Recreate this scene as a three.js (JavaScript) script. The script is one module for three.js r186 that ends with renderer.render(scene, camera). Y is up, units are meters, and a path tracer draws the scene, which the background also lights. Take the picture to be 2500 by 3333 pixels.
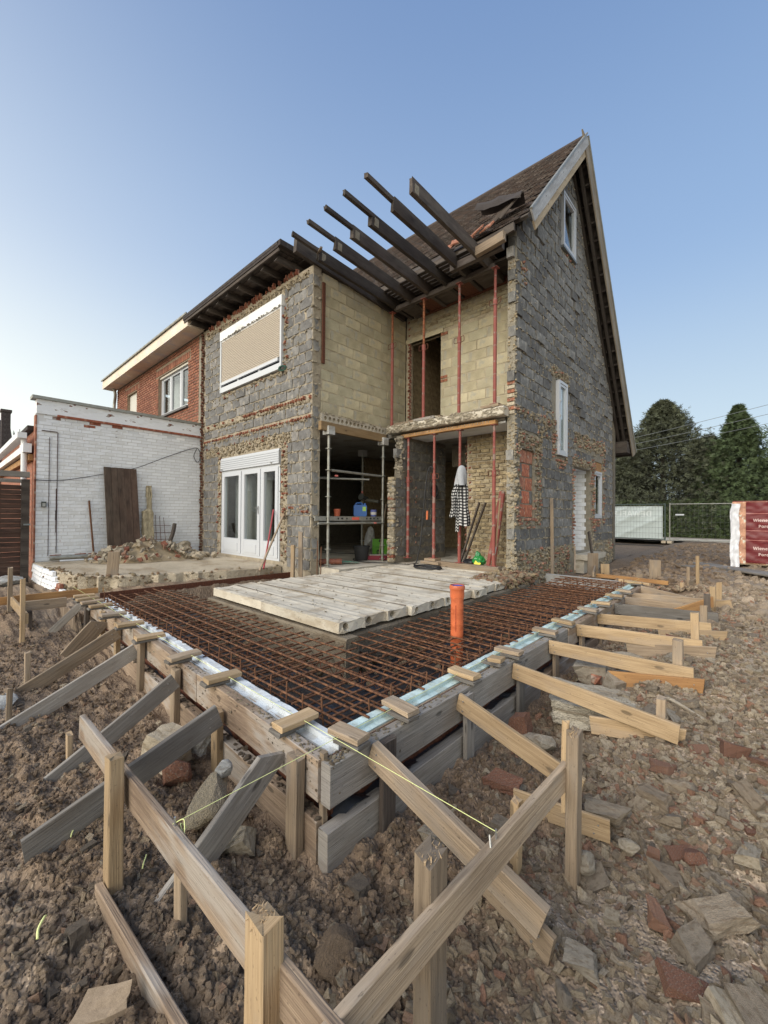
import * as THREE from 'three';
import { mergeGeometries } from 'three/addons/utils/BufferGeometryUtils.js';

// ---------- camera, sky, sun, exposure ----------
const scene = new THREE.Scene();
const camera = new THREE.PerspectiveCamera(102.72, 3 / 4, 0.05, 400);
camera.position.set(0, 0.95, 0);
camera.rotation.set(0.00887, 0.74335, 0.00831, 'YXZ');
const renderer = new THREE.WebGLRenderer({ antialias: true });
renderer.setSize(768, 1024);
renderer.toneMapping = THREE.LinearToneMapping;
renderer.toneMappingExposure = 1.1;
renderer.shadowMap.enabled = true;
renderer.shadowMap.type = THREE.PCFSoftShadowMap;

const SUN = new THREE.Vector3(-0.05, 0.58, 0.81).normalize();
const sun = new THREE.DirectionalLight(new THREE.Color(1, 0.95, 0.89), 2.6);
sun.position.copy(SUN).multiplyScalar(40).add(new THREE.Vector3(-4, 0, -5));
sun.target.position.set(-4, 0, -5);
sun.castShadow = true;
sun.shadow.radius = 95;
sun.shadow.mapSize.set(2048, 2048);
Object.assign(sun.shadow.camera, { left: -16, right: 16, top: 16, bottom: -16, near: 1, far: 90 });
scene.add(sun, sun.target);

// clear evening sky: deep blue overhead, pale at the horizon, a warm glow where the sun went down
{
  const w = 512, h = 256, data = new Float32Array(w * h * 4);
  const az0 = Math.atan2(SUN.z, SUN.x), mix = (a, b, t) => a + (b - a) * t;
  const ss = (a, b, x) => { x = Math.min(1, Math.max(0, (x - a) / (b - a))); return x * x * (3 - 2 * x); };
  const zen = [0.155, 0.265, 0.50], mid = [0.295, 0.45, 0.70], hor = [0.60, 0.745, 0.83], warm = [1.5, 1.33, 0.92];
  for (let j = 0; j < h; j++) for (let i = 0; i < w; i++) {
    const el = ((j + 0.5) / h - 0.5) * Math.PI, az = ((i + 0.5) / w - 0.5) * 2 * Math.PI;
    let d = Math.abs(az - az0); if (d > Math.PI) d = 2 * Math.PI - d;
    const e = Math.max(0, el), k = (j * w + i) * 4;
    const t1 = ss(0.0, 0.55, e), t2 = ss(0.35, 1.05, e);
    const glow = Math.exp(-Math.pow(d / 1.15, 2)) * Math.exp(-Math.pow(e / 0.7, 2));
    const glow2 = Math.exp(-Math.pow(d / 1.75, 2)) * Math.exp(-e / 0.36) * 0.85;
    for (let c = 0; c < 3; c++) {
      let v = mix(mix(hor[c], mid[c], t1), zen[c], t2);
      v = mix(v, warm[c], Math.min(1, glow2)) + glow * warm[c] * 0.95;
      if (el < 0) v = mix(v, 0.12, ss(0, 0.12, -el));
      data[k + c] = v;
    }
    data[k + 3] = 1;
  }
  const sky = new THREE.DataTexture(data, w, h, THREE.RGBAFormat, THREE.FloatType);
  sky.mapping = THREE.EquirectangularReflectionMapping;
  sky.magFilter = sky.minFilter = THREE.LinearFilter;
  sky.wrapS = THREE.RepeatWrapping;
  sky.needsUpdate = true;
  scene.background = sky; scene.environment = sky;
}

// ---------- helpers ----------
function mulberry(a) { return () => { a = (a + 0x6d2b79f5) | 0; let t = Math.imul(a ^ (a >>> 15), 1 | a); t = (t + Math.imul(t ^ (t >>> 7), 61 | t)) ^ t; return ((t ^ (t >>> 14)) >>> 0) / 4294967296; }; }
const R = mulberry(77), rr = (a, b) => a + (b - a) * R(), pick = (a) => a[Math.floor(R() * a.length)];
const V3 = (x, y, z) => new THREE.Vector3(x, y, z);
const clamp = (x, a = 0, b = 1) => Math.min(b, Math.max(a, x)), lerp = (a, b, t) => a + (b - a) * t;
const sstep = (a, b, x) => { x = clamp((x - a) / (b - a)); return x * x * (3 - 2 * x); };
function hash(x, y, s) { let h = Math.imul(x, 374761393) + Math.imul(y, 668265263) + Math.imul(s, 1442695041) | 0; h = Math.imul(h ^ (h >>> 13), 1274126177); h ^= h >>> 16; return (h >>> 0) / 4294967296; }
function vnoise(x, y, s = 0, px = 0, py = 0) {
  const xi = Math.floor(x), yi = Math.floor(y), fx = x - xi, fy = y - yi, u = fx * fx * (3 - 2 * fx), v = fy * fy * (3 - 2 * fy);
  const wx = (a) => (px ? ((a % px) + px) % px : a), wy = (a) => (py ? ((a % py) + py) % py : a);
  const x0 = wx(xi), x1 = wx(xi + 1), y0 = wy(yi), y1 = wy(yi + 1);
  return lerp(lerp(hash(x0, y0, s), hash(x1, y0, s), u), lerp(hash(x0, y1, s), hash(x1, y1, s), u), v);
}
function fbm(x, y, oct, s = 0, px = 0, py = 0) { let a = 0.5, r = 0, n = 0; for (let i = 0; i < oct; i++) { r += a * vnoise(x, y, s + i * 17, px, py); n += a; a *= 0.5; x *= 2; y *= 2; px *= 2; py *= 2; } return r / n; }
const names = new Map();
function numbered(name) { const n = names.get(name) || 0; names.set(name, n + 1); return n ? name + '_' + String(n).padStart(3, '0') : name; }
function tag(o, label, category, group) { o.userData = { label, category }; if (group) o.userData.group = group; return o; }
function shadows(o) { o.castShadow = true; o.receiveShadow = true; return o; }
function thing(name, label, category, pos, group) {
  const o = new THREE.Group(); o.name = numbered(name); scene.add(o); if (pos) o.position.set(...pos);
  return tag(o, label, category, group);
}
function part(parent, name, geo, mat, pos, rot) {
  const m = shadows(new THREE.Mesh(geo, mat)); m.name = name; if (pos) m.position.set(...pos); if (rot) m.rotation.set(...rot); parent.add(m); return m;
}
function solo(name, label, category, geo, mat, pos, group, rot) { // a thing that is one mesh
  const m = part(scene, numbered(name), geo, mat, pos, rot); return tag(m, label, category, group);
}
function struct(name, geo, mat, pos) { const m = part(scene, numbered(name), geo, mat, pos); m.userData = { kind: 'structure' }; return m; }

// flat shading, uv in metres from the face direction
function tri(geo, off = [0, 0], smooth = false) {
  let g = geo.index && !smooth ? geo.toNonIndexed() : geo;
  if (!smooth) g.computeVertexNormals();
  const p = g.attributes.position, n = g.attributes.normal, uv = new Float32Array(p.count * 2);
  for (let i = 0; i < p.count; i++) {
    const ax = Math.abs(n.getX(i)), ay = Math.abs(n.getY(i)), az = Math.abs(n.getZ(i));
    let u, v;
    if (ay >= ax && ay >= az) { u = p.getX(i); v = p.getZ(i); } else if (az >= ax) { u = p.getX(i); v = p.getY(i); } else { u = p.getZ(i); v = p.getY(i); }
    uv[i * 2] = u + off[0]; uv[i * 2 + 1] = v + off[1];
  }
  g.setAttribute('uv', new THREE.BufferAttribute(uv, 2));
  for (const k of Object.keys(g.attributes)) if (!['position', 'normal', 'uv', 'color'].includes(k)) g.deleteAttribute(k);
  return g;
}
function merge(list) { return mergeGeometries(list.map((g) => { const a = g.index ? g.toNonIndexed() : g; for (const k of Object.keys(a.attributes)) if (!['position', 'normal', 'uv'].includes(k)) a.deleteAttribute(k); return a; })); }
const box = (w, h, d, x = 0, y = 0, z = 0) => tri(new THREE.BoxGeometry(w, h, d).translate(x, y, z), [R() * 3, R() * 3]);
// box from its limits
const bxx = (x0, x1, y0, y1, z0, z1) => box(Math.abs(x1 - x0), Math.abs(y1 - y0), Math.abs(z1 - z0), (x0 + x1) / 2, (y0 + y1) / 2, (z0 + z1) / 2);
const cyl = (r, h, seg = 12, r2 = r) => { const g = new THREE.CylinderGeometry(r2, r, h, seg); return g; };
function tube(pts, r, seg = 6, n) { return new THREE.TubeGeometry(new THREE.CatmullRomCurve3(pts.map((p) => (p.isVector3 ? p : V3(...p))), false, 'catmullrom', 0.4), n || Math.max(2, pts.length * 5), r, seg, false); }
function rod(a, b, r, seg = 8) { const A = V3(...a), B = V3(...b), d = B.clone().sub(A), L = d.length(); const g = new THREE.CylinderGeometry(r, r, L, seg); g.applyQuaternion(new THREE.Quaternion().setFromUnitVectors(V3(0, 1, 0), d.normalize())); return g.translate((a[0] + b[0]) / 2, (a[1] + b[1]) / 2, (a[2] + b[2]) / 2); }
// sawn timber along +x from 0 to L, arrises broken, ends cut on the slant if asked
function timber(L, H, T, o = {}) {
  const seed = o.seed ?? Math.floor(R() * 1e6), q = mulberry(seed), c = o.c ?? 0.004, n = o.n ?? Math.max(3, Math.ceil(L / 0.25)), bow = o.bow ?? 0.0025;
  const h = H / 2, t = T / 2, prof = [[-h + c, t], [h - c, t], [h, t - c], [h, -t + c], [h - c, -t], [-h + c, -t], [-h, -t + c], [-h, t - c]];
  const pos = [], idx = [], ph = q() * 6, ph2 = q() * 6;
  for (let i = 0; i <= n; i++) {
    const s = i / n;
    for (const [y, z] of prof) {
      let x = s * L; if (i === 0) x += (o.cutA || 0) * y; if (i === n) x += (o.cutB || 0) * y;
      const j = (i === 0 || i === n) ? (o.rough || 0) : 0;
      pos.push(x + (q() - 0.5) * j, y + bow * Math.sin(s * 3.1 + ph) + (q() - 0.5) * 0.0016, z + bow * Math.sin(s * 2.7 + ph2) + (q() - 0.5) * 0.0016);
    }
  }
  for (let i = 0; i < n; i++) for (let k = 0; k < 8; k++) { const a = i * 8 + k, b = i * 8 + (k + 1) % 8; idx.push(a, a + 8, b, b, a + 8, b + 8); }
  const capL = pos.length / 3; pos.push((o.cutA || 0) * 0 - (o.rough || 0) * 0.3 * q(), 0, 0);
  const capR = pos.length / 3; pos.push(L + (o.rough || 0) * 0.3 * q(), 0, 0);
  for (let k = 0; k < 8; k++) { idx.push(capL, k, (k + 1) % 8); idx.push(capR, n * 8 + (k + 1) % 8, n * 8 + k); }
  const g = new THREE.BufferGeometry(); g.setAttribute('position', new THREE.Float32BufferAttribute(pos, 3)); g.setIndex(idx);
  return tri(g, [q() * 5, q() * 5]);
}
const UP = V3(0, 1, 0);
function aim(o, A, B, up = UP) { // x axis from A to B, y near up
  const a = Array.isArray(A) ? V3(...A) : A, b = Array.isArray(B) ? V3(...B) : B;
  const x = b.clone().sub(a).normalize(), z = x.clone().cross(up).normalize(), y = z.clone().cross(x);
  o.position.copy(a); o.quaternion.setFromRotationMatrix(new THREE.Matrix4().makeBasis(x, y, z)); return o;
}
function beam(parent, name, A, B, H, T, mat, o = {}) { const L = V3(...A).distanceTo(V3(...B)); const m = part(parent, name, timber(L, H, T, o), mat); aim(m, A, B, o.up || UP); return m; }
// angular rubble: a box with its corners knocked about, radius about 1
function chunk(seed, n = 2, k = 0.42) {
  const q = mulberry(seed), g = new THREE.BoxGeometry(1.7, 1.3, 1.5, n, n, n), p = g.attributes.position, c = Array.from({ length: 8 }, () => V3((q() - 0.5) * k * 2, (q() - 0.5) * k * 2, (q() - 0.5) * k * 2)), v = V3(0, 0, 0);
  for (let i = 0; i < p.count; i++) { const x = p.getX(i), y = p.getY(i), z = p.getZ(i), a = x / 1.7 + 0.5, b = y / 1.3 + 0.5, d = z / 1.5 + 0.5; v.set(x, y, z); for (let m = 0; m < 8; m++) v.addScaledVector(c[m], (m & 1 ? a : 1 - a) * (m & 2 ? b : 1 - b) * (m & 4 ? d : 1 - d)); const h = (s) => hash(Math.round(x * 97), Math.round(y * 89) + Math.round(z * 83) * 31, seed + s) - 0.5; p.setXYZ(i, v.x + h(1) * 0.16, v.y + h(2) * 0.16, v.z + h(3) * 0.16); }
  return tri(g, [q() * 4, q() * 4]);
}
// broken stone: an icosahedron worn by noise and cut by planes, radius about 1
function rock(seed, detail = 2, cuts = 7, rough = 0.12) {
  const q = mulberry(seed), g = new THREE.IcosahedronGeometry(1, detail), p = g.attributes.position, pl = [];
  for (let i = 0; i < cuts; i++) pl.push([V3(q() - 0.5, q() - 0.5, q() - 0.5).normalize(), 0.5 + q() * 0.35]);
  const v = V3(0, 0, 0);
  for (let i = 0; i < p.count; i++) {
    v.fromBufferAttribute(p, i); const d = v.clone();
    for (const [n, k] of pl) { const e = v.dot(n) - k; if (e > 0) v.addScaledVector(n, -e); }
    const s = fbm(d.x * 2.3 + 9 + seed, d.y * 2.3 + d.z * 1.7 + 5, 3, seed) - 0.5; v.multiplyScalar(1 + s * rough * 2);
    p.setXYZ(i, v.x, v.y, v.z);
  }
  return tri(g, [q() * 4, q() * 4]);
}
// ---------- procedural textures and materials ----------
const enc = (x) => { x = clamp(x); return x <= 0.0031308 ? x * 12.92 : 1.055 * Math.pow(x, 1 / 2.4) - 0.055; };
function tex(w, h, fn, srgb = true, rx = 1, ry = 1) {
  const d = new Uint8Array(w * h * 4);
  for (let j = 0; j < h; j++) for (let i = 0; i < w; i++) {
    const c = fn(i / w, j / h), k = (j * w + i) * 4;
    if (typeof c === 'number') d[k] = d[k + 1] = d[k + 2] = clamp(c) * 255; else for (let m = 0; m < 3; m++) d[k + m] = (srgb ? enc(c[m]) : clamp(c[m])) * 255;
    d[k + 3] = 255;
  }
  const t = new THREE.DataTexture(d, w, h, THREE.RGBAFormat); if (srgb) t.colorSpace = THREE.SRGBColorSpace;
  t.wrapS = t.wrapT = THREE.RepeatWrapping; t.magFilter = THREE.LinearFilter; t.minFilter = THREE.LinearMipmapLinearFilter; t.generateMipmaps = true;
  t.repeat.set(rx, ry); t.needsUpdate = true; return t;
}
const mix3 = (a, b, t) => [lerp(a[0], b[0], t), lerp(a[1], b[1], t), lerp(a[2], b[2], t)];
const mul3 = (a, k) => [a[0] * k, a[1] * k, a[2] * k];
// wood: 1.25 m along the grain, 0.25 m across
function grain(u, v, s) {
  const warp = (fbm(u * 3, v * 2, 2, s, 3, 2) - 0.5) * 0.35;
  const ring = 0.5 + 0.5 * Math.sin((v + warp * 0.35) * Math.PI * 2 * 9);
  const fine = fbm(u * 14, v * 96, 3, s + 5, 14, 96), streak = fbm(u * 4, v * 34, 3, s + 9, 4, 34);
  let knot = 0; for (const [kx, ky] of [[0.22, 0.3], [0.71, 0.72]]) { const dx = (u - kx - s * 0.013 % 0.2) * 5, dy = v - ky; const r = Math.sqrt(dx * dx * 2 + dy * dy * 14); knot = Math.max(knot, sstep(0.24, 0.12, r)); }
  return { ring, fine, streak, knot };
}
function woodMaps(dark, light, s, dirt, dirtCol, knotK = 0.55) {
  const map = tex(512, 256, (u, v) => {
    const g = grain(u, v, s); let c = mix3(dark, light, clamp(0.36 + (g.streak - 0.5) * 0.6 + (g.fine - 0.5) * 0.6 + (fbm(u * 4, v * 2, 3, s + 50, 4, 2) - 0.5) * 0.7 + 0.08));
    c = mul3(c, 1 - g.knot * knotK);
    const d = sstep(0.45, 0.72, fbm(u * 5, v * 3, 4, s + 31, 5, 3)); c = mix3(c, dirtCol, d * dirt);
    const sp = vnoise(u * 120, v * 60, s + 3, 120, 60); if (sp > 0.93) c = mul3(c, 0.6);
    return c;
  }, true, 0.8, 4);
  return map;
}
const woodBump = tex(512, 256, (u, v) => { const g = grain(u, v, 3); const crack = sstep(0.2, 0.1, fbm(u * 4, v * 40, 3, 77, 4, 40)); return 0.55 + (g.fine - 0.5) * 0.6 + (g.streak - 0.5) * 0.5 - crack * 0.5 - g.knot * 0.1; }, false, 0.8, 4);
const grit = (n, s) => tex(256, 256, (u, v) => { const f = fbm(u * n, v * n, 5, s, n, n); const pore = sstep(0.30, 0.2, vnoise(u * 60, v * 60, s + 3, 60, 60)); return 0.2 + f * 0.8 - pore * 0.5; }, false);
const gritBump = grit(12, 4);
const rep = (t, rx, ry = rx) => { const c = t.clone(); c.repeat.set(rx, ry); c.needsUpdate = true; return c; };
const std = (o) => new THREE.MeshStandardMaterial({ roughness: 0.9, metalness: 0, ...o });
const woodMat = (map, k = 1, bump = 0.003) => std({ map, bumpMap: woodBump, bumpScale: bump, roughness: 0.85, color: new THREE.Color(k, k, k) });
const T = {};
T.grey = woodMaps([0.20, 0.18, 0.16], [0.45, 0.415, 0.37], 1, 0.4, [0.20, 0.165, 0.13]);
T.pine = woodMaps([0.29, 0.195, 0.105], [0.57, 0.42, 0.255], 2, 0.55, [0.33, 0.25, 0.175]);
T.tan = woodMaps([0.20, 0.145, 0.095], [0.47, 0.36, 0.25], 4, 0.6, [0.27, 0.225, 0.18]);
T.form = woodMaps([0.16, 0.11, 0.075], [0.40, 0.30, 0.21], 6, 0.85, [0.35, 0.31, 0.27]);
T.dark = woodMaps([0.02, 0.015, 0.012], [0.085, 0.066, 0.054], 8, 0.35, [0.11, 0.095, 0.08]);
T.ochre = woodMaps([0.26, 0.13, 0.05], [0.50, 0.28, 0.11], 7, 0.5, [0.30, 0.16, 0.07]);
const M = {};
M.grey = [0.8, 1.0, 1.15].map((k) => woodMat(T.grey, k)); M.greyDark = woodMat(T.grey, 0.5);
M.pine = [0.85, 1.0, 1.12].map((k) => woodMat(T.pine, k)); M.tan = [0.8, 1.0, 1.15].map((k) => woodMat(T.tan, k));
M.form = [0.85, 1.0, 1.15].map((k) => woodMat(T.form, k)); M.dark = [0.8, 1.1, 1.4].map((k) => woodMat(T.dark, k)); M.ochre = woodMat(T.ochre, 1);
// concrete block, about 0.5 m square
const blockTex = tex(512, 512, (u, v) => {
  const f = fbm(u * 6, v * 6, 5, 21, 6, 6), sp = vnoise(u * 110, v * 110, 5, 110, 110), pore = sstep(0.26, 0.12, vnoise(u * 70, v * 70, 9, 70, 70));
  let k = 0.62 + f * 0.62 + (sp - 0.5) * 0.32; k *= 1 - pore * 0.5; let c = [0.285 * k, 0.285 * k, 0.28 * k];
  const lime = sstep(0.60, 0.78, fbm(u * 5 + 3, v * 5, 4, 55, 5, 5)); c = mix3(c, [0.50, 0.48, 0.43], lime * 0.7);
  return c;
}, true, 2, 2);
const blockBump = tex(256, 256, (u, v) => { const pore = sstep(0.3, 0.12, vnoise(u * 46, v * 46, 9, 46, 46)); return 0.35 + fbm(u * 10, v * 10, 4, 3, 10, 10) * 0.6 - pore * 0.45; }, false, 2.5, 2.5);
const stoneMat = (map, r, g, b, bump = 0.006, bm = blockBump) => std({ map, bumpMap: bm, bumpScale: bump, roughness: 0.95, color: new THREE.Color(r, g, b) });
M.block = [[0.53, 0.515, 0.50], [0.65, 0.635, 0.615], [0.75, 0.735, 0.71], [0.88, 0.86, 0.83], [0.72, 0.70, 0.67]].map((c) => stoneMat(blockTex, ...c));
M.blockFacade = [[0.60, 0.58, 0.57], [0.70, 0.68, 0.66], [0.80, 0.77, 0.745], [0.66, 0.64, 0.63]].map((c) => stoneMat(blockTex, ...c));
// yellowish plaster dust on the inside block work
const creamTex = tex(512, 512, (u, v) => {
  const f = fbm(u * 4, v * 4, 5, 41, 4, 4), d = sstep(0.52, 0.72, fbm(u * 7, v * 7, 4, 43, 7, 7)); let c = mix3([0.38, 0.335, 0.23], [0.58, 0.52, 0.365], f * 1.3 - 0.15);
  c = mix3(c, [0.35, 0.345, 0.31], d * 0.6); return mul3(c, 0.93 + 0.14 * vnoise(u * 130, v * 130, 4, 130, 130));
}, true, 1.1, 1.1);
M.cream = [[0.92, 0.92, 0.92], [1.0, 0.99, 0.96], [1.08, 1.07, 1.04], [0.96, 0.98, 0.98]].map((c) => stoneMat(creamTex, ...c, 0.004));
const mortarTex = tex(256, 256, (u, v) => { const f = fbm(u * 8, v * 8, 5, 61, 8, 8); return mul3(mix3([0.38, 0.33, 0.25], [0.68, 0.60, 0.46], f), 0.85 + 0.3 * vnoise(u * 90, v * 90, 2, 90, 90)); }, true, 2, 2);
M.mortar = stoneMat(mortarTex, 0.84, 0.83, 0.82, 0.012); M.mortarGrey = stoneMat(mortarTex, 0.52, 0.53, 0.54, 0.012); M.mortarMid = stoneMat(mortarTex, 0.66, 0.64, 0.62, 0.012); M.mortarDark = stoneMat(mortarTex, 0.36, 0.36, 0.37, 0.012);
M.creamJoint = stoneMat(mortarTex, 0.86, 0.84, 0.80, 0.008);
const brickTex = tex(256, 256, (u, v) => { const f = fbm(u * 7, v * 7, 5, 71, 7, 7); let c = mix3([0.17, 0.06, 0.04], [0.40, 0.165, 0.10], f * 1.2 - 0.1); const l = sstep(0.62, 0.75, fbm(u * 6, v * 6, 4, 75, 6, 6)); return mix3(c, [0.42, 0.36, 0.30], l * 0.6); }, true, 3, 3);
M.brick = [[0.7, 0.62, 0.6], [1, 1, 1], [1.15, 1.1, 1.05], [0.85, 0.7, 0.65]].map((c) => stoneMat(brickTex, ...c));
M.brickHouse = [[0.85, 0.86, 0.85], [0.98, 1.02, 1.0], [1.1, 1.12, 1.1], [0.78, 0.74, 0.74]].map((c) => stoneMat(brickTex, ...c, 0.003));
const tanBrickTex = tex(256, 256, (u, v) => { const f = fbm(u * 6, v * 6, 5, 81, 6, 6); return mix3([0.20, 0.155, 0.10], [0.54, 0.45, 0.29], f * 1.2 - 0.1); }, true, 3, 3);
M.tanBrick = [[0.8, 0.75, 0.7], [1, 1, 1], [1.15, 1.12, 1.05]].map((c) => stoneMat(tanBrickTex, ...c));
// white masonry paint, flaked here and there down to the brick
const whitePaint = (flake) => tex(512, 512, (u, v) => {
  const f = fbm(u * 6, v * 6, 4, 91, 6, 6), dirt = sstep(0.5, 0.8, fbm(u * 5, v * 9, 4, 94, 5, 9)); let c = mix3([0.78, 0.80, 0.83], [0.87, 0.885, 0.91], f); c = mix3(c, [0.56, 0.55, 0.52], dirt * 0.55);
  const fl = fbm(u * 9, v * 12, 5, 97, 9, 12); if (fl > flake) c = mix3([0.20, 0.075, 0.05], [0.34, 0.30, 0.27], sstep(0.45, 0.6, vnoise(u * 30, v * 30, 8, 30, 30))); return c;
}, true, 0.7, 0.7);
const whiteTex = whitePaint(2), flakeTex = whitePaint(0.60);
M.white = [[0.97, 0.97, 0.97], [1, 1, 1], [1.03, 1.03, 1.03]].map((c) => stoneMat(whiteTex, ...c, 0.004)); M.flake = stoneMat(flakeTex, 1, 1, 1, 0.006); M.whiteJoint = std({ color: new THREE.Color(0.66, 0.66, 0.66) });
const slabTex = tex(512, 512, (u, v) => { const f = fbm(u * 5, v * 5, 5, 101, 5, 5), d = sstep(0.55, 0.75, fbm(u * 4, v * 7, 4, 104, 4, 7)); let c = mix3([0.40, 0.37, 0.32], [0.67, 0.63, 0.555], f); c = mix3(c, [0.33, 0.27, 0.20], d * 0.65); const p = vnoise(u * 80, v * 80, 6, 80, 80); return p > 0.92 ? mul3(c, 0.72) : c; }, true, 0.8, 0.8);
M.slab = [[0.93, 0.90, 0.85], [1.01, 0.98, 0.92], [1.07, 1.03, 0.96]].map((c) => stoneMat(slabTex, ...c, 0.006)); M.slabDark = stoneMat(slabTex, 0.5, 0.5, 0.5); M.kerb = stoneMat(slabTex, 0.85, 0.9, 0.98, 0.006);
M.stone = [[0.64, 0.55, 0.455], [0.72, 0.66, 0.585], [0.50, 0.44, 0.38], [0.92, 0.83, 0.70], [0.55, 0.46, 0.37]].map((c) => stoneMat(slabTex, ...c, 0.01));
M.rubbleRed = stoneMat(brickTex, 1.05, 1.1, 1.05, 0.01); M.brickDusty = [[0.95, 1.25, 1.3], [0.8, 0.95, 0.95], [1.15, 1.5, 1.5]].map((c) => stoneMat(brickTex, ...c, 0.01)); M.brickOld = stoneMat(brickTex, 0.5, 0.55, 0.55);
const plain = (r, g, b, roughness = 0.8, o = {}) => std({ color: new THREE.Color(r, g, b), roughness, ...o });
M.pvc = plain(0.55, 0.57, 0.60, 0.35); M.pvcDull = std({ map: rep(whiteTex, 0.3), color: new THREE.Color(0.95, 0.94, 0.92), roughness: 0.6 });
M.black = plain(0.012, 0.012, 0.013, 0.7); M.void = plain(0.01, 0.01, 0.01, 1);
M.foamBlue = std({ map: rep(slabTex, 2), bumpMap: gritBump, bumpScale: 0.003, color: new THREE.Color(1.12, 1.48, 1.66), roughness: 0.9 });
M.foamWhite = std({ map: rep(slabTex, 2), bumpMap: gritBump, bumpScale: 0.003, color: new THREE.Color(1.25, 1.42, 1.68), roughness: 0.9 });
const rustTex = tex(256, 256, (u, v) => { const f = fbm(u * 9, v * 9, 5, 111, 9, 9); return mix3([0.12, 0.05, 0.025], [0.40, 0.19, 0.09], f * 1.3 - 0.15); }, true, 6, 6);
M.rust = std({ map: rustTex, color: new THREE.Color(0.52, 0.50, 0.50), roughness: 0.9 }); M.rustDark = std({ map: rustTex, color: new THREE.Color(0.42, 0.3, 0.3), roughness: 0.85 });
const propTex = tex(256, 256, (u, v) => { const f = fbm(u * 5, v * 5, 5, 121, 5, 5), w = sstep(0.60, 0.7, fbm(u * 9, v * 9, 4, 124, 9, 9)); let c = mix3([0.20, 0.05, 0.04], [0.30, 0.085, 0.065], f); return mix3(c, [0.26, 0.20, 0.17], w * 0.8); }, true, 3, 2);
M.prop = std({ map: propTex, roughness: 0.7 });
M.galv = std({ map: rep(slabTex, 3), color: new THREE.Color(0.62, 0.66, 0.68), roughness: 0.5, metalness: 0.55 }); M.steelDull = plain(0.22, 0.235, 0.235, 0.5, { metalness: 0.5 });
const tileTex = tex(256, 256, (u, v) => { const f = fbm(u * 6, v * 6, 5, 131, 6, 6), l = sstep(0.55, 0.75, fbm(u * 8, v * 8, 4, 134, 8, 8)); return mix3(mix3([0.075, 0.056, 0.048], [0.19, 0.145, 0.125], f), [0.25, 0.225, 0.20], l * 0.6); }, true, 3, 3);
M.tile = [[0.5, 0.5, 0.52], [0.64, 0.64, 0.65], [0.78, 0.76, 0.76], [0.6, 0.56, 0.55]].map((c) => stoneMat(tileTex, ...c));
M.felt = std({ map: rep(tileTex, 2), color: new THREE.Color(0.28, 0.28, 0.29), roughness: 0.9 });
M.orange = std({ map: rep(slabTex, 4), color: new THREE.Color(1.15, 0.30, 0.13), roughness: 0.42 });
M.plasticBlack = std({ color: new THREE.Color(0.03, 0.033, 0.04), roughness: 0.28, bumpMap: tex(256, 256, (u, v) => fbm(u * 7, v * 7, 5, 141, 7, 7), false, 1.2, 1.2), bumpScale: 0.03 });
M.glass = new THREE.MeshPhysicalMaterial({ transmission: 1, thickness: 0, roughness: 0.03, ior: 1.5, color: new THREE.Color(0.92, 0.95, 0.95) });
M.string = plain(0.80, 0.84, 0.36, 0.8); M.cable = plain(0.02, 0.02, 0.022, 0.6); M.nail = plain(0.5, 0.5, 0.5, 0.35, { metalness: 0.8 });
// ---------- the ground ----------
function gBase(x, z) {
  const right = lerp(-0.63, -0.25, sstep(-1.7, -4.6, z)) - 0.02 * sstep(-6, -20, z);
  const trench = lerp(-0.63, -0.36, sstep(-3.5, -7.5, z));
  let h = lerp(trench, right, sstep(-1.15, -0.5, x));
  h = lerp(h, -0.63, sstep(-1.5, -1.0, z));                       // the yard in front
  h = lerp(h, lerp(lerp(-0.63, -0.36, sstep(-5.2, -9.5, x)), lerp(-0.36, -0.25, sstep(-10, -7.8, x)), sstep(-7.0, -7.8, x) * sstep(-0.95, -1.25, z)), sstep(-2.0, -3.0, x) * sstep(-1.5, -1.0, z)); // left yard climbs to the annex
  if (z < -1.25 && x < -1.5) h = lerp(h, -0.6, 0.999);
  if (x < -6.5 && z < -1.2) h = lerp(-0.36, -0.22, sstep(-1.5, -2.0, z));
  if (x < -3.0 && z < -4.4) h = -0.5;
  if (z < -8.2 && x > -3.1) h = lerp(-0.25, -0.24, 1) - 0.1 * sstep(-2.0, -2.6, x) * sstep(-9, -10, z) * sstep(-13.2, -12, z);
  if (x < -11.5 && z > -1.2) h = -0.4;
  return h - 0.08 * sstep(-22, -27, z);
}
function gH(x, z) {
  const d = Math.hypot(x, z), near = sstep(14, 4, d), inForm = x < -1.5 && z < -1.3 && x > -6.6 ? 0.5 : 1;
  const rough = lerp(1.0, 0.35, sstep(0.35, 0.65, fbm(x * 0.9 + 4, z * 0.9, 2, 5)) * sstep(-1.0, -0.5, x) * sstep(-2.4, -1.4, z));
  let n = (fbm(x * 1.3, z * 1.3, 3, 11) - 0.5) * 0.16 + (Math.abs(fbm(x * 5, z * 5, 3, 13) - 0.5)) * 0.15 * rough * lerp(1, 0.55, sstep(-0.95, -0.5, x));
  n += ((fbm(x * 13, z * 13, 3, 19) - 0.5) * 0.085 + (Math.max(0, vnoise(x * 27, z * 27, 23) - 0.45)) * 0.05 + (Math.max(0, vnoise(x * 55, z * 55, 29) - 0.5)) * 0.02) * lerp(1, 0.38, sstep(-0.95, -0.5, x)) * rough * near;
  return gBase(x, z) + n * inForm - 0.02;
}
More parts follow.
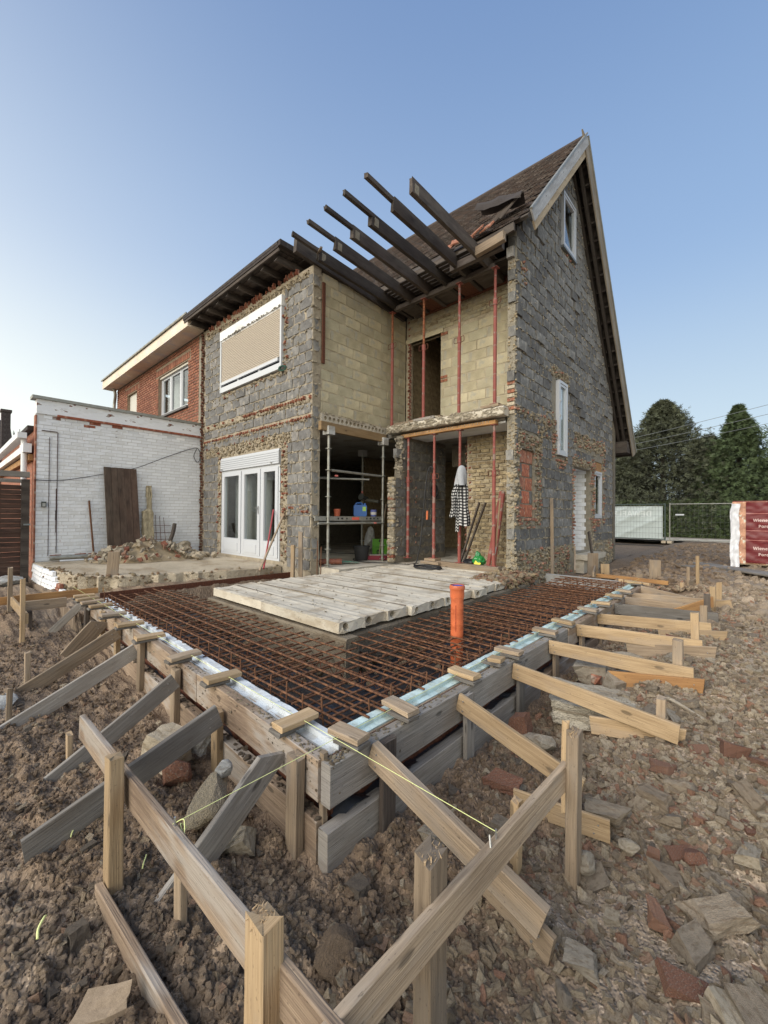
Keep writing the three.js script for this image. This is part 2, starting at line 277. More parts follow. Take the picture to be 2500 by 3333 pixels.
const soilTex = tex(1024, 1024, (u, v) => {
  const f = fbm(u * 8, v * 8, 6, 151, 8, 8), g = fbm(u * 40, v * 40, 3, 155, 40, 40), sp = vnoise(u * 220, v * 220, 7, 220, 220);
  let c = mix3([0.115, 0.09, 0.067], [0.275, 0.226, 0.177], clamp(f * 0.55 + (g - 0.5) * 0.35 + 0.22)); c = mul3(c, 0.8 + 0.4 * vnoise(u * 130, v * 130, 12, 130, 130)); if (sp > 0.86) c = mix3(c, [0.42, 0.36, 0.29], 0.6); if (sp < 0.16) c = mul3(c, 0.62); return c;
}, true, 0.7, 0.7);
const soilBump = tex(512, 512, (u, v) => fbm(u * 14, v * 14, 6, 161, 14, 14) * 0.7 + 0.3 * vnoise(u * 120, v * 120, 6, 120, 120), false, 1.1, 1.1);
M.soil = std({ map: soilTex, bumpMap: soilBump, bumpScale: 0.03, color: new THREE.Color(0.84, 0.84, 0.84), roughness: 1, vertexColors: true });
M.soilPlain = std({ map: soilTex, bumpMap: soilBump, bumpScale: 0.012, roughness: 1 });
function soilTint(x, z) { // dry grey ground to the right, damp brown dug earth to the left, in patches
  const dry = clamp(sstep(-0.9, -0.3, x + (fbm(x * 1.7, z * 1.7, 3, 171) - 0.5) * 1.2) * 0.8 + sstep(0.56, 0.7, fbm(x * 0.8 + 7, z * 0.8, 3, 175)) * 0.5);
  const far = sstep(8, 16, Math.hypot(x, z));
  const c = mix3([1.30, 1.13, 0.97], [2.15, 2.1, 2.0], dry); return mix3(c, [1.1, 0.98, 0.86], far * 0.8);
}
{
  const N = 640, a = 0.34, b = 7.0, cx = -1.0, cz = -1.15, pos = new Float32Array((N + 1) * (N + 1) * 3), uv = new Float32Array((N + 1) * (N + 1) * 2), col = new Float32Array(pos.length), idx = [];
  const ax = (i) => a * Math.sinh(b * (2 * i / N - 1)) * 0.9;
  for (let j = 0; j <= N; j++) for (let i = 0; i <= N; i++) {
    const x = cx + ax(i), z = cz + ax(j), k = j * (N + 1) + i; pos[k * 3] = x; pos[k * 3 + 1] = gH(x, z); pos[k * 3 + 2] = z; uv[k * 2] = x; uv[k * 2 + 1] = z;
    const c = soilTint(x, z); col[k * 3] = c[0]; col[k * 3 + 1] = c[1]; col[k * 3 + 2] = c[2];
  }
  for (let j = 0; j < N; j++) for (let i = 0; i < N; i++) { const k = j * (N + 1) + i; idx.push(k, k + N + 1, k + 1, k + 1, k + N + 1, k + N + 2); }
  const g = new THREE.BufferGeometry(); g.setAttribute('position', new THREE.BufferAttribute(pos, 3)); g.setAttribute('uv', new THREE.BufferAttribute(uv, 2)); g.setAttribute('color', new THREE.BufferAttribute(col, 3)); g.setIndex(idx); g.computeVertexNormals();
  struct('ground', g, M.soil);
}
// clods and gravel nobody could count
function scatter(name, label, category, geo, mat, n, place, colour) {
  const m = shadows(new THREE.InstancedMesh(geo, mat, n)), o = new THREE.Object3D(), c = new THREE.Color(); let k = 0, guard = 0;
  while (k < n && guard++ < n * 30) { const p = place(); if (!p) continue; const [x, z, s, sq] = p; o.position.set(x, gH(x, z) + s * (p[4] ?? 0.12), z); o.rotation.set(rr(0, 6), rr(0, 6), rr(0, 6)); o.scale.set(s * rr(0.8, 1.25), s * sq, s * rr(0.8, 1.25)); o.updateMatrix(); m.setMatrixAt(k, o.matrix); const t = colour(x, z); c.setRGB(t[0], t[1], t[2]); m.setColorAt(k, c); k++; }
  m.count = k; m.name = numbered(name); m.userData = { label, category, kind: 'stuff' }; scene.add(m); return m;
}
const inForm = (x, z) => x < -1.36 && z < -1.13;
const clodGeo = rock(5, 1, 6, 0.28), chipGeo = chunk(31, 1);
// a point seen by the camera at random distance
function seen(d0, d1, pw = 1.4) { const d = d0 + (d1 - d0) * Math.pow(R(), pw), a = rr(-0.76, 0.76), yaw = 0.74335; return [-Math.sin(yaw + a) * d, -Math.cos(yaw + a) * d]; }
scatter('soil_clods', 'crumbly brown soil clods covering the dug ground around the formwork', 'soil', clodGeo, M.soilPlain, 62000, () => {
  const [x, z] = seen(0.75, 6.5, 1.5); if (inForm(x, z)) return null; const calm = sstep(-0.75, -0.4, x) * sstep(-2.3, -1.6, z); if (R() < calm * 0.3 + 0.72 * sstep(-1.05, -0.5, x)) return null; return [x, z, 0.0025 + 0.0155 * Math.pow(R(), 5.0) * (1 - calm * 0.4), rr(0.55, 0.9)];
}, (x, z) => mul3(soilTint(x, z), rr(1.0, 1.65)));
scatter('loose_gravel', 'small broken stone chips strewn over the dry ground on the right', 'gravel', chipGeo, M.stone[1], 17000, () => {
  const [x, z] = seen(0.75, 9, 1.3); if (inForm(x, z)) return null; const right = sstep(-1.3, -0.3, x); if (R() > 0.08 + right * 0.92) return null; if (x > -0.75 && z > -2.0 && R() < 0.6) return null; return [x, z, 0.003 + 0.02 * Math.pow(R(), 3.4), rr(0.4, 0.85)];
}, () => pick([[1.25, 1.14, 1.0], [1.45, 1.36, 1.25], [1.05, 0.95, 0.84], [1.2, 0.9, 0.78], [1.15, 1.07, 0.97], [1.6, 1.55, 1.46]]));
scatter('far_clods', 'churned earth lumps on the bare ground towards the site fence', 'soil', clodGeo, M.soilPlain, 5200, () => {
  const [x, z] = seen(5.5, 25, 1.0); if (x < -2.6 || z < -25 || (x < -1.3 && z > -8.2)) return null; return [x, z, 0.012 + 0.07 * Math.pow(R(), 3.5), rr(0.35, 0.6), 0.05];
}, (x, z) => mul3(soilTint(x, z), rr(0.8, 1.25)));
// ---------- pieces that can be picked apart: the largest 300 of a kind become parts, the rest one instanced part ----------
const pools = new Map();
const camInv = (() => { camera.updateMatrixWorld(); return camera.matrixWorldInverse.copy(camera.matrixWorld).invert(); })();
function piece(key, parent, name, geo, mat, pos, rot, scl, size, tone) {
  const o = new THREE.Object3D(); o.position.set(...pos); if (rot) o.rotation.set(...rot); if (scl) o.scale.set(...scl); o.updateMatrix();
  if (!pools.has(key)) pools.set(key, []); pools.get(key).push({ parent, name, geo, mat, local: o.matrix.clone(), size: size || 0.1, tone: tone || [1, 1, 1] });
}
function settle(key, owner, stuffGeo, stuffMat, limit = 300) {
  const list = pools.get(key) || []; const v = new THREE.Vector3();
  for (const p of list) {
    p.parent.updateWorldMatrix(true, false); p.world = p.parent.matrixWorld.clone().multiply(p.local); v.setFromMatrixPosition(p.world).applyMatrix4(camInv);
    const d = Math.max(0.2, -v.z), sx = Math.abs(v.x / d), sy = Math.abs(v.y / d); const vis = v.z < 0 && sx < 0.98 && sy < 1.3; p.w = (p.size / d) * (vis ? 1 : 0.01);
  }
  list.sort((a, b) => b.w - a.w);
  for (const p of list.slice(0, limit)) { const m = part(p.parent, p.name, p.geo, p.mat); p.local.decompose(m.position, m.quaternion, m.scale); }
  const rest = list.slice(limit); if (!rest.length) return;
  const im = shadows(new THREE.InstancedMesh(stuffGeo, stuffMat, rest.length)), c = new THREE.Color(), inv = owner.matrixWorld.clone().invert(); owner.updateWorldMatrix(true, false); inv.copy(owner.matrixWorld).invert(); const dim = (g) => { if (!g.boundingBox) g.computeBoundingBox(); return g.boundingBox.getSize(new THREE.Vector3()); }, d0 = dim(stuffGeo), fit = new THREE.Matrix4();
  rest.forEach((p, i) => { const d1 = dim(p.geo); fit.makeScale(d1.x / d0.x, d1.y / d0.y, d1.z / d0.z); im.setMatrixAt(i, inv.clone().multiply(p.world).multiply(fit)); const k = p.mat.map === stuffMat.map ? p.mat.color.clone() : stuffMat.color.clone(); c.setRGB(p.tone[0] * k.r / stuffMat.color.r, p.tone[1] * k.g / stuffMat.color.g, p.tone[2] * k.b / stuffMat.color.b); im.setColorAt(i, c); });
  im.name = rest[0].name; im.userData = { kind: 'stuff' }; owner.add(im);
}
function chipped(L, H, D, seed, rough = 0.005, nx = 3, ny = 2) {
  const g = new THREE.BoxGeometry(L, H, D, nx, ny, 1), p = g.attributes.position;
  for (let i = 0; i < p.count; i++) {
    const x = p.getX(i), y = p.getY(i), z = p.getZ(i), h = (k) => hash(Math.round(x * 997), Math.round(y * 991) + 13 * Math.round(z * 983), seed + k);
    const ex = Math.abs(x) > L / 2 - 1e-4 ? 1 : 0, ey = Math.abs(y) > H / 2 - 1e-4 ? 1 : 0;
    if (z > 0) p.setXYZ(i, x - Math.sign(x) * ex * h(1) * rough * 1.4, y - Math.sign(y) * ey * h(2) * rough * 1.4, z - h(3) * rough * (1 + (ex + ey) * 0.9)); else p.setXYZ(i, x, y, z);
  }
  return tri(g, [hash(seed, 1, 2) * 4, hash(seed, 5, 2) * 4]);
}
const G = {};
G.block = [1, 2, 3, 4, 5, 6].map((s) => chipped(0.384, 0.186, 0.1, s, 0.008));
G.half = [1, 2, 3].map((s) => chipped(0.186, 0.186, 0.1, s + 20, 0.008, 2, 2));
G.brick = [1, 2, 3, 4].map((s) => chipped(0.2, 0.058, 0.07, s + 40, 0.003, 2, 1));
G.bit = [1, 2, 3, 4].map((s) => chipped(0.09, 0.06, 0.07, s + 60, 0.014, 2, 1));
G.smooth = [1, 2, 3, 4].map((q) => chipped(0.384, 0.186, 0.1, q + 160, 0.0035));
G.lump = rock(9, 1, 3, 0.25);
const tones = [[0.85, 0.85, 0.85], [1, 1, 1], [1.12, 1.1, 1.08]];
// wall core with openings, front face at local z = 0; u to the right, v up
function wallCore(parent, name, outline, holes, depth, mat, pos, rotY) {
  const s = new THREE.Shape(outline.map((p) => new THREE.Vector2(...p)));
  for (const [a, b, c, d] of holes) s.holes.push(new THREE.Path([new THREE.Vector2(a, c), new THREE.Vector2(b, c), new THREE.Vector2(b, d), new THREE.Vector2(a, d)]));
  const g = tri(new THREE.ExtrudeGeometry(s, { depth, bevelEnabled: false }).translate(0, 0, -depth - 0.014));
  return part(parent, name, g, mat, pos, [0, rotY, 0]);
}
function course(o) { // lay units in courses over a rectangle, leaving the openings
  const { key, wall, name = 'block', u0, u1, v0, v1, L = 0.4, H = 0.2, holes = [], top, geos = G.block, mats = M.block, gap = 0.014, z = -0.045, jit = 0.006, unit = L - gap, seed = 1, drop = 0 } = o;
  let row = 0;
  for (let v = v0; v + H * 0.6 < v1; v += H, row++) {
    const vc = v + H / 2; let spans = [[u0, u1]];
    for (const [a, b, c, d] of holes) if (vc > c && vc < d) spans = spans.flatMap(([p, q]) => (b <= p || a >= q ? [[p, q]] : [[p, a], [b, q]].filter(([m, n]) => n - m > 0.04)));
    const shift = (row % 2) * L / 2 + hash(row, seed, 3) * 0.05;
    for (const [p, q] of spans) for (let k = Math.floor((p - u0 - shift) / L) - 1; ; k++) {
      const a = Math.max(p, u0 + shift + k * L), b = Math.min(q, u0 + shift + (k + 1) * L); if (a >= q) break; if (b - a < 0.045) continue;
      const w = b - a, uc = (a + b) / 2; if (top && vc > top(uc)) continue; if (drop && hash(k + 50, row, seed + 9) < drop) continue;
      const h = hash(k + 77, row, seed), i = Math.floor(h * 9973);
      piece(key, wall, name, geos[i % geos.length], mats[i % mats.length], [uc, vc + (hash(k, row, 5) - 0.5) * jit, z + (hash(k, row, 6) - 0.5) * jit * 2.2 + (h > 0.95 ? (o.proud || 0) : 0)], [(hash(k, row, 7) - 0.5) * 0.014, (hash(k, row, 8) - 0.5) * 0.014, (hash(k, row, 9) - 0.5) * 0.012], [(w - gap) / unit, 1, 1], Math.sqrt(w * H), (o.tones || tones)[i % 3]);
    }
  }
}
// mortar squeezed out of the joints, and rough patches of it
function ooze(parent, name, mat, n, place, colour) {
  const m = shadows(new THREE.InstancedMesh(G.lump, mat, n)), o = new THREE.Object3D(), c = new THREE.Color(); let k = 0, guard = 0;
  while (k < n && guard++ < n * 8) { const p = place(); if (!p) continue; o.position.set(p[0], p[1], p[2] || 0); o.rotation.set(rr(-0.5, 0.5), rr(-0.5, 0.5), rr(-0.6, 0.6)); o.scale.set(p[3], p[4], p[5]); o.updateMatrix(); m.setMatrixAt(k, o.matrix); const t = colour ? colour() : mul3([1, 1, 1], rr(0.75, 1.15)); c.setRGB(...t); m.setColorAt(k, c); k++; }
  m.count = k; m.name = name; m.userData = { kind: 'stuff' }; parent.add(m); return m;
}
const inHole = (u, v, holes, m = 0) => holes.some(([a, b, c, d]) => u > a - m && u < b + m && v > c - m && v < d + m);
function jointOoze(parent, mat, n, u0, u1, v0, v1, holes, top, H = 0.2, big = 1) {
  ooze(parent, 'mortar', mat, n, () => { let u = rr(u0, u1), v = v0 + Math.round(rr(0, (v1 - v0) / H)) * H + rr(-0.012, 0.012); const vert = R() < 0.22; if (vert) { v = rr(v0, v1); u = u0 + Math.round((u - u0) / 0.2) * 0.2; } if (inHole(u, v, holes) || (top && v > top(u))) return null; const s = Math.pow(R(), 2.2) * big; return [u, v, 0.0, (0.012 + 0.045 * s) * (vert ? 0.5 : 1.1), 0.007 + 0.018 * s + (vert ? 0.015 : 0), 0.008 + 0.016 * s]; });
}
const patches = [];
function roughPatch(house, wall, u0, u1, v0, v1, nM, nB, opt = {}) { // broken mortar with stumps of brick in it
  patches.push([wall, u0, u1, v0, v1, nM]);
  for (let i = 0; i < nB; i++) piece(opt.key || 'bit', wall, 'brick', pick(G.bit), pick(M.brick), [rr(u0, u1), v0 + Math.round(rr(0, (v1 - v0) / 0.075)) * 0.075 + 0.01, rr(-0.03, 0.02)], [rr(-0.2, 0.2), rr(-0.4, 0.4), rr(-0.12, 0.12)], [rr(0.5, 1.2), rr(0.7, 1), 1], 0.07, pick(tones));
}
// ---------- the half demolished house ----------
const house = thing('half_demolished_house', 'half demolished grey block house with steep tiled gable and opened rear corner', 'house');
const ZF = -4.54, XP = -5.97, XG = -3.06, ZG = -6.5, GS = 0.9653, SY = (y) => 0.95 + (y - 0.95) * GS, SZ = (z) => z * GS, ZB = -7.2, XL = -10.58, ZR = -13.2;
// rear wall
const doorHole = [-9.47, -6.95, 0.03, 2.27], winHole = [-9.46, -6.88, 3.8, 5.27];
const rear = wallCore(house, 'rear_wall', [[XL, -0.3], [XP, -0.3], [XP, 5.5], [XL, 5.62]], [doorHole, winHole], 0.18, M.mortarMid, [0, 0, ZF], 0);
const rearSkip = [[-9.62, -6.72, -0.3, 2.3], [-10.25, -6.6, 2.3, 2.56], winHole.map((q, i) => q + [-0.02, 0.02, -0.02, 0.02][i]), [-10.6, -6.35, 5.34, 5.9]];
const rowBrick = [2.74, 3.10];
course({ key: 'block', wall: rear, u0: XL + 0.18, u1: XP, v0: -0.06, v1: 2.74, holes: rearSkip, mats: M.blockFacade, seed: 3, proud: 0.012 });
course({ key: 'block', wall: rear, u0: XL + 0.18, u1: XP, v0: 2.81, v1: 3.05, holes: rearSkip, mats: M.blockFacade, seed: 4 });
course({ key: 'block', wall: rear, u0: XL + 0.18, u1: XP, v0: 3.16, v1: 5.36, holes: rearSkip, mats: M.blockFacade, seed: 5, proud: 0.014 });
for (const v of rowBrick) for (let u = XL + 0.25; u < XP - 0.03; u += 0.088) if (hash(Math.round(u * 100), Math.round(v * 10), 1) > (u < -8.4 && v > 3 ? 0.9 : 0.1)) piece('bit', rear, 'brick', pick(G.bit), pick(M.brick.concat([M.rubbleRed])), [u, v + rr(-0.006, 0.006), rr(-0.01, 0.022)], [rr(-0.1, 0.1), rr(-0.2, 0.2), rr(-0.05, 0.05)], [0.84, rr(0.85, 1.15), 1], 0.075, pick(tones));
for (let u = XL + 0.3; u < -6.3; u += 0.085) if (R() > 0.22) piece('bit', rear, 'brick', pick(G.bit), pick(M.brick), [u, 5.55 + rr(-0.015, 0.015), rr(-0.02, 0.03)], [0, rr(-0.2, 0.2), rr(-0.08, 0.08)], [0.62, rr(1.4, 2.1), 1], 0.08, pick(tones));
jointOoze(rear, M.mortar, 1000, XL + 0.18, XP, -0.06, 5.3, rearSkip, null, 0.2, 0.8);
roughPatch(house, rear, -10.3, -6.62, 2.32, 2.58, 520, 16); roughPatch(house, rear, -9.62, -9.47, 0.0, 2.3, 70, 14); roughPatch(house, rear, -6.94, -6.72, 0.0, 2.3, 170, 34);
roughPatch(house, rear, -10.3, -6.1, 5.30, 5.46, 420, 6); roughPatch(house, rear, -6.88, -6.74, 3.7, 5.2, 70, 14); roughPatch(house, rear, -9.4, -6.8, 3.68, 3.78, 120, 5); roughPatch(house, rear, -10.4, -6.0, 3.02, 3.07, 170, 0); roughPatch(house, rear, -10.4, -6.0, 2.67, 2.71, 200, 0); roughPatch(house, rear, -6.9, -6.0, 1.0, 1.12, 40, 8);
// toothed brick corner against the neighbour
for (let v = 0.0, i = 0; v < 5.5; v += 0.075, i++) piece('bit', rear, 'brick', G.bit[i % 4], M.brickOld, [XL + 0.07 + (Math.floor(i / 2) % 2) * 0.05, v + 0.04, 0.012 + (i % 3) * 0.008], [0, rr(-0.2, 0.2), 0], [1.25, 0.95, 1.2], 0.08, tones[i % 3]);
// end of the rear wall where it was sawn off, blocks and their open ends
for (let v = 0, i = 0; v < 5.35; v += 0.2, i++) piece('block', rear, 'block', G.half[i % 3], M.block[i % 3 + 1], [XP - (v > 2.9 && i % 2 ? 0.075 : 0.047) + (i % 3) * 0.003, v + 0.04, -0.10], [0, Math.PI / 2, 0], [0.92, 1, 1], 0.19, tones[i % 3]);
ooze(rear, 'mortar', M.mortar, 160, () => [XP + rr(-0.02, 0.01), Math.round(rr(0, 27)) * 0.2 - 0.06 + rr(-0.015, 0.015), rr(-0.17, 0.0), rr(0.01, 0.03), rr(0.008, 0.02), rr(0.01, 0.04)]);
// inner walls of the opened corner
const innerL = wallCore(house, 'inner_wall', [[4.72, 2.6], [7.2, 2.6], [7.2, 5.4], [4.72, 5.4]], [], 0.14, M.creamJoint, [XP, 0, 0], Math.PI / 2);
course({ key: 'cream', name: 'plastered_block', wall: innerL, u0: 4.74, u1: 7.2, v0: 2.86, v1: 5.4, mats: M.cream, geos: G.smooth, jit: 0.003, gap: 0.012, z: -0.054, seed: 8 });
const backDoor = [-5.89, -5.02, 2.8, 4.86];
const back = wallCore(house, 'back_wall', [[XP, 2.6], [XG - 0.19, 2.6], [XG - 0.19, 5.6], [XP, 5.6]], [backDoor], 0.14, M.creamJoint, [0, 0, ZB], 0);
course({ key: 'cream', name: 'plastered_block', wall: back, u0: XP, u1: XG - 0.19, v0: 2.86, v1: 4.92, holes: [[-6, -5.02, 2.8, 4.99], [-5.02, -4.84, 4.76, 4.9], [-5.02, -4.84, 3.78, 3.96]], mats: M.cream, geos: G.smooth, jit: 0.003, gap: 0.012, z: -0.054, seed: 12 });
course({ key: 'bit', wall: back, name: 'brick', u0: XP, u1: XG - 0.19, v0: 4.93, v1: 5.42, L: 0.21, H: 0.075, geos: G.brick, mats: [M.cream[0], M.cream[1], M.tanBrick[1]], jit: 0.004, gap: 0.012, z: -0.035, unit: 0.2, seed: 15 });
for (const v of [3.82, 3.9, 4.82]) piece('bit', back, 'brick', G.brick[1], M.rubbleRed, [-4.93, v, -0.03], null, [0.85, 1, 1], 0.14);
for (let v = 2.85, i = 0; v < 4.86; v += 0.075, i++) piece('bit', back, 'brick', G.bit[i % 4], i % 3 ? M.tanBrick[i % 3] : M.brick[i % 4], [-5.90, v + 0.04, -0.02 - (i % 2) * 0.02], null, [0.9, 1, 1], 0.07, tones[i % 3]);
part(back, 'lintel', box(1.02, 0.1, 0.1, -5.46, 4.91, -0.04), M.cream[2]);
// floors, ceilings and the shell that keeps the rooms dark
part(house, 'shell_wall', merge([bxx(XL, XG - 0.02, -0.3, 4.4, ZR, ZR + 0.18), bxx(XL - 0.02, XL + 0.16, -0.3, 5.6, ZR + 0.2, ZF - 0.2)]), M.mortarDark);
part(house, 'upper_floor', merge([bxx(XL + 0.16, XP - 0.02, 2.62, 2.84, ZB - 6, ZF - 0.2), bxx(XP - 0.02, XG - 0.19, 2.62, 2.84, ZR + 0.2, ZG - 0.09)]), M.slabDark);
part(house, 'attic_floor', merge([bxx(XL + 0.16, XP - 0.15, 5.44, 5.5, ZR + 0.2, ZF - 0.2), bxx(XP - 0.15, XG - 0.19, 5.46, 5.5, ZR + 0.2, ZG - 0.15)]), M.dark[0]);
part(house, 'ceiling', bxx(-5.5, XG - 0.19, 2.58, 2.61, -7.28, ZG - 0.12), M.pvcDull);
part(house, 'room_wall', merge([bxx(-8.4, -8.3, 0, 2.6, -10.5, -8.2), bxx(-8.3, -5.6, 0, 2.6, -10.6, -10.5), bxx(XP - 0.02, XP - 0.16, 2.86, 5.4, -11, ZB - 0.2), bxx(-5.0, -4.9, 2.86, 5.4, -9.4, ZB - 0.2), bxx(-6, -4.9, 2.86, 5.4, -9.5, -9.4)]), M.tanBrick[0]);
// hollow floor slab edges round the opened corner
function hollowEdge(len, h, depth, step, r, z0 = 0.1, n = 99) { // shape in x (length) and y, holes run along z
  const s = new THREE.Shape(); const seg = Math.ceil(len / 0.06); s.moveTo(0, 0); for (let i = 0; i <= seg; i++) s.lineTo(i / seg * len, 0 + (hash(i, 3, 7) - 0.5) * 0.008); for (let i = seg; i >= 0; i--) s.lineTo(i / seg * len, h + (hash(i, 5, 7) - 0.5) * 0.014);
  let k = 0; for (let x = z0; x < len - r * 1.4 && k < n; x += step, k++) { const p = new THREE.Path(); p.absarc(x + (hash(k, 1, 1) - 0.5) * 0.01, h * 0.5, r, 0, Math.PI * 2, true); s.holes.push(p); }
  return tri(new THREE.ExtrudeGeometry(s, { depth, bevelEnabled: false, curveSegments: 8 }));
}
const edgeL = part(house, 'slab_edge', hollowEdge(1.78, 0.15, 0.5, 0.105, 0.036), M.slab[0], [XP - 0.5 + 0.03, 2.68, -4.74], [0, Math.PI / 2, 0]);
ooze(edgeL, 'mortar', M.mortar, 60, () => [rr(0, 1.78), pick([0.0, 0.15]) + rr(-0.012, 0.012), 0.5, rr(0.02, 0.05), rr(0.01, 0.022), rr(0.01, 0.02)]);
const edgeB = part(house, 'slab_edge', timber(2.66, 0.15, 0.2, { c: 0.02, n: 50, bow: 0.008 }), M.slab[1], [XP + 0.14, 2.75, ZG + 0.01]);
part(edgeB, 'broken_screed', timber(1.5, 0.03, 0.2, { c: 0.008, n: 14, bow: 0.01 }), M.tan[0], [1.1, 0.095, -0.08]);
ooze(edgeB, 'mortar', M.mortar, 260, () => [rr(0.0, 2.66), rr(-0.08, 0.085), 0.1, rr(0.02, 0.08), rr(0.008, 0.02), rr(0.006, 0.016)]);
// ground floor: partition, brick back wall, pier
const partn = wallCore(house, 'partition_wall', [[6.18, 0], [8.0, 0], [8.0, 2.6], [6.42, 2.6], [6.36, 1.72], [6.18, 1.7]], [], 0.15, M.mortarDark, [-5.4, 0, 0], Math.PI / 2);
course({ key: 'block', wall: partn, u0: 6.2, u1: 8.0, v0: 0.12, v1: 2.6, top: (u) => (u < 6.42 ? 1.74 : 9), mats: M.block.slice(0, 2), gap: 0.016, seed: 21, z: -0.05, drop: 0.03 });
jointOoze(partn, M.mortarGrey, 260, 6.2, 8.0, 0.12, 2.5, [], null, 0.2, 0.7);
for (let v = 0.02, i = 0; v < 1.68; v += 0.078, i++) piece('bit', partn, 'brick', G.brick[i % 4], i === 16 || i === 3 ? M.rubbleRed : (i % 5 === 4 ? M.block[2] : pick([M.tanBrick[1], M.tanBrick[2], M.mortar, M.brick[0]])), [6.19, v + 0.04, -0.08], [0, Math.PI / 2, 0], [0.8, 1.05, 1], 0.12, tones[i % 3]);
ooze(partn, 'mortar', M.mortar, 330, () => { const v = rr(0, 2.55); return [v > 1.7 ? 6.42 + rr(-0.06, 0.05) : 6.165 + rr(-0.01, 0.12) * (R() < 0.3 ? 1 : 0.1), v, v > 1.7 ? rr(-0.16, 0.01) : rr(-0.15, 0.005), rr(0.012, 0.05), rr(0.012, 0.04), rr(0.015, 0.05)]; });
for (let i = 0; i < 10; i++) piece('bit', partn, 'brick', pick(G.bit), pick(M.brick), [pick([6.88, 6.9, 7.6]), 0.2 + i * 0.17 + rr(-0.03, 0.03), -0.025], [0, rr(-0.2, 0.2), 0], [0.8, 1.0, 1], 0.07);
const lowBack = wallCore(house, 'brick_wall', [[-4.42, -0.05], [XG - 0.19, -0.05], [XG - 0.19, 2.6], [-4.42, 2.6]], [], 0.2, M.mortar, [0, 0, -7.3], 0);
course({ key: 'bit', wall: lowBack, name: 'brick', u0: -4.42, u1: XG - 0.19, v0: 0.0, v1: 2.56, L: 0.2, H: 0.076, geos: G.brick, mats: M.tanBrick, gap: 0.02, jit: 0.012, z: -0.022, unit: 0.2, seed: 25 });
for (let v = 0, i = 0; v < 2.5; v += 0.076, i++) piece('bit', lowBack, 'brick', G.bit[i % 4], i < 9 || i % 4 === 0 ? M.brick[i % 4] : M.tanBrick[2], [-4.43 - (i % 2) * 0.03, v + 0.035, -0.06], null, [0.9, 1, 1.3], 0.07);
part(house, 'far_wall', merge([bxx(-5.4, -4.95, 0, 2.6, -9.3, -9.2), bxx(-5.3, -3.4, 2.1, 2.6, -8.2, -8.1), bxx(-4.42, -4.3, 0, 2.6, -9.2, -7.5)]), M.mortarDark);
// gable wall, u = -z
const roofTop = (u) => Math.min(6.14 + 1.121 * (u - 6.72), 9.39 - 1.326 * (u - 9.62)) - 0.24;
const gH1 = [9.06, 9.86, 6.83, 8.03], gH2 = [8.80, 9.36, 2.26, 3.88], gH3 = [9.94, 11.24, 0.12, 2.14], gH4 = [11.57, 12.27, 0.92, 2.42], gH5 = [7.06, 7.72, 0.92, 2.2];
const gHoles = [gH1, gH2, gH3, gH4, gH5];
const gable = wallCore(house, 'gable_wall', [[6.85, -0.6], [13.3, -0.6], [13.3, 4.2], [9.66, 9.05], [9.58, 9.05], [6.85, 6.0]], gHoles, 0.14, M.mortarGrey, [XG, 0.95 * (1 - GS), 0], Math.PI / 2); gable.scale.set(GS, GS, 1);
const gSkip = [gH1, [8.56, 9.5, 2.1, 4.12], [9.84, 11.52, 0.1, 2.34], [11.48, 12.36, 0.72, 2.56], [6.9, 8.02, 0.7, 2.46], [9.95, 12.5, 2.62, 2.98]];
course({ key: 'block', wall: gable, u0: 6.86, u1: 13.3, v0: 0.33, v1: 9.2, holes: gSkip, top: (u) => roofTop(u) - 0.06, mats: M.block.slice(0, 4), gap: 0.010, jit: 0.008, z: -0.043, seed: 31, tones: [[0.93, 0.93, 0.93], [1, 1, 1], [1.06, 1.06, 1.05]], proud: 0.035 });
jointOoze(gable, M.mortar, 2200, 6.87, 13.25, 0.33, 8.9, gSkip, roofTop, 0.2, 0.62);
roughPatch(house, gable, 8.38, 9.53, 3.9, 4.1, 150, 8); roughPatch(house, gable, 8.58, 8.78, 2.2, 3.0, 60, 26); roughPatch(house, gable, 9.38, 9.52, 2.2, 3.9, 70, 10); roughPatch(house, gable, 8.75, 9.45, 2.0, 2.2, 40, 18);
roughPatch(house, gable, 9.88, 11.5, 2.16, 2.36, 170, 12); roughPatch(house, gable, 11.25, 11.56, 0.3, 2.4, 150, 60); roughPatch(house, gable, 9.84, 9.95, 0.15, 2.15, 40, 40); roughPatch(house, gable, 12.28, 12.42, 0.8, 2.5, 70, 20); roughPatch(house, gable, 11.5, 12.0, 0.72, 0.9, 30, 22);
roughPatch(house, gable, 6.98, 8.05, 2.22, 2.48, 190, 12); roughPatch(house, gable, 7.74, 8.0, 0.8, 2.25, 150, 26); roughPatch(house, gable, 6.88, 7.06, 0.8, 2.25, 90, 14); roughPatch(house, gable, 7.02, 7.74, 0.74, 0.9, 20, 18);
roughPatch(house, gable, 9.95, 12.5, 2.62, 2.98, 330, 30); roughPatch(house, gable, 7.8, 8.6, 2.5, 3.1, 120, 8); roughPatch(house, gable, 7.0, 7.3, 5.2, 5.6, 24, 14); roughPatch(house, gable, 6.87, 8.6, 2.78, 2.92, 150, 14); roughPatch(house, gable, 9.2, 9.9, 6.72, 6.83, 30, 14);
roughPatch(house, gable, 6.85, 9.7, -0.35, 0.32, 900, 80); roughPatch(house, gable, 11.3, 13.3, -0.3, 0.3, 220, 10);
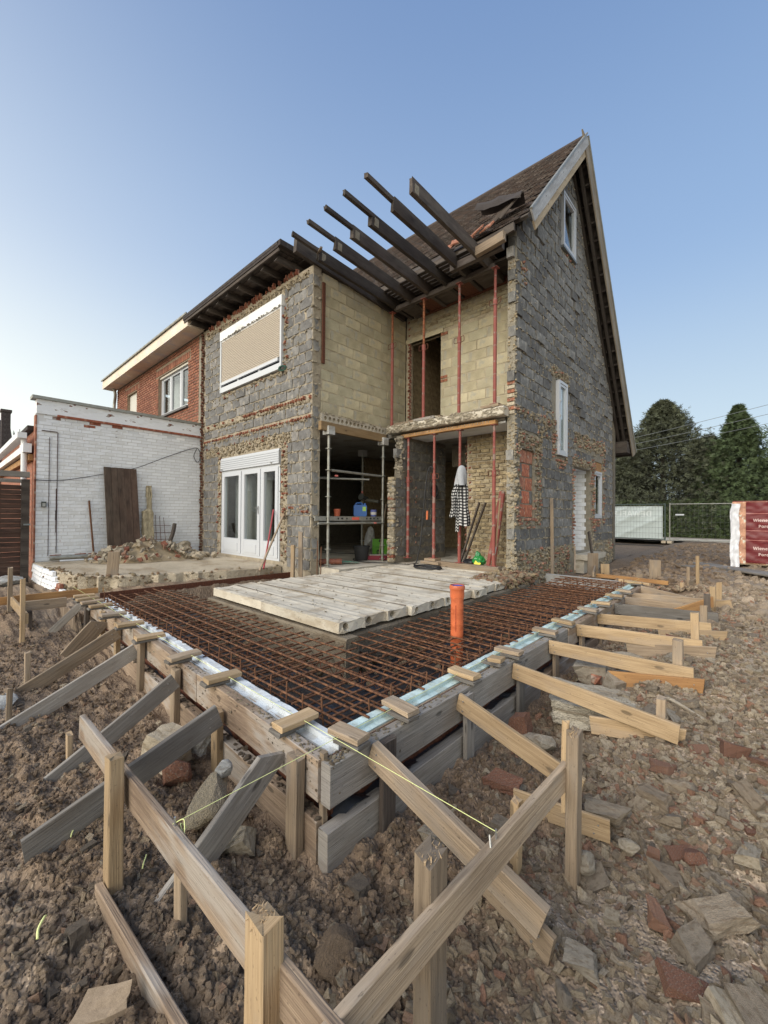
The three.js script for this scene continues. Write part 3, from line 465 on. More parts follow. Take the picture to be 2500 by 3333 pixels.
// blocked window of hollow clay blocks
course({ key: 'block', wall: gable, name: 'clay_block', u0: 7.06, u1: 7.72, v0: 0.94, v1: 2.18, L: 0.34, H: 0.25, geos: [1, 2, 3].map((s) => chipped(0.325, 0.235, 0.08, s + 80, 0.006)), mats: [stoneMat(brickTex, 1.5, 1.35, 1.25), stoneMat(brickTex, 1.35, 1.5, 1.5), stoneMat(brickTex, 1.7, 1.45, 1.3)], unit: 0.325, gap: 0.015, z: -0.09, seed: 35 });
part(gable, 'window_filling', bxx(7.06, 7.72, 0.92, 2.2, -0.16, -0.07), M.mortarGrey);
// broken front end of the gable wall
for (let v = 0.35, i = 0; v < 5.9; v += 0.2, i++) if (v < 2.75 || v > 3.35) piece('block', gable, 'block', G.half[i % 3], M.block[(i % 3) + 1], [6.90 + [0, -0.05, 0.05, 0.01, 0.09, -0.02, 0.03][i % 7] - (v > 5 ? 0.05 : 0), v + 0.09, -0.078 + [0, 0.01, -0.012][i % 3]], [0, -Math.PI / 2, 0], [0.7, 1, 1], 0.19, tones[i % 3]);
for (let v = 2.8, i = 0; v < 3.4; v += 0.075, i++) piece('bit', gable, 'brick', G.brick[i % 4], i % 2 ? M.rubbleRed : M.mortar, [6.86, v, -0.08], [0, -Math.PI / 2, 0], [0.66, 1, 1], 0.12);
ooze(gable, 'mortar', M.mortar, 520, () => { const v = rr(-0.3, 5.5), w = v < 0.35 || (v > 1.2 && v < 2.0) ? 1 : 0.45; if (R() > w + 0.3) return null; return [6.85 + rr(-0.02, 0.07) * w, v, rr(-0.14, 0.01), rr(0.012, 0.045) * w + 0.008, rr(0.012, 0.04) * w + 0.006, rr(0.015, 0.045) * w + 0.008]; }, () => pick([[1, 1, 1], [1.25, 1.15, 0.95], [0.8, 0.8, 0.8], [1.05, 0.98, 0.85]]));
// side door recess of white painted brick, step, trim round it
const recess = part(house, 'door_recess', merge([bxx(XG - 0.75, XG - 0.7, 0.1, 2.12, -10.85, -9.6), bxx(XG - 0.7, XG - 0.15, 0.1, 2.12, -10.91, -10.85), bxx(XG - 0.7, XG - 0.15, 2.11, 2.17, -10.85, -9.6), bxx(XG - 0.7, XG - 0.15, 0.1, 2.12, -9.6, -9.54)]), M.whiteJoint);
{ const w = new THREE.Object3D(); w.position.set(XG - 0.2, 0, -11.235); recess.add(w);
  for (let v = 0.12, r = 0; v < 2.1; v += 0.1, r++) for (let k = 0; k < 3; k++) piece('white', recess, 'brick', chippedWhite(r + k), M.white[k % 3], [XG - 0.22 - k * 0.21 + (r % 2) * 0.1 - 0.1, v + 0.05, -10.845], null, null, 0.12);
  recess.remove(w);
  for (let v = 0.12, r = 0; v < 2.1; v += 0.1, r++) for (let k = 0; k < 6; k++) piece('white', recess, 'brick', chippedWhite(r + k), M.white[k % 3], [XG - 0.7, v + 0.05, -9.72 - k * 0.21 - (r % 2) * 0.1], [0, Math.PI / 2, 0], null, 0.12); }
function chippedWhite(i) { G.wb ??= [1, 2, 3].map((s) => chipped(0.2, 0.09, 0.03, s + 90, 0.003, 2, 1)); return G.wb[i % 3]; }
settle('white', house, G.wb[0], M.white[1]);
part(house, 'door_step', merge([bxx(XG - 0.6, XG + 0.32, 0.0, 0.12, -10.9, -9.65), bxx(XG - 0.6, XG + 0.18, -0.3, -0.003, -10.85, -9.7)]), M.slab[0]);
for (const [wall, u0, u1, v0, v1, n] of patches) ooze(wall, 'mortar', M.mortar, Math.round(n * 0.7), () => [rr(u0, u1), rr(v0, v1), rr(-0.015, 0.01), 0.015 + 0.045 * R() * R(), 0.01 + 0.026 * R(), rr(0.012, 0.035)], () => mul3(pick([[1, 0.98, 0.94], [1.1, 1.03, 0.9], [0.9, 0.88, 0.85], [0.75, 0.70, 0.65]]), rr(0.8, 1.1)));
settle('cream', house, G.block[0], M.cream[1]); settle('block', house, G.block[0], M.block[1]); settle('bit', house, G.bit[0], M.brick[1]);
// ---------- roofs, rafters, windows of the house ----------
{ // main roof: u = x along the eave, slope local y
  const XR = -2.76, X0 = -11.6, e = V3(0, SY(6.02), SZ(-6.62)), r = V3(0, SY(9.39), SZ(-9.62)), len = e.distanceTo(r), ang = Math.atan2(r.y - e.y, e.z - r.z);
  const front = part(house, 'roof', tri(new THREE.BoxGeometry(XR - X0, len, 0.05)), M.dark[1], [(XR + X0) / 2, (e.y + r.y) / 2 - 0.03, (e.z + r.z) / 2], [ang - Math.PI / 2, 0, 0]);
  const tiles = [1, 2, 3].map((s) => chipped(0.235, 0.21, 0.026, s + 110, 0.006, 2, 1));
  const W = XR - X0; let row = 0;
  for (let y = -len / 2 + 0.05; y < len / 2 - 0.02; y += 0.16, row++) for (let k = 0; k < 38; k++) {
    const x = -W / 2 + 0.12 + k * 0.242 + (row % 2) * 0.12; if (x > W / 2 - 0.1) continue; const edge = row < 3 && hash(k, row, 61) < 0.3 + (2 - row) * 0.2; if (edge && x < 3.4) continue;
    piece('tile', front, 'roof_tile', tiles[(k + row) % 3], M.tile[Math.floor(hash(k, row, 9) * 4)], [x, y, 0.036 + hash(k, row, 3) * 0.008], [-0.16, 0, (hash(k, row, 4) - 0.5) * 0.06], null, 0.18, tones[Math.floor(hash(k, row, 5) * 3)]);
  }
  settle('tile', house, tiles[0], M.tile[1]);
  const be = V3(0, SY(2.9), SZ(-14.5)), bl = be.distanceTo(r), ba = Math.atan2(r.y - be.y, be.z - r.z);
  part(house, 'rear_roof', tri(new THREE.BoxGeometry(W - 0.04, bl, 0.06)), M.dark[1], [(XR + X0) / 2 - 0.02, (be.y + r.y) / 2 - 0.03, (be.z + r.z) / 2], [ba - Math.PI / 2, 0, 0]);
  part(house, 'ridge', rod([X0, SY(9.40), SZ(-9.63)], [XR - 0.02, SY(9.40), SZ(-9.63)], 0.06, 8), M.tile[0]);
  // bargeboards of the gable
  const A = [XR, SY(6.1), SZ(-6.70)], P = [XR, SY(9.43), SZ(-9.66)], B = [XR, SY(2.95), SZ(-14.47)], n1 = V3(0, 0.67, 0.74);
  const off = (p, d, n, x = 0) => [p[0] + x, p[1] + n.y * d, p[2] + n.z * d];
  beam(house, 'bargeboard', off(A, -0.06, n1, 0.02), off(P, -0.06, n1, 0.02), 0.19, 0.028, std({ map: T.grey, color: new THREE.Color(1.55, 1.7, 1.9), roughness: 0.7 }), { up: n1, n: 20, cutB: -0.9 });
  beam(house, 'bargeboard', off(A, -0.21, n1, -0.004), off(P, -0.21, n1, -0.004), 0.14, 0.028, std({ map: T.grey, color: new THREE.Color(1.7, 1.5, 1.15) }), { up: n1, n: 20, cutB: -0.9 });
  beam(house, 'barge_trim', off(A, 0.045, n1, 0.026), off(P, 0.045, n1, 0.026), 0.035, 0.05, M.galv, { up: n1 });
  const n2 = V3(0, 0.6, -0.8);
  beam(house, 'bargeboard', off(P, -0.15, n2, 0.016), off(B, -0.15, n2, 0.016), 0.30, 0.03, std({ map: T.tan, bumpMap: woodBump, bumpScale: 0.003, color: new THREE.Color(0.88, 0.98, 1.08) }), { up: n2, n: 24, cutA: 0.9, cutB: 0.3 });
  beam(house, 'barge_trim', off(P, 0.02, n2, 0.03), off(B, 0.02, n2, 0.03), 0.05, 0.06, M.galv, { up: n2 });
  // battens between wall and rear bargeboard
  for (let t = 0.03; t < 1; t += 0.052) { const y = SY(lerp(9.2, 3.2, t)), z = SZ(lerp(-9.66, -14.2, t)); part(house, 'batten', box(0.34, 0.045, 0.06, XR - 0.2, y - 0.1, z), M.dark[1]); }
  for (const k of [0, 1]) beam(house, 'rafter', off([XG + 0.02 + k * 0.14, SY(9.05), SZ(-9.66)], -0.05, n2), off([XG + 0.02 + k * 0.14, SY(3.1), SZ(-14.1)], -0.05, n2), 0.12, 0.06, M.dark[0], { up: n2 });
  part(house, 'eave_box', box(0.45, 0.32, 0.5, XR - 0.26, SY(3.05), SZ(-14.0)), M.dark[1]);
  // torn felt and red tiles at the eave
  const flap = new THREE.CylinderGeometry(0.24, 0.24, 0.75, 16, 6, true, 0.2, 2.3), fp = flap.attributes.position;
  for (let i = 0; i < fp.count; i++) { const n = fbm(fp.getX(i) * 6 + 3, fp.getY(i) * 5, 2, 3) - 0.5; fp.setXYZ(i, fp.getX(i) + n * 0.09, fp.getY(i) + n * 0.06, fp.getZ(i) + n * 0.09); }
  part(house, 'roof_flap', tri(flap), std({ color: new THREE.Color(0.05, 0.042, 0.04), roughness: 0.95, side: THREE.DoubleSide }), [-3.3, SY(6.36), SZ(-6.72)], [0.2, 0.25, Math.PI / 2 - 0.1]);
  for (let i = 0; i < 5; i++) part(house, 'roof_tile', tiles[i % 3], M.rubbleRed, [-3.42 - i * 0.2, SY(6.06) + (i % 2) * 0.03, SZ(-6.5) + rr(-0.04, 0.04)], [-0.7, rr(-0.3, 0.3), rr(-0.3, 0.3)]);
  for (let i = 0; i < 3; i++) beam(house, 'batten', [-3.4 + i * 0.1, SY(6.1), SZ(-6.5)], [-3.1 + i * 0.11, SY(6.42) + i * 0.05, SZ(-6.68)], 0.04, 0.02, M.dark[2]);
  beam(house, 'eave_board', [-6.1, SY(5.94), SZ(-6.6)], [-3.0, SY(5.94), SZ(-6.6)], 0.09, 0.03, M.dark[2], { n: 20, bow: 0.012 });
  beam(house, 'eave_board', [-4.0, SY(5.80), SZ(-6.52)], [-2.95, SY(5.86), SZ(-6.52)], 0.14, 0.05, M.dark[2], { bow: 0.01 });
  beam(house, 'wall_plate', [-4.1, SY(5.56), SZ(-6.42)], [-3.1, SY(5.56), SZ(-6.42)], 0.13, 0.09, M.dark[2]);
  beam(house, 'timber_lintel', [-3.53, 5.40, -6.08], [-3.0, 5.43, -6.06], 0.15, 0.09, M.tan[0], { rough: 0.02 });
}
// six hanging joists with notched tongues
for (const [i, x] of [-5.71, -5.28, -4.85, -4.42, -3.98, -3.56].entries()) {
  const j = beam(house, 'joist', [x, 5.52, i === 5 ? -4.36 : -4.45], [x, 5.43, -7.1], 0.215, 0.068, M.dark[i % 3], { n: 14, rough: 0.05, bow: 0.006 });
  if (i < 5) part(j, 'joist_tongue', timber(0.62 + (i % 3) * 0.03, 0.07, 0.06, { rough: 0.03 }), M.dark[(i + 1) % 3], [-0.55, 0.068, 0]);
  if (i === 0) part(j, 'batten', timber(0.2, 0.03, 0.04), M.tan[0], [-0.06, 0.03, 0.16], [0, 1.2, 0]);
  part(j, 'paint_patch', box(0.09, 0.13, 0.004, 0.1, -0.02, 0.036), M.mortarGrey);
}
for (let i = 0; i < 5; i++) part(house, 'ceiling_panel', box(0.34, 0.02, 0.5, -5.49 + i * 0.433, 5.37, -6.95), i % 2 ? M.rustDark : M.dark[2]);
for (let i = 0; i < 7; i++) part(house, 'ceiling_board', box(2.5, 0.02, 0.09, -4.7, 5.545, -6.15 - i * 0.11), M.dark[i % 3]);
beam(house, 'edge_beam', [XP + 0.0, 5.66, -4.15], [XP + 0.0, 5.47, -7.1], 0.25, 0.09, M.dark[1], { n: 14 });
beam(house, 'wall_beam', [-5.5, 5.40, ZB + 0.05], [XG - 0.2, 5.40, ZB + 0.05], 0.13, 0.06, M.rustDark);
part(house, 'wall_strip', box(0.03, 1.5, 0.06, XP + 0.03, 4.5, -4.77), M.rustDark);
// flat roof over the standing part
{
  const deck = part(house, 'flat_roof', merge([bxx(-10.62, -6.42, 5.80, 5.84, -7.5, -4.12), bxx(-10.62, XP - 0.05, 5.76, 5.798, -7.5, -4.62)]), M.dark[1]);
  part(deck, 'roof_edge', merge([bxx(-10.66, -6.40, 5.842, 5.90, -4.2, -4.08), bxx(-6.42, -6.33, 5.80, 5.90, -7.4, -4.08), bxx(-10.66, -6.41, 5.79, 5.839, -4.11, -4.085)]), M.felt);
  for (let i = 0; i < 9; i++) beam(deck, 'rafter', [-10.35 + i * 0.47, 5.70 + rr(-0.01, 0.01), -4.17], [-10.35 + i * 0.47, 5.72, -5.6], 0.13, 0.06, M.dark[i % 3], { cutA: 0.6 });
  for (let i = 0; i < 5; i++) part(deck, 'roof_board', timber(4.1, 0.02, 0.11, { n: 10 }), M.dark[i % 3], [-10.58, 5.782, -4.19 - i * 0.115]);
  part(deck, 'gutter_edge', bxx(-10.64, -6.41, 5.73, 5.788, -4.125, -4.10), M.dark[2]);
}
// windows
function frame(w, h, t, d, bars = [], hb = []) { const L = [bxx(0, t, 0, h, -d, 0), bxx(w - t, w, 0, h, -d, 0), bxx(t, w - t, 0, t, -d, 0), bxx(t, w - t, h - t, h, -d, 0)]; for (const b of bars) L.push(bxx(b - t / 2, b + t / 2, t, h - t, -d + 0.004, -0.004)); for (const b of hb) L.push(bxx(t, w - t, b - t / 2, b + t / 2, -d + 0.006, -0.006)); return merge(L); }
function windowUnit(parent, name, w, h, pos, rotY, o = {}) {
  const f = part(parent, name, frame(w, h, o.t || 0.06, o.d || 0.07, o.bars || []), o.mat || M.pvc, pos, [0, rotY, 0]); const t = o.t || 0.06;
  const xs = [t / 2, ...(o.bars || []), w - t / 2];
  for (let i = 0; i < xs.length - 1; i++) { const a = xs[i] + t / 2, b = xs[i + 1] - t / 2; const s = part(f, 'sash', frame(b - a - 0.006, h - 2 * t - 0.006, 0.05, 0.05), o.mat || M.pvc, [a + 0.003, t + 0.003, -0.012]); part(f, 'pane', bxx(a + 0.05, b - 0.05, t + 0.05, h - t - 0.05, -0.045, -0.041), M.glass); void s; }
  return f;
}
// rolled down shutter over the upper window
{
  const x0 = -9.42, x1 = -6.92, y0 = 3.82, zf = ZF + 0.02;
  const s = part(house, 'window', merge([bxx(x0 - 0.04, x0 + 0.01, y0, 5.24, zf - 0.08, zf + 0.035), bxx(x1 - 0.02, x1 + 0.03, y0, 5.24, zf - 0.08, zf + 0.035), bxx(x0 + 0.01, x1 - 0.02, y0, y0 + 0.12, zf - 0.08, zf + 0.03), bxx(x0 + 0.7, x0 + 0.78, y0 + 0.12, y0 + 0.3, zf - 0.08, zf - 0.01), bxx(x0 + 1.6, x0 + 1.68, y0 + 0.12, y0 + 0.3, zf - 0.08, zf - 0.01)]), M.pvc);
  part(s, 'shutter_box', merge([bxx(x0 - 0.04, x1 + 0.045, 5.05, 5.26, zf - 0.1, zf + 0.045), bxx(x0, x1, 5.02, 5.05, zf - 0.08, zf + 0.02)]), M.pvcDull);
  const slat = tri(new THREE.CylinderGeometry(0.0165, 0.0165, x1 - x0 - 0.03, 8, 1, false).rotateZ(Math.PI / 2).scale(1, 1, 0.7).translate(0, 0, -0.004)), sm = plain(0.50, 0.435, 0.355, 0.55);
  for (let i = 0; i < 26; i++) part(s, 'slat', slat, sm, [(x0 + x1) / 2 - 0.005, 4.085 + i * 0.037, zf + 0.012], [Math.PI / 2 - Math.PI / 2, 0, 0]);
  part(s, 'slat_back', bxx(x0, x1, 4.06, 5.03, zf - 0.03, zf - 0.012), plain(0.10, 0.085, 0.07, 0.9));
  part(s, 'end_slat', bxx(x0, x1 - 0.1, 4.0, 4.062, zf - 0.01, zf + 0.03), M.pvc); part(s, 'pane', bxx(x0, x1, y0 + 0.1, 4.06, zf - 0.07, zf - 0.065), M.black);
  ooze(s, 'mortar', M.mortarGrey, 60, () => [rr(x0 + 0.1, x1), 5.045 + rr(0, 0.02), zf + 0.05, rr(0.01, 0.05), rr(0.006, 0.015), 0.01]);
  part(house, 'cable_bundle', tri(new THREE.TorusGeometry(0.07, 0.03, 6, 12).scale(1, 0.6, 1)), plain(0.03, 0.08, 0.06, 0.7), [-6.84, 3.8, ZF + 0.05], [0.4, 0.5, 0]);
}
// French doors with a shutter box on top
{
  const x0 = -9.45, w = 2.46, z = ZF - 0.02, d = part(house, 'french_door', frame(w, 1.93, 0.05, 0.09, [0.96, 1.76]), M.pvc, [x0, 0.03, z]);
  const leaf = (a, b) => { const s = part(d, 'door_leaf', merge([bxx(a, a + 0.09, 0.05, 1.88, -0.06, 0.012), bxx(b - 0.1, b, 0.05, 1.88, -0.06, 0.012), bxx(a + 0.09, b - 0.1, 1.8, 1.88, -0.06, 0.012), bxx(a + 0.09, b - 0.1, 0.05, 0.38, -0.06, 0.010), bxx(a + 0.12, b - 0.13, 0.10, 0.28, 0.0, 0.022)]), M.pvc); part(s, 'pane', bxx(a + 0.09, b - 0.1, 0.38, 1.8, -0.03, -0.025), M.glass); return s; };
  leaf(0.06, 0.93); const l2 = leaf(0.99, 1.73); leaf(1.79, 2.4);
  part(l2, 'handle', merge([box(0.025, 0.16, 0.02, 1.69, 1.02, 0.02), box(0.12, 0.018, 0.02, 1.63, 1.06, 0.045)]), M.nail);
  for (let i = 0; i < 6; i++) part(d, 'shutter_rib', box(w, 0.034, 0.02, w / 2, 1.96 + i * 0.045, 0.03), M.pvc);
  part(d, 'shutter_face', bxx(0, w, 1.935, 2.235, -0.1, 0.028), M.pvc); part(d, 'curtain', bxx(0.1, 1.7, 0.1, 1.9, -0.32, -0.3), plain(0.25, 0.25, 0.24, 1));
  for (const x of [0.08, w - 0.25]) part(d, 'catch', box(0.06, 0.02, 0.03, x, 1.975, 0.055), M.nail);
  part(house, 'door_gap', bxx(-9.45, -6.98, -0.16, 0.028, ZF - 0.12, ZF - 0.05), M.black); for (let i = 0; i < 9; i++) part(house, 'brick', G.brick[i % 4], M.brick[i % 4], [-9.2 + i * 0.215, -0.08, ZF + 0.03], [0, rr(-0.1, 0.1), 0]);
}
const gw = (h) => [XG + 0.012, h[2], -h[0]];
{ const a = windowUnit(house, 'window', 0.77, 1.16, [XG + 0.05, SY(6.83), SZ(-9.06)], Math.PI / 2, { t: 0.05, d: 0.14 }); part(a, 'frame_edge', bxx(-0.03, 0.80, -0.05, -0.002, -0.16, 0.01), M.steelDull);
  const b = windowUnit(house, 'window', 0.485, 1.53, [XG + 0.055, SY(2.27), SZ(-8.83)], Math.PI / 2, { t: 0.055, d: 0.17 }); part(b, 'blind', bxx(0.1, 0.39, 0.12, 1.41, -0.09, -0.085), plain(0.75, 0.78, 0.8, 0.8)); part(b, 'side_panel', bxx(-0.02, -0.002, 0.3, 1.45, -0.2, 0.0), M.pvc);
  for (const y of [0.2, 0.8, 1.1]) part(b, 'bracket', box(0.03, 0.04, 0.02, 0.04, y, 0.008), M.nail);
  const c = windowUnit(house, 'window', 0.64, 1.2, [XG - 0.01, SY(0.93), SZ(-11.59)], Math.PI / 2, { t: 0.06, d: 0.09 }); part(c, 'timber_board', bxx(0, 0.64, 1.205, 1.43, -0.09, -0.02), M.ochre);
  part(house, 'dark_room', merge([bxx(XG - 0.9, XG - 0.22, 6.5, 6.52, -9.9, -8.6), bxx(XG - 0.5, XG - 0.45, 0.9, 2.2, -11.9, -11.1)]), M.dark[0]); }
// ---------- neighbouring brick house ----------
{
  const n = thing('neighbour_brick_house', 'red brick house with cream eaves box joined to the left of the stripped house', 'house');
  const X0 = -18.0, X1 = -10.74, w1 = [-13.68, -11.46, 3.9, 5.15], w2 = [-16.75, -15.72, 4.0, 5.18];
  const wall = wallCore(n, 'brick_wall', [[X0, 0], [X1, 0], [X1, 5.7], [X0, 5.7]], [w1, w2], 0.2, stoneMat(mortarTex, 0.5, 0.43, 0.4), [0, 0, ZF], 0);
  course({ key: 'nb', wall, name: 'brick', u0: X0, u1: X1, v0: 2.85, v1: 5.62, L: 0.215, H: 0.076, holes: [w1, w2, [-13.9, -11.3, 5.15, 5.4], [-17, -15.5, 5.18, 5.4]], geos: G.brick, mats: M.brickHouse, gap: 0.014, jit: 0.003, z: -0.03, unit: 0.2, seed: 51, tones: [[0.95, 0.95, 0.95], [1, 1, 1], [1.05, 1.05, 1.05]] });
  for (const [a, b, v] of [[-13.85, -11.35, 5.2], [-16.95, -15.55, 5.23]]) for (let u = a; u < b; u += 0.074) piece('nb', wall, 'brick', G.bit[Math.floor(R() * 4)], M.brickHouse[Math.floor(R() * 4)], [u, v + 0.07, -0.032], null, [0.68, 3.0, 1], 0.11, pick(tones));
  settle('nb', n, G.brick[0], M.brickHouse[1]);
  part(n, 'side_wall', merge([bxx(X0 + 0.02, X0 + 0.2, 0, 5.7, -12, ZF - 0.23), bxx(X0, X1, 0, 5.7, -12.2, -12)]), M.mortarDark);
  part(n, 'corner_strip', bxx(X1 + 0.002, X1 + 0.13, 0, 5.6, ZF - 0.1, ZF + 0.005), M.mortarGrey);
  const em = std({ map: rep(creamTex, 0.5), color: new THREE.Color(1.75, 1.7, 1.95), roughness: 0.7 });
  part(n, 'eaves_box', merge([bxx(-18.25, -10.46, 5.66, 5.90, -4.16, -4.12), bxx(-18.25, -10.46, 5.62, 5.658, ZF + 0.01, -4.12), bxx(-18.25, -18.21, 5.66, 5.90, ZF, -4.161), bxx(-10.50, -10.46, 5.66, 5.9, ZF, -4.161)]), em);
  part(n, 'roof', bxx(-18.2, -10.5, 5.904, 5.95, -12.2, -4.10), M.felt); part(n, 'eaves_trim', bxx(-18.27, -10.45, 5.902, 5.945, -4.098, -4.07), M.galv);
  part(n, 'downpipe', tube([[-17.85, 5.62, -4.4], [-17.85, 5.4, -4.44], [-18.02, 5.15, -4.46], [-18.05, 4.9, -4.46], [-18.05, 3.0, -4.46]], 0.05, 10), M.galv);
  const a = windowUnit(n, 'window', 2.22, 1.25, [w1[0], w1[2], ZF - 0.1], 0, { t: 0.07, d: 0.08, bars: [0.72, 1.48] });
  part(a, 'sill', bxx(-0.06, 2.28, -0.06, -0.003, 0.0, 0.16), plain(0.12, 0.12, 0.12, 0.7)); part(a, 'shutter_box', bxx(0, 2.22, 1.19, 1.25, 0.002, 0.05), plain(0.62, 0.58, 0.5, 0.6));
  part(a, 'curtain', bxx(0.1, 0.7, 0.05, 1.2, -0.3, -0.28), plain(0.3, 0.3, 0.3, 1)); part(n, 'room', merge([bxx(-14.2, -11, 3.4, 5.4, -7.2, -7.1), bxx(-14.2, -11, 5.4, 5.44, -7.2, -4.8)]), plain(0.3, 0.29, 0.27));
  const s = part(n, 'roller_shutter', bxx(w2[0], w2[1], w2[2], w2[3], ZF - 0.14, ZF - 0.11), M.pvcDull); const sl = box(1.03, 0.034, 0.016); for (let i = 0; i < 26; i++) part(s, 'slat', sl, plain(0.62, 0.6, 0.54, 0.6), [(w2[0] + w2[1]) / 2, w2[2] + 0.25 + i * 0.037, ZF - 0.1]);
}
// ---------- white painted annex ----------
{
  const a = thing('white_brick_annex', 'single storey annex of white painted brick with flaking parapet on the left', 'annex');
  const XA = -10.58, z0 = -1.28;
  const wall = wallCore(a, 'painted_wall', [[1.28, -0.4], [4.54, -0.4], [4.54, 2.94], [1.28, 2.94]], [], 0.2, M.whiteJoint, [XA, 0, 0], Math.PI / 2);
  const wb = [1, 2, 3].map((s) => chipped(0.2, 0.06, 0.03, s + 130, 0.0025, 2, 1));
  const flake2 = stoneMat(brickTex, 1.05, 0.9, 0.85);
  course({ key: 'wb', wall, name: 'brick', u0: 1.29, u1: 4.53, v0: -0.02, v1: 2.76, L: 0.208, H: 0.072, geos: wb, mats: M.white, gap: 0.007, jit: 0.002, z: -0.021, unit: 0.2, seed: 61, tones: [[0.97, 0.97, 0.97], [1, 1, 1], [1.02, 1.02, 1.02]] });
  course({ key: 'wb', wall, name: 'brick', u0: 1.40, u1: 4.53, v0: 2.77, v1: 2.92, L: 0.208, H: 0.072, geos: wb, mats: [M.white[0], M.flake, M.flake, flake2, M.white[1]], gap: 0.007, jit: 0.004, z: -0.018, unit: 0.2, seed: 63 });
  for (let i = 0; i < 9; i++) piece('wb', wall, 'brick', wb[i % 3], i % 3 === 1 ? M.white[0] : flake2, [1.62 + i * 0.21, 0.07, -0.018], null, null, 0.14);
  settle('wb', a, wb[0], M.white[1]);
  const par = part(a, 'parapet', bxx(-0.0, 0.0, 0, 0, 0, 0), M.white[1]); par.geometry = merge([bxx(XA - 0.2, XA + 0.012, 2.93, 3.22, -4.53, z0 - 0.01)]); par.material = M.flake2 = stoneMat(flakeTex, 1, 1, 1, 0.004); par.material.map = rep(whitePaint(0.675), 0.8, 1.3);
  part(a, 'parapet_ledge', timber(2.9, 0.05, 0.03, { n: 30, bow: 0.004, rough: 0.02 }), flake2, [XA + 0.012, 2.925, -1.62], [0, Math.PI / 2, 0]);
  part(a, 'capping', bxx(XA - 0.26, XA + 0.05, 3.223, 3.28, -4.55, z0 + 0.06), M.galv);
  part(a, 'end_wall', bxx(-17, XA - 0.21, -0.4, 2.6, z0 - 0.2, z0 - 0.0), M.brickHouse[2]); part(a, 'end_strip', bxx(XA - 0.2, XA - 0.004, -0.4, 2.9, z0 - 0.02, z0 + 0.004), M.brickHouse[2]);
  part(a, 'flat_roof', bxx(-17, XA - 0.2, 2.62, 2.7, -4.5, z0 + 0.1), M.felt);
  // slots left in the paint where a frame was
  const slot = plain(0.075, 0.04, 0.035, 1); part(wall, 'slot', merge([box(0.007, 2.4, 0.02, 1.50, 1.28, -0.006), box(0.009, 2.45, 0.02, 1.63, 1.36, -0.006), box(0.016, 0.9, 0.022, 1.622, 1.0, -0.006), box(0.02, 0.2, 0.022, 1.618, 0.9, -0.006), box(0.25, 0.014, 0.02, 1.5, 2.6, 0.0)]), slot);
  for (let i = 0; i < 26; i++) part(wall, 'chip', pick(G.bit), R() < 0.5 ? slot : flake2, [rr(1.35, 4.5), R() < 0.4 ? rr(2.45, 2.9) : rr(0.1, 2.6), -0.031], [0, 0, rr(-0.5, 0.5)], [rr(0.2, 0.7), rr(0.15, 0.4), 1]).scale.set(rr(0.15, 0.6), rr(0.1, 0.35), 1);
  const kb = part(a, 'key_box', new THREE.BoxGeometry(0.075, 0.11, 0.05), plain(0.05, 0.055, 0.05, 0.5), [XA + 0.028, 1.12, -1.42], [0, Math.PI / 2, 0]); part(kb, 'key_box_lid', new THREE.BoxGeometry(0.05, 0.07, 0.014), plain(0.35, 0.36, 0.34, 0.4), [0, -0.01, 0.03]);
  // gutter, downpipe and eave on the far side
  part(a, 'gutter', merge([bxx(-17, -10.66, 2.42, 2.53, -1.16, -1.02), bxx(-17, -11.2, 2.16, 2.30, -1.22, -1.12), bxx(-11.2, -10.7, 2.15, 2.33, -1.24, -1.11)]), M.pvcDull); part(a, 'downpipe', rod([-10.9, 0.2, -1.16], [-10.86, 2.42, -1.14], 0.05, 12), M.pvcDull);
  part(a, 'eave_timber', bxx(-17, -10.75, 2.0, 2.12, -1.27, -1.2), M.ochre);
  const cw = part(a, 'wall_cable', tube([[XA + 0.02, 1.6, -1.26], [XA + 0.02, 1.62, -1.7], [XA + 0.05, 1.80, -2.41], [XA + 0.06, 2.0, -3.06], [XA + 0.02, 2.32, -3.7], [XA + 0.02, 2.62, -4.36], [XA + 0.02, 2.55, -4.5], [XA + 0.02, 2.32, -4.5], [XA + 0.03, 2.27, -4.42], [XA + 0.03, 2.42, -4.35], [XA + 0.02, 2.6, -4.42]], 0.008, 6, 80), M.cable); void cw;
}
// ---------- garden gate of brown boards at the far left ----------
{
  const f = thing('board_gate', 'dark brown gate of horizontal boards at the left edge beside the white annex', 'gate');
  part(f, 'post', bxx(-10.62, -10.5, -0.4, 1.6, -1.2, -1.08), M.dark[1]); for (let i = 0; i < 19; i++) part(f, 'board', timber(2.0, 0.088, 0.025, { n: 5, bow: 0.001 }), std({ map: T.dark, color: new THREE.Color(1.05, 0.68, 0.55), roughness: 0.8 }), [-10.56 + (i % 2) * 0.012, -0.22 + i * 0.092, -1.1], [0, -Math.PI / 2, 0]);
  part(f, 'top_rail', timber(2.1, 0.11, 0.1, {}), M.grey[0], [-10.56, 1.69, -1.2], [0, -Math.PI / 2, 0]); part(f, 'rail', timber(2.1, 0.07, 0.06, {}), M.grey[0], [-10.55, 1.56, -1.2], [0, -Math.PI / 2, 0]); part(f, 'latch', box(0.04, 0.03, 0.1, -10.46, 0.72, -1.16), M.steelDull);
}
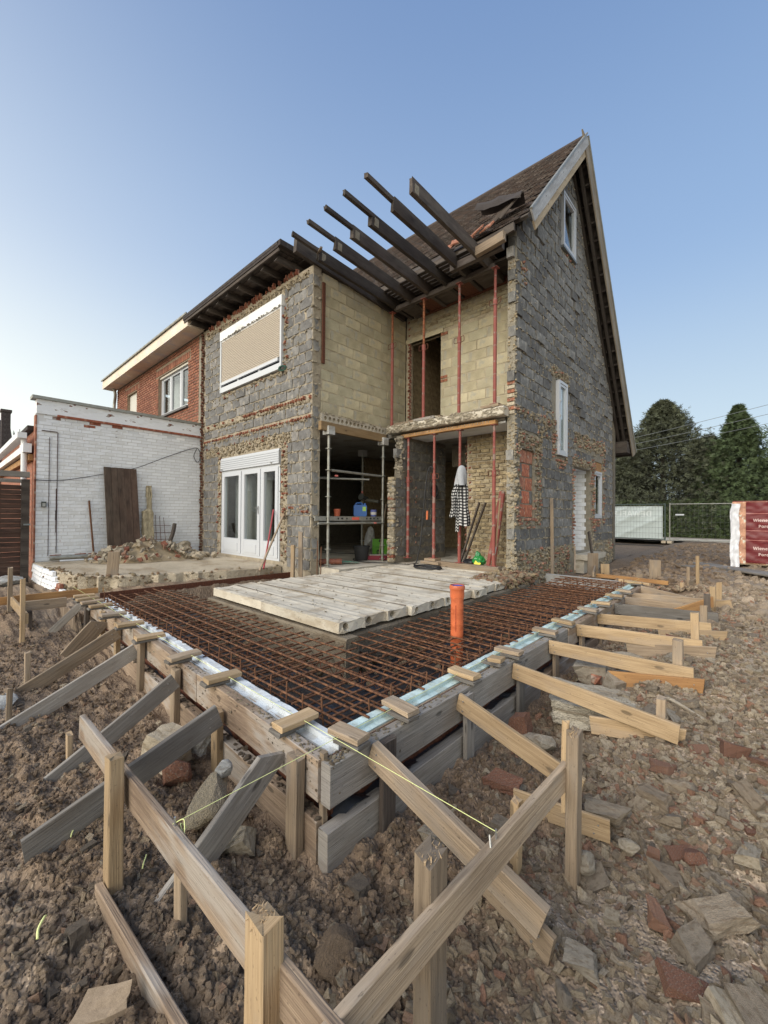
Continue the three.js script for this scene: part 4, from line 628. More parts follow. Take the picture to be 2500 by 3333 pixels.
{ // dark roofed house and chimney far off at the left edge
  const h = thing('distant_dark_house', 'distant house with dark tiled roof and tall chimney at the left edge', 'house');
  part(h, 'wall', bxx(-42, -36, -0.4, 4.6, -3.0, 6), M.brickHouse[0]);
  part(h, 'roof', tri(new THREE.ExtrudeGeometry(new THREE.Shape([[-6.6, 4.5], [0.6, 4.5], [-3, 7.4]].map((p) => new THREE.Vector2(...p))), { depth: 9.6, bevelEnabled: false }).translate(-36, 0, -3.3)), M.felt);
  const c = part(h, 'chimney', bxx(-35.6, -35.0, 4.6, 7.3, -3.02, -2.6), M.tile[0]); part(c, 'chimney_cap', bxx(-35.65, -34.95, 7.303, 7.45, -3.08, -2.55), M.tile[1]);
  const t = thing('bare_tree', 'small leafless tree far behind the white annex', 'tree'); const b = []; const q = mulberry(4);
  for (let i = 0; i < 46; i++) { const a = q() * 6.28, r = 0.5 + q() * 1.0; b.push(tube([[-38, 4.2, -4.0], [-38 + Math.cos(a) * r * 0.4, 5.0 + q() * 0.6, -4.0 + Math.sin(a) * r * 0.5], [-38 + Math.cos(a) * r, 5.6 + q() * 1.1, -4.0 + Math.sin(a) * r]], 0.018, 4, 5)); }
  part(t, 'crown', merge(b), M.dark[2]); part(t, 'trunk', rod([-38, -0.4, -4], [-38, 4.3, -4], 0.12, 8), M.dark[1]);
}
// ---------- terrace in front of the annex ----------
{
  const s = new THREE.Shape(); const edge = [[-10.56, 1.29], [-9.6, 1.32], [-8.6, 1.42], [-7.9, 1.55], [-7.5, 1.9], [-7.2, 2.7], [-6.95, 3.4], [-6.9, 4.5], [-10.56, 4.52]]; const pts = [];
  edge.forEach((p, i) => { const q = edge[(i + 1) % edge.length]; for (let k = 0; k < 7; k++) { const t = k / 7, soft = i > 1 && i < 7 ? 0.09 : 0.0; pts.push(new THREE.Vector2(lerp(p[0], q[0], t) + (R() - 0.5) * soft, lerp(p[1], q[1], t) + (R() - 0.5) * soft)); } });
  s.setFromPoints(pts); const g = new THREE.ExtrudeGeometry(s, { depth: 0.42, bevelEnabled: true, bevelSize: 0.03, bevelThickness: 0.02, bevelSegments: 1 }).rotateX(-Math.PI / 2).translate(0, -0.47, 0);
  const tm = std({ map: rep(slabTex, 0.5), bumpMap: soilBump, bumpScale: 0.03, color: new THREE.Color(0.86, 0.78, 0.66), roughness: 1 });
  const t = struct('terrace', tri(g), tm); t.position.set(0, 0, 0);
  const wb = chipped(0.2, 0.075, 0.06, 140, 0.006, 2, 1); for (let r = 0; r < 4; r++) for (let k = 0; k < 11 - r; k++) part(t, 'brick', wb, k > 6 && R() < 0.6 ? M.flake : k > 8 ? M.brick[1] : M.white[k % 3], [-10.44 + k * 0.208 + (r % 2) * 0.1, -0.33 + r * 0.083, -1.27 - (k > 4 ? (k - 4) * 0.017 : 0)], [0, k > 4 ? 0.08 : 0, rr(-0.01, 0.01)]);
  ooze(t, 'crumbs', tm, 360, () => { const i = Math.floor(rr(1, 7)), p = edge[i], q = edge[i + 1], k = R(); return [lerp(p[0], q[0], k) + rr(-0.07, 0.07), rr(-0.4, 0.0), -lerp(p[1], q[1], k) + rr(-0.05, 0.07), rr(0.01, 0.045), rr(0.008, 0.03), rr(0.01, 0.04)]; }, () => pick([[1.0, 0.92, 0.78], [0.9, 0.82, 0.7], [0.8, 0.62, 0.52], [0.95, 0.92, 0.85]]));
}
// ---------- old ground floor: hollow core planks cut back to the opening, and the room floor behind ----------
{
  const f = struct('concrete_floor', merge([bxx(-10.4, -5.42, -0.2, -0.004, ZR + 0.3, -4.75), bxx(-5.42, XG - 0.2, -0.2, -0.006, ZR + 0.3, -6.36)]), M.slab[1]);
  let z = -2.40, k = 0;
  while (z > -6.3) {
    const w = 0.325, x0 = k === 0 ? -4.02 : -5.24 + rr(-0.05, 0.04), x1 = (z < -5.45 ? -3.12 : -2.74) + rr(-0.03, 0.05), L = x1 - x0;
    const g = hollowEdge(w - 0.005, 0.095, L, 0.2, 0.035, 0.08, 2), p = g.attributes.position, cut = 0.05; // worn ends and arrises
    for (let i = 0; i < p.count; i++) if (p.getZ(i) > L - 0.01 || p.getZ(i) < 0.01) p.setZ(i, p.getZ(i) + (fbm(p.getX(i) * 14 + k * 7, p.getY(i) * 14, 2, 3) - 0.5) * cut * 0.8);
    part(f, 'floor_plank', tri(g, [R(), R()]), M.slab[1], [x0, -0.099 + rr(-0.004, 0.003), z], [0, Math.PI / 2, 0]);
    if (k === 0) part(f, 'floor_plank', tri(hollowEdge(w - 0.005, 0.095, 1.16, 0.2, 0.035, 0.08, 2)), M.slab[2], [-5.22, -0.101, z + 0.005 - 0.03], [0, Math.PI / 2, 0]);
    if (k > 0 && k < 9) part(f, 'joint_fill', timber(L * rr(0.5, 0.95), 0.004, 0.012 + 0.05 * R() * R(), { n: 18, bow: 0.006, c: 0.001 }), M.soilPlain, [x0 + 0.1, -0.004, z + 0.004]);
    z -= w; k++;
  }
  ooze(f, 'crumbs', M.mortar, 260, () => [rr(-5.3, -2.7), 0.0, rr(-6.35, -2.4), rr(0.004, 0.014), rr(0.002, 0.006), rr(0.004, 0.014)]);
  ooze(f, 'rubble', M.mortar, 420, () => [rr(-3.3, -2.7), rr(-0.12, 0.03), rr(-6.75, -5.5), rr(0.01, 0.06), rr(0.01, 0.04), rr(0.01, 0.06)], () => pick([[0.9, 0.8, 0.65], [0.7, 0.62, 0.55], [0.6, 0.4, 0.33]]));
  const foot = part(f, 'old_footing', timber(2.68, 0.45, 0.16, { n: 40, bow: 0.012, c: 0.015 }), stoneMat(slabTex, 0.36, 0.315, 0.26, 0.02, soilBump), [-5.3, -0.352, -2.46]); void foot;
  part(f, 'old_footing', timber(3.9, 0.45, 0.2, { n: 40, bow: 0.012, c: 0.02 }), stoneMat(slabTex, 0.33, 0.29, 0.245, 0.02, soilBump), [-2.83, -0.352, -2.4], [0, Math.PI / 2, 0]);
}
// ---------- bottom of the dig: black plastic sheet and rubble ----------
{
  const g = new THREE.PlaneGeometry(5.1, 1.25, 150, 40).rotateX(-Math.PI / 2), bend = (q, cx, cz, s) => { const p = q.attributes.position; for (let i = 0; i < p.count; i++) { const x = p.getX(i) + cx, z = p.getZ(i) + cz; let y = -0.49 + (fbm(x * 2.2 + s, z * 2.2, 3, s) - 0.5) * 0.10 + Math.abs(fbm(x * 6, z * 4 + x * 3, 3, s + 4) - 0.5) * 0.10; p.setXYZ(i, x, y, z); } q.computeVertexNormals(); return tri(q, [0, 0], true); };
  const g2 = new THREE.PlaneGeometry(1.3, 5.6, 40, 170).rotateX(-Math.PI / 2);
  solo('plastic_sheet', 'crumpled black plastic sheet lying under the steel mesh on the left', 'plastic sheet', bend(g, -4.0, -1.9, 5), M.plasticBlack);
  solo('plastic_sheet', 'crumpled black plastic sheet lying under the steel mesh on the right', 'plastic sheet', bend(g2, -2.1, -5.2, 9), M.plasticBlack);
  const m = shadows(new THREE.InstancedMesh(rock(41, 1, 6, 0.2), M.stone[4], 420)), o = new THREE.Object3D(), c = new THREE.Color();
  for (let i = 0; i < 420; i++) { const left = R() < 0.45; const x = left ? rr(-6.4, -2.8) : -2.75 + 0.95 * R() * R(), z = left ? -2.32 + 0.75 * R() * R() : rr(-7.9, -2.2), s = 0.012 + 0.055 * R() * R(); o.position.set(x, -0.47 + s * 0.3 + rr(-0.02, 0.03), z); o.rotation.set(rr(0, 6), rr(0, 6), 0); o.scale.set(s * 1.3, s * 0.8, s); o.updateMatrix(); m.setMatrixAt(i, o.matrix); c.setRGB(...pick([[0.9, 0.84, 0.74], [0.6, 0.54, 0.47], [1.1, 1.04, 0.96], [0.7, 0.55, 0.47]])); m.setColorAt(i, c); }
  m.name = numbered('dig_rubble'); m.userData = { label: 'earth and rubble lying on the plastic under the steel mesh', category: 'rubble', kind: 'stuff' }; scene.add(m);
}
// ---------- reinforcement ----------
{
  const bar = (L) => tri(new THREE.CylinderGeometry(0.0072, 0.0072, L, 6).rotateZ(Math.PI / 2), [R(), 0], true);
  const mat = (name, label, x0, x1, z0, z1, sx, sz) => {
    const t = thing(name, label, 'steel mesh');
    for (const [lay, y] of [[0, -0.15], [1, -0.30]]) {
      for (let z = z0; z > z1; z -= sz) part(t, 'bar', bar(x1 - x0 + rr(-0.05, 0.12)), M.rust, [(x0 + x1) / 2 + rr(-0.05, 0.05), y + rr(-0.01, 0.008), z + rr(-0.018, 0.018)], [0, rr(-0.012, 0.012), rr(-0.006, 0.006)]);
      for (let x = x0 + 0.06; x < x1; x += sx) part(t, 'bar', bar(z0 - z1 + rr(-0.02, 0.1)), M.rust, [x + rr(-0.018, 0.018), y - 0.014 + rr(-0.008, 0.005), (z0 + z1) / 2], [0, Math.PI / 2 + rr(-0.014, 0.014), 0]);
      void lay;
    }
    return t;
  };
  const L = mat('steel_mesh', 'rusty steel reinforcement mesh along the left side of the concrete planks', -6.45, -1.64, -1.46, -2.36, 0.15, 0.13);
  const Rt = mat('steel_mesh', 'rusty steel reinforcement mesh along the right side round the orange pipe', -2.66, -1.64, -2.45, -7.95, 0.13, 0.15);
  const stub = tri(new THREE.CylinderGeometry(0.006, 0.006, 0.22, 6), [0, 0], true);
  for (let i = 0; i < 26; i++) part(L, 'upright_bar', stub, M.rust, [-6.3 + i * 0.18, -0.20 + rr(-0.02, 0.03), -1.47 + rr(-0.01, 0.01)], [rr(-0.08, 0.08), 0, rr(-0.08, 0.08)]);
  for (let i = 0; i < 34; i++) part(Rt, 'upright_bar', stub, M.rust, [-1.66 + rr(-0.01, 0.01), -0.20 + rr(-0.02, 0.03), -1.7 - i * 0.18], [rr(-0.08, 0.08), 0, rr(-0.08, 0.08)]);
  for (let i = 0; i < 16; i++) part(Rt, 'upright_bar', stub, M.rust, [-2.6 + (i % 8) * 0.12, -0.28, i < 8 ? -7.95 : -7.6], [rr(-0.08, 0.08), 0, rr(-0.08, 0.08)]);
  const zig = (n) => tube(Array.from({ length: n }, (_, i) => [i * 0.055, i % 2 ? 0.05 : -0.05, i % 4 < 2 ? 0.02 : -0.02]), 0.0035, 4, n * 3);
  for (let i = 0; i < 6; i++) part(L, 'spacer_coil', zig(20), M.rustDark, [-6.25 + i * 0.68, -0.28, -1.62 - (i % 3) * 0.25], [0, rr(-0.1, 0.1), 0]);
  for (let i = 0; i < 6; i++) part(Rt, 'spacer_coil', zig(20), M.rustDark, [-1.8 - (i % 3) * 0.25, -0.28, -2.3 - i * 0.85], [0, Math.PI / 2 + rr(-0.1, 0.1), 0]);
}
// ---------- orange drain pipe ----------
{
  const t = thing('drain_pipe', 'upright orange plastic drain pipe with blue seal inside its socket', 'pipe', [-2.08, -0.63, -3.28]);
  const prof = [[0.0585, 0], [0.0585, 0.80], [0.0655, 0.835], [0.0655, 0.895], [0.071, 0.90], [0.072, 0.915], [0.071, 0.93], [0.0665, 0.933], [0.067, 0.94], [0.061, 0.94], [0.061, 0.84], [0.054, 0.80], [0.054, 0]];
  part(t, 'pipe', tri(new THREE.LatheGeometry(prof.map((p) => new THREE.Vector2(...p)), 40), [0, 0], true), M.orange);
  part(t, 'seal', tri(new THREE.CylinderGeometry(0.0606, 0.0606, 0.09, 36, 1, true).translate(0, 0.888, 0), [0, 0], true), std({ color: new THREE.Color(0.05, 0.09, 0.42), roughness: 0.5, side: THREE.DoubleSide }));
  const c = document.createElement('canvas'); c.width = 32; c.height = 256; const x = c.getContext('2d'); x.fillStyle = '#b4502e'; x.fillRect(0, 0, 32, 256); x.fillStyle = '#5a1f14'; const q = mulberry(3); for (let i = 0; i < 60; i++) { const y = 4 + i * 4; if (y > 140 && y < 158) continue; x.fillRect(y > 150 ? 10 : 6, y, 8 + q() * 12, 2.6); }
  const tx = new THREE.CanvasTexture(c); tx.colorSpace = THREE.SRGBColorSpace;
  const pr = new THREE.CylinderGeometry(0.059, 0.059, 0.24, 6, 1, true, 0.30, 0.16); part(t, 'pipe_print', pr, std({ map: tx, roughness: 0.42 }), [0, 0.64, 0]);
}
// ---------- formwork ----------
const FW = { x: (z) => -1.425, z: (x) => -1.19 - (x < -1.47 ? (-1.47 - x) * 0.03 : 0) };
{
  const t = thing('formwork', 'weathered plank formwork edging the left side of the new slab', 'formwork');
  const seg = [[-1.493, -2.9], [-2.905, -4.45], [-4.455, -6.62]], zz = (x) => FW.z(x) - 0.034;
  seg.forEach(([a, b], i) => beam(t, 'plank', [b, -0.27 + (i === 1 ? 0.012 : 0), zz(b)], [a, -0.27, zz(a)], 0.195, 0.066, i === 0 ? woodMat(T.form, 1.08) : M.form[i % 3], { bow: 0.004, n: 14 }));
  [[-1.49, -3.3], [-3.31, -6.6]].forEach(([a, b], i) => beam(t, 'plank', [b, -0.545, zz(b) + 0.012], [a, -0.545, zz(a) + 0.012], 0.19, 0.066, M.form[(i + 1) % 3], { bow: 0.004, n: 14 }));
  beam(t, 'steel_strip', [-6.6, -0.41, zz(-6.6) - 0.055], [-1.5, -0.41, zz(-1.5) - 0.055], 0.42, 0.012, M.rustDark); beam(t, 'edge_lath', [-6.5, -0.262, zz(-6.5) - 0.085], [-1.52, -0.262, zz(-1.5) - 0.085], 0.12, 0.014, M.tan[2], {});
  const u = thing('formwork', 'weathered plank formwork edging the right side of the new slab', 'formwork');
  [[-1.205, -4.3], [-4.32, -8.05]].forEach(([a, b], i) => beam(u, 'plank', [-1.458, -0.275, a], [-1.458, -0.275, b], 0.195, 0.066, i ? M.form[2] : woodMat(T.grey, 0.95), { bow: 0.004, n: 18 }));
  [[-1.185, -3.6], [-3.61, -8.0]].forEach(([a, b], i) => beam(u, 'plank', [-1.45, -0.56, a], [-1.45, -0.56, b], 0.19, 0.066, i ? M.form[1] : M.grey[1], { bow: 0.004, n: 18 }));
  beam(u, 'steel_strip', [-1.512, -0.41, -1.26], [-1.512, -0.41, -8.0], 0.42, 0.012, M.rustDark); beam(u, 'edge_lath', [-1.535, -0.262, -1.3], [-1.535, -0.262, -8.0], 0.12, 0.012, M.tan[2], {}); part(u, 'corner_lath', timber(0.5, 0.03, 0.03), M.tan[0], [-1.497, -0.65, -1.228], [0, 0, Math.PI / 2]);
  const dirtTone = () => pick([[0.75, 0.68, 0.6], [0.55, 0.47, 0.4], [1.1, 1.06, 1.0], [0.9, 0.86, 0.8]]);
  ooze(t, 'mortar_splash', M.mortar, 420, () => { const x = -1.5 - 5.0 * Math.pow(R(), 1.5), s = R() * R(); return R() < 0.7 ? [x, -0.172, zz(x) + rr(-0.03, 0.03), 0.003 + 0.016 * s, 0.002 + 0.004 * s, 0.003 + 0.012 * s] : [x, rr(-0.36, -0.18), zz(x) + 0.034, 0.002 + 0.01 * s, 0.002 + 0.01 * s, 0.002]; }, dirtTone);
  ooze(u, 'mortar_splash', M.mortar, 420, () => { const z = -1.22 - 5.5 * Math.pow(R(), 1.5), s = R() * R(); return R() < 0.7 ? [-1.458 + rr(-0.03, 0.03), -0.177, z, 0.003 + 0.012 * s, 0.002 + 0.004 * s, 0.003 + 0.016 * s] : [-1.424, rr(-0.37, -0.19), z, 0.002, 0.002 + 0.01 * s, 0.002 + 0.01 * s]; }, dirtTone);
  ooze(t, 'earth_crumbs', M.soilPlain, 300, () => { const x = -1.5 - 4.5 * Math.pow(R(), 1.4), s = R() * R(); return [x, -0.448, zz(x) + 0.012 + rr(-0.03, 0.03), 0.004 + 0.016 * s, 0.003 + 0.008 * s, 0.004 + 0.016 * s]; }, () => [1, 0.95, 0.88]);
  const fs = new THREE.Shape([[0, -0.30], [0.09, -0.30], [0.09, -0.175], [0.042, -0.175], [0.042, -0.205], [0, -0.205]].map((p) => new THREE.Vector2(...p)));
  const strips = (name, label, len, n, mat, fn) => { const t2 = thing(name, label, 'insulation'); for (let i = 0; i < n; i++) { const L = len / n - 0.008, g = new THREE.ExtrudeGeometry(fs, { depth: L, bevelEnabled: true, bevelSize: 0.003, bevelThickness: 0.003, bevelSegments: 1, steps: 12 }), p = g.attributes.position; for (let k = 0; k < p.count; k++) p.setXY(k, p.getX(k) + (vnoise(p.getZ(k) * 20 + i * 9, p.getY(k) * 30, 4) - 0.5) * 0.004, p.getY(k) + (vnoise(p.getZ(k) * 16 + i * 5, p.getX(k) * 30, 6) - 0.5) * 0.007); fn(part(t2, 'foam_strip', tri(g), mat), i * len / n, L); } };
  strips('insulation_edge', 'pale bluish white foam insulation strip along the left formwork', 4.9, 8, M.foamWhite, (m, s) => { m.rotation.y = -Math.PI / 2 - 0.03; m.rotation.y = Math.PI / 2; m.position.set(-6.42 + s, 0, -1.30 - (4.9 - s) * 0.03 + 0.0); m.rotation.y = Math.PI / 2 - 0.03; });
  strips('insulation_edge', 'light blue foam insulation strip along the right formwork', 6.5, 5, M.foamBlue, (m, s, L) => { m.rotation.y = Math.PI; m.position.set(-1.546, 0, -1.38 - s); void L; });
  // dark steel upstand at the far left end, concrete kerb at the far right end
  const st = solo('steel_plate', 'long dark rusty steel edge plate standing between terrace and steel mesh', 'steel plate', timber(3.1, 0.20, 0.012, { n: 8 }), M.rustDark, [-6.62, -0.235, -1.5], null, [0, Math.PI / 2 - 0.015, 0]); void st;
  solo('concrete_kerb', 'grey concrete kerb closing the far right end of the slab', 'kerb', merge([box(0.72, 0.2, 0.1, -2.75, -0.25, -8.0), box(0.86, 0.2, 0.1, -1.955, -0.255, -8.0)]), M.kerb);
}
// timber blocks laid across the formwork
{
  const lw = [[-6.5, -1.30, 2], [-6.24, -1.28, 0], [-6.0, -1.28, 1], [-5.69, -1.30, 0], [-5.1, -1.28, 1], [-4.53, -1.28, 0], [-3.95, -1.27, 2], [-3.23, -1.28, 1], [-2.63, -1.29, 0], [-1.80, -1.285, 2]];
  const ord = ['first', 'second', 'third', 'fourth', 'fifth', 'sixth', 'seventh', 'eighth', 'ninth', 'tenth', 'eleventh'];
  const clamp2 = (x, z, dir, L, wood, label) => {
    const t = thing('spacer_block', label, 'timber block', [x, 0, z], 'timber blocks laid across the formwork'); t.rotation.y = dir + rr(-0.07, 0.07);
    part(t, 'top_block', timber(L, 0.03, 0.095, { rough: 0.006 }), wood === 1 ? M.tan[2] : M.pine[wood], [-L / 2, -0.128, 0]); part(t, 'shim', timber(0.16, 0.022, 0.095, { rough: 0.012 }), M.greyDark, [L / 2 - 0.15, -0.156, 0.012]);
  };
  lw.reverse().forEach(([x, z, w], i) => clamp2(x, z, -Math.PI / 2, 0.225, w, ord[i] + ' short timber block across the left formwork counted from the near corner'));
  clamp2(-1.50, -1.385, 0.12, 0.2, 1, 'thick yellow timber block on the near corner of the formwork');
  [[-1.5, -1.78, 1], [-1.5, -2.46, 2], [-1.47, -2.87, 0], [-1.49, -3.12, 1], [-1.50, -3.9, 1], [-1.5, -4.38, 0], [-1.49, -5.18, 1], [-1.48, -5.68, 2], [-1.49, -6.37, 0], [-1.48, -6.86, 1], [-1.54, -7.86, 2]].forEach(([x, z, w], i) => clamp2(x, z, 0.0, i === 2 ? 0.1 : 0.21, w, ord[i] + ' short timber block across the right formwork counted from the near corner'));
}
// ---------- shoring: eight red steel props and their timbers ----------
{
  const mk = (label, x, z, y0, y1, collar, inner = M.prop) => {
    const t = thing('steel_prop', label, 'steel prop', [x, y0, z], 'red adjustable steel props under floor and roof');
    part(t, 'base_plate', box(0.13, 0.008, 0.13, 0, 0.004, 0), M.prop); part(t, 'outer_tube', tri(cyl(0.031, collar - y0, 16).translate(0, (collar - y0) / 2 + 0.008, 0), [R(), R()], true), M.prop);
    part(t, 'inner_tube', tri(cyl(0.024, y1 - collar - 0.01, 14).translate(0, (y1 + collar) / 2 - y0, 0), [R(), R()], true), inner);
    const c = part(t, 'collar', tri(cyl(0.039, 0.11, 16).translate(0, collar - y0, 0), [0, 0], true), M.prop);
    part(c, 'handle', tube([[0.03, 0.05, 0], [0.10, 0.05, 0.01], [0.105, -0.04, 0.01], [0.03, -0.045, 0]].map(([a, b, d]) => [a, b + collar - y0, d]), 0.006, 6, 16), M.rustDark); part(c, 'handle', tube([[-0.03, 0.05, 0], [-0.10, 0.05, 0.01], [-0.105, -0.04, 0.01], [-0.03, -0.045, 0]].map(([a, b, d]) => [a, b + collar - y0, d]), 0.006, 6, 16), M.rustDark);
    part(t, 'top_plate', box(0.11, 0.008, 0.11, 0, y1 - y0 - 0.006, 0), M.prop);
    const hole = tri(cyl(0.006, 0.051, 8).rotateX(Math.PI / 2), [0, 0], true); for (let y = collar - y0 + 0.14; y < y1 - y0 - 0.1; y += 0.1) part(t, 'pin_hole', hole, M.black, [0, y, 0]);
  };
  const rust = std({ map: rustTex, color: new THREE.Color(0.9, 0.7, 0.65), roughness: 0.85 });
  [[-5.79, 4.57, 'in the left corner of the upper opening'], [-4.95, 4.31, 'in front of the upper doorway'], [-4.125, 4.23, 'right of the upper doorway'], [-3.40, 4.69, 'next to the gable wall on the upper floor']].forEach(([x, c, w], i) => mk('red steel prop ' + w, x, -6.52, i === 3 ? 2.9 : i === 1 ? 2.9 : 2.838, 5.29, c, i < 2 ? rust : M.prop));
  [[-5.325, 1.69, 'in front of the grey block partition below'], [-4.675, 1.72, 'standing on timber blocks in the lower opening'], [-4.095, 1.6, 'carrying the chequered jacket'], [-3.405, 1.70, 'beside the gable wall in the lower opening']].forEach(([x, c, w], i) => mk('red steel prop ' + w, x, -6.52, i === 1 ? 0.13 : 0.09, 2.55, c));
  solo('shoring_beam', 'dark timber beam carried by the upper row of red props', 'beam', timber(2.3, 0.09, 0.09, { c: 0.006, n: 30, bow: 0.004 }), M.dark[2], [-5.72, 5.337, -6.54]);
  const nb = solo('shoring_beam', 'brown timber beam under the first floor slab on the lower props', 'beam', timber(2.14, 0.07, 0.1, { c: 0.006, n: 12 }), M.ochre, [-5.5, 2.59, -6.52]);
  for (let i = 0; i < 37; i++) part(nb, 'plaster_drip', G.bit[i % 4], M.tan[i % 3], [0.1 + i * 0.053, 0.012, 0.05]).scale.set(0.25, rr(0.5, 0.9), 0.12);
  for (const [i, p] of [[-4.92, 2.87, -6.52, 0.5, 'grey plank under the second upper prop'], [-3.42, 2.868, -6.52, 0.35, 'short plank under the upper prop next to the gable']].entries()) solo('prop_board', p[4], 'board', timber(p[3], 0.05, 0.16, { rough: 0.02 }), i ? M.tan[1] : M.grey[1], [p[0] - 0.22, p[1] - 0.001, p[2]]);
  solo('prop_board', 'long board lying on the edge of the first floor below the doorway', 'board', timber(1.3, 0.07, 0.09, {}), M.tan[0], [-5.85, 2.876, -6.58]);
  for (const [x, y, z, L, n] of [[-4.72, 0.03, -6.45, 0.42, 'lower timber block under the second lower prop'], [-4.68, 0.08, -6.52, 0.26, 'upper timber block under the second lower prop']]) solo('timber_block', n, 'timber block', timber(L, 0.05, 0.2, { rough: 0.01 }), M.tan[1], [x - 0.15, y + 0.025, z]);
  solo('floor_sill', 'long dusty timber sill across the lower opening', 'timber', timber(1.45, 0.09, 0.14, { n: 14, bow: 0.006 }), M.tan[0], [-4.72, 0.045, -6.5]);
  for (const [x0, x1, w] of [[-3.66, -3.6, 'left'], [-3.60, -3.56, 'right']]) { const t = thing('spare_prop', 'spare red prop leaning in the corner, the ' + w + ' one of two', 'steel prop', [0, 0, 0], 'spare props leaning in the corner'); beam(t, 'tube', [x0 - 0.03, 0.01, -6.85 + (w === 'left' ? 0 : -0.1)], [x1 + 0.02, 1.42, -7.15], 0.075, 0.075, M.prop, { c: 0.022, bow: 0 }); part(t, 'base_plate', box(0.12, 0.01, 0.12, x0 - 0.03, 0.006, -6.85 + (w === 'left' ? 0 : -0.1)), M.prop); }
}
// ---------- scaffold in the lower left opening ----------
{
  const t = thing('scaffold', 'grey tube scaffold with working deck in the lower left opening', 'scaffold');
  const posts = [[-5.83, -4.83, 2.42], [-7.22, -7.06, 2.4], [-5.83, -6.3, 2.42], [-7.3, -4.9, 1.9]];
  for (const [x, z, h] of posts) { const p = part(t, 'standard', tri(cyl(0.026, h, 14).translate(x, h / 2, z), [0, R()], true), M.galv); for (const y of [0.05, 0.33, 0.81, 1.29, 1.78, 2.17]) if (y < h) part(p, 'rosette', tri(cyl(0.062, 0.01, 12).translate(x, y, z), [0, 0], true), M.galv); if (h > 2) part(p, 'head_plate', box(0.17, 0.15, 0.15, x, h + 0.08, z), M.kerb); }
  part(t, 'ledger', rod([-5.83, 1.78, -4.9], [-5.83, 1.77, -6.25], 0.024, 12), M.galv); part(t, 'ledger', rod([-7.25, 1.76, -4.9], [-7.22, 1.84, -7.0], 0.024, 12), M.galv); part(t, 'ledger', rod([-6.9, 1.70, -4.8], [-5.84, 1.68, -5.9], 0.02, 12), M.galv);
  part(t, 'ledger', rod([-5.83, 0.80, -4.6], [-5.83, 0.80, -6.3], 0.024, 12), M.galv);
  const d = part(t, 'deck', merge([bxx(-6.5, -5.87, 0.90, 0.93, -6.28, -4.58), bxx(-5.888, -5.86, 0.845, 0.93, -6.30, -4.56)]), M.galv);
  for (const z of [-4.82, -5.1, -5.2, -5.32, -5.86, -5.97, -6.07, -6.18]) part(d, 'deck_hole', tri(cyl(0.017, 0.004, 14).rotateZ(Math.PI / 2).scale(1, 1, z === -5.2 || z === -5.97 ? 1.6 : 1), [0, 0], true), M.black, [-5.858, 0.888, z]);
  part(d, 'label', box(0.004, 0.05, 0.19, -5.857, 0.888, -5.55), plain(0.75, 0.13, 0.09, 0.6)); for (const [x, y, z, a] of [[-5.805, 1.685, -5.0, 0], [-5.803, 0.80, -6.05, 0], [-7.19, 1.5, -7.06, 1]]) part(t, 'tape', a ? tri(cyl(0.028, 0.1, 12), [0, 0], true) : box(0.01, 0.03, 0.07), plain(0.7, 0.2, 0.17, 0.6), [a ? x - 0.03 : x, y, z]);
  solo('support_beam', 'yellow timber beam carried by the scaffold under the floor slab', 'beam', timber(1.72, 0.16, 0.08, { n: 8 }), std({ map: T.pine, color: new THREE.Color(0.62, 0.58, 0.5), roughness: 0.85 }), [-5.83, 2.57, -4.62], null, [0, Math.PI / 2, 0]);
}
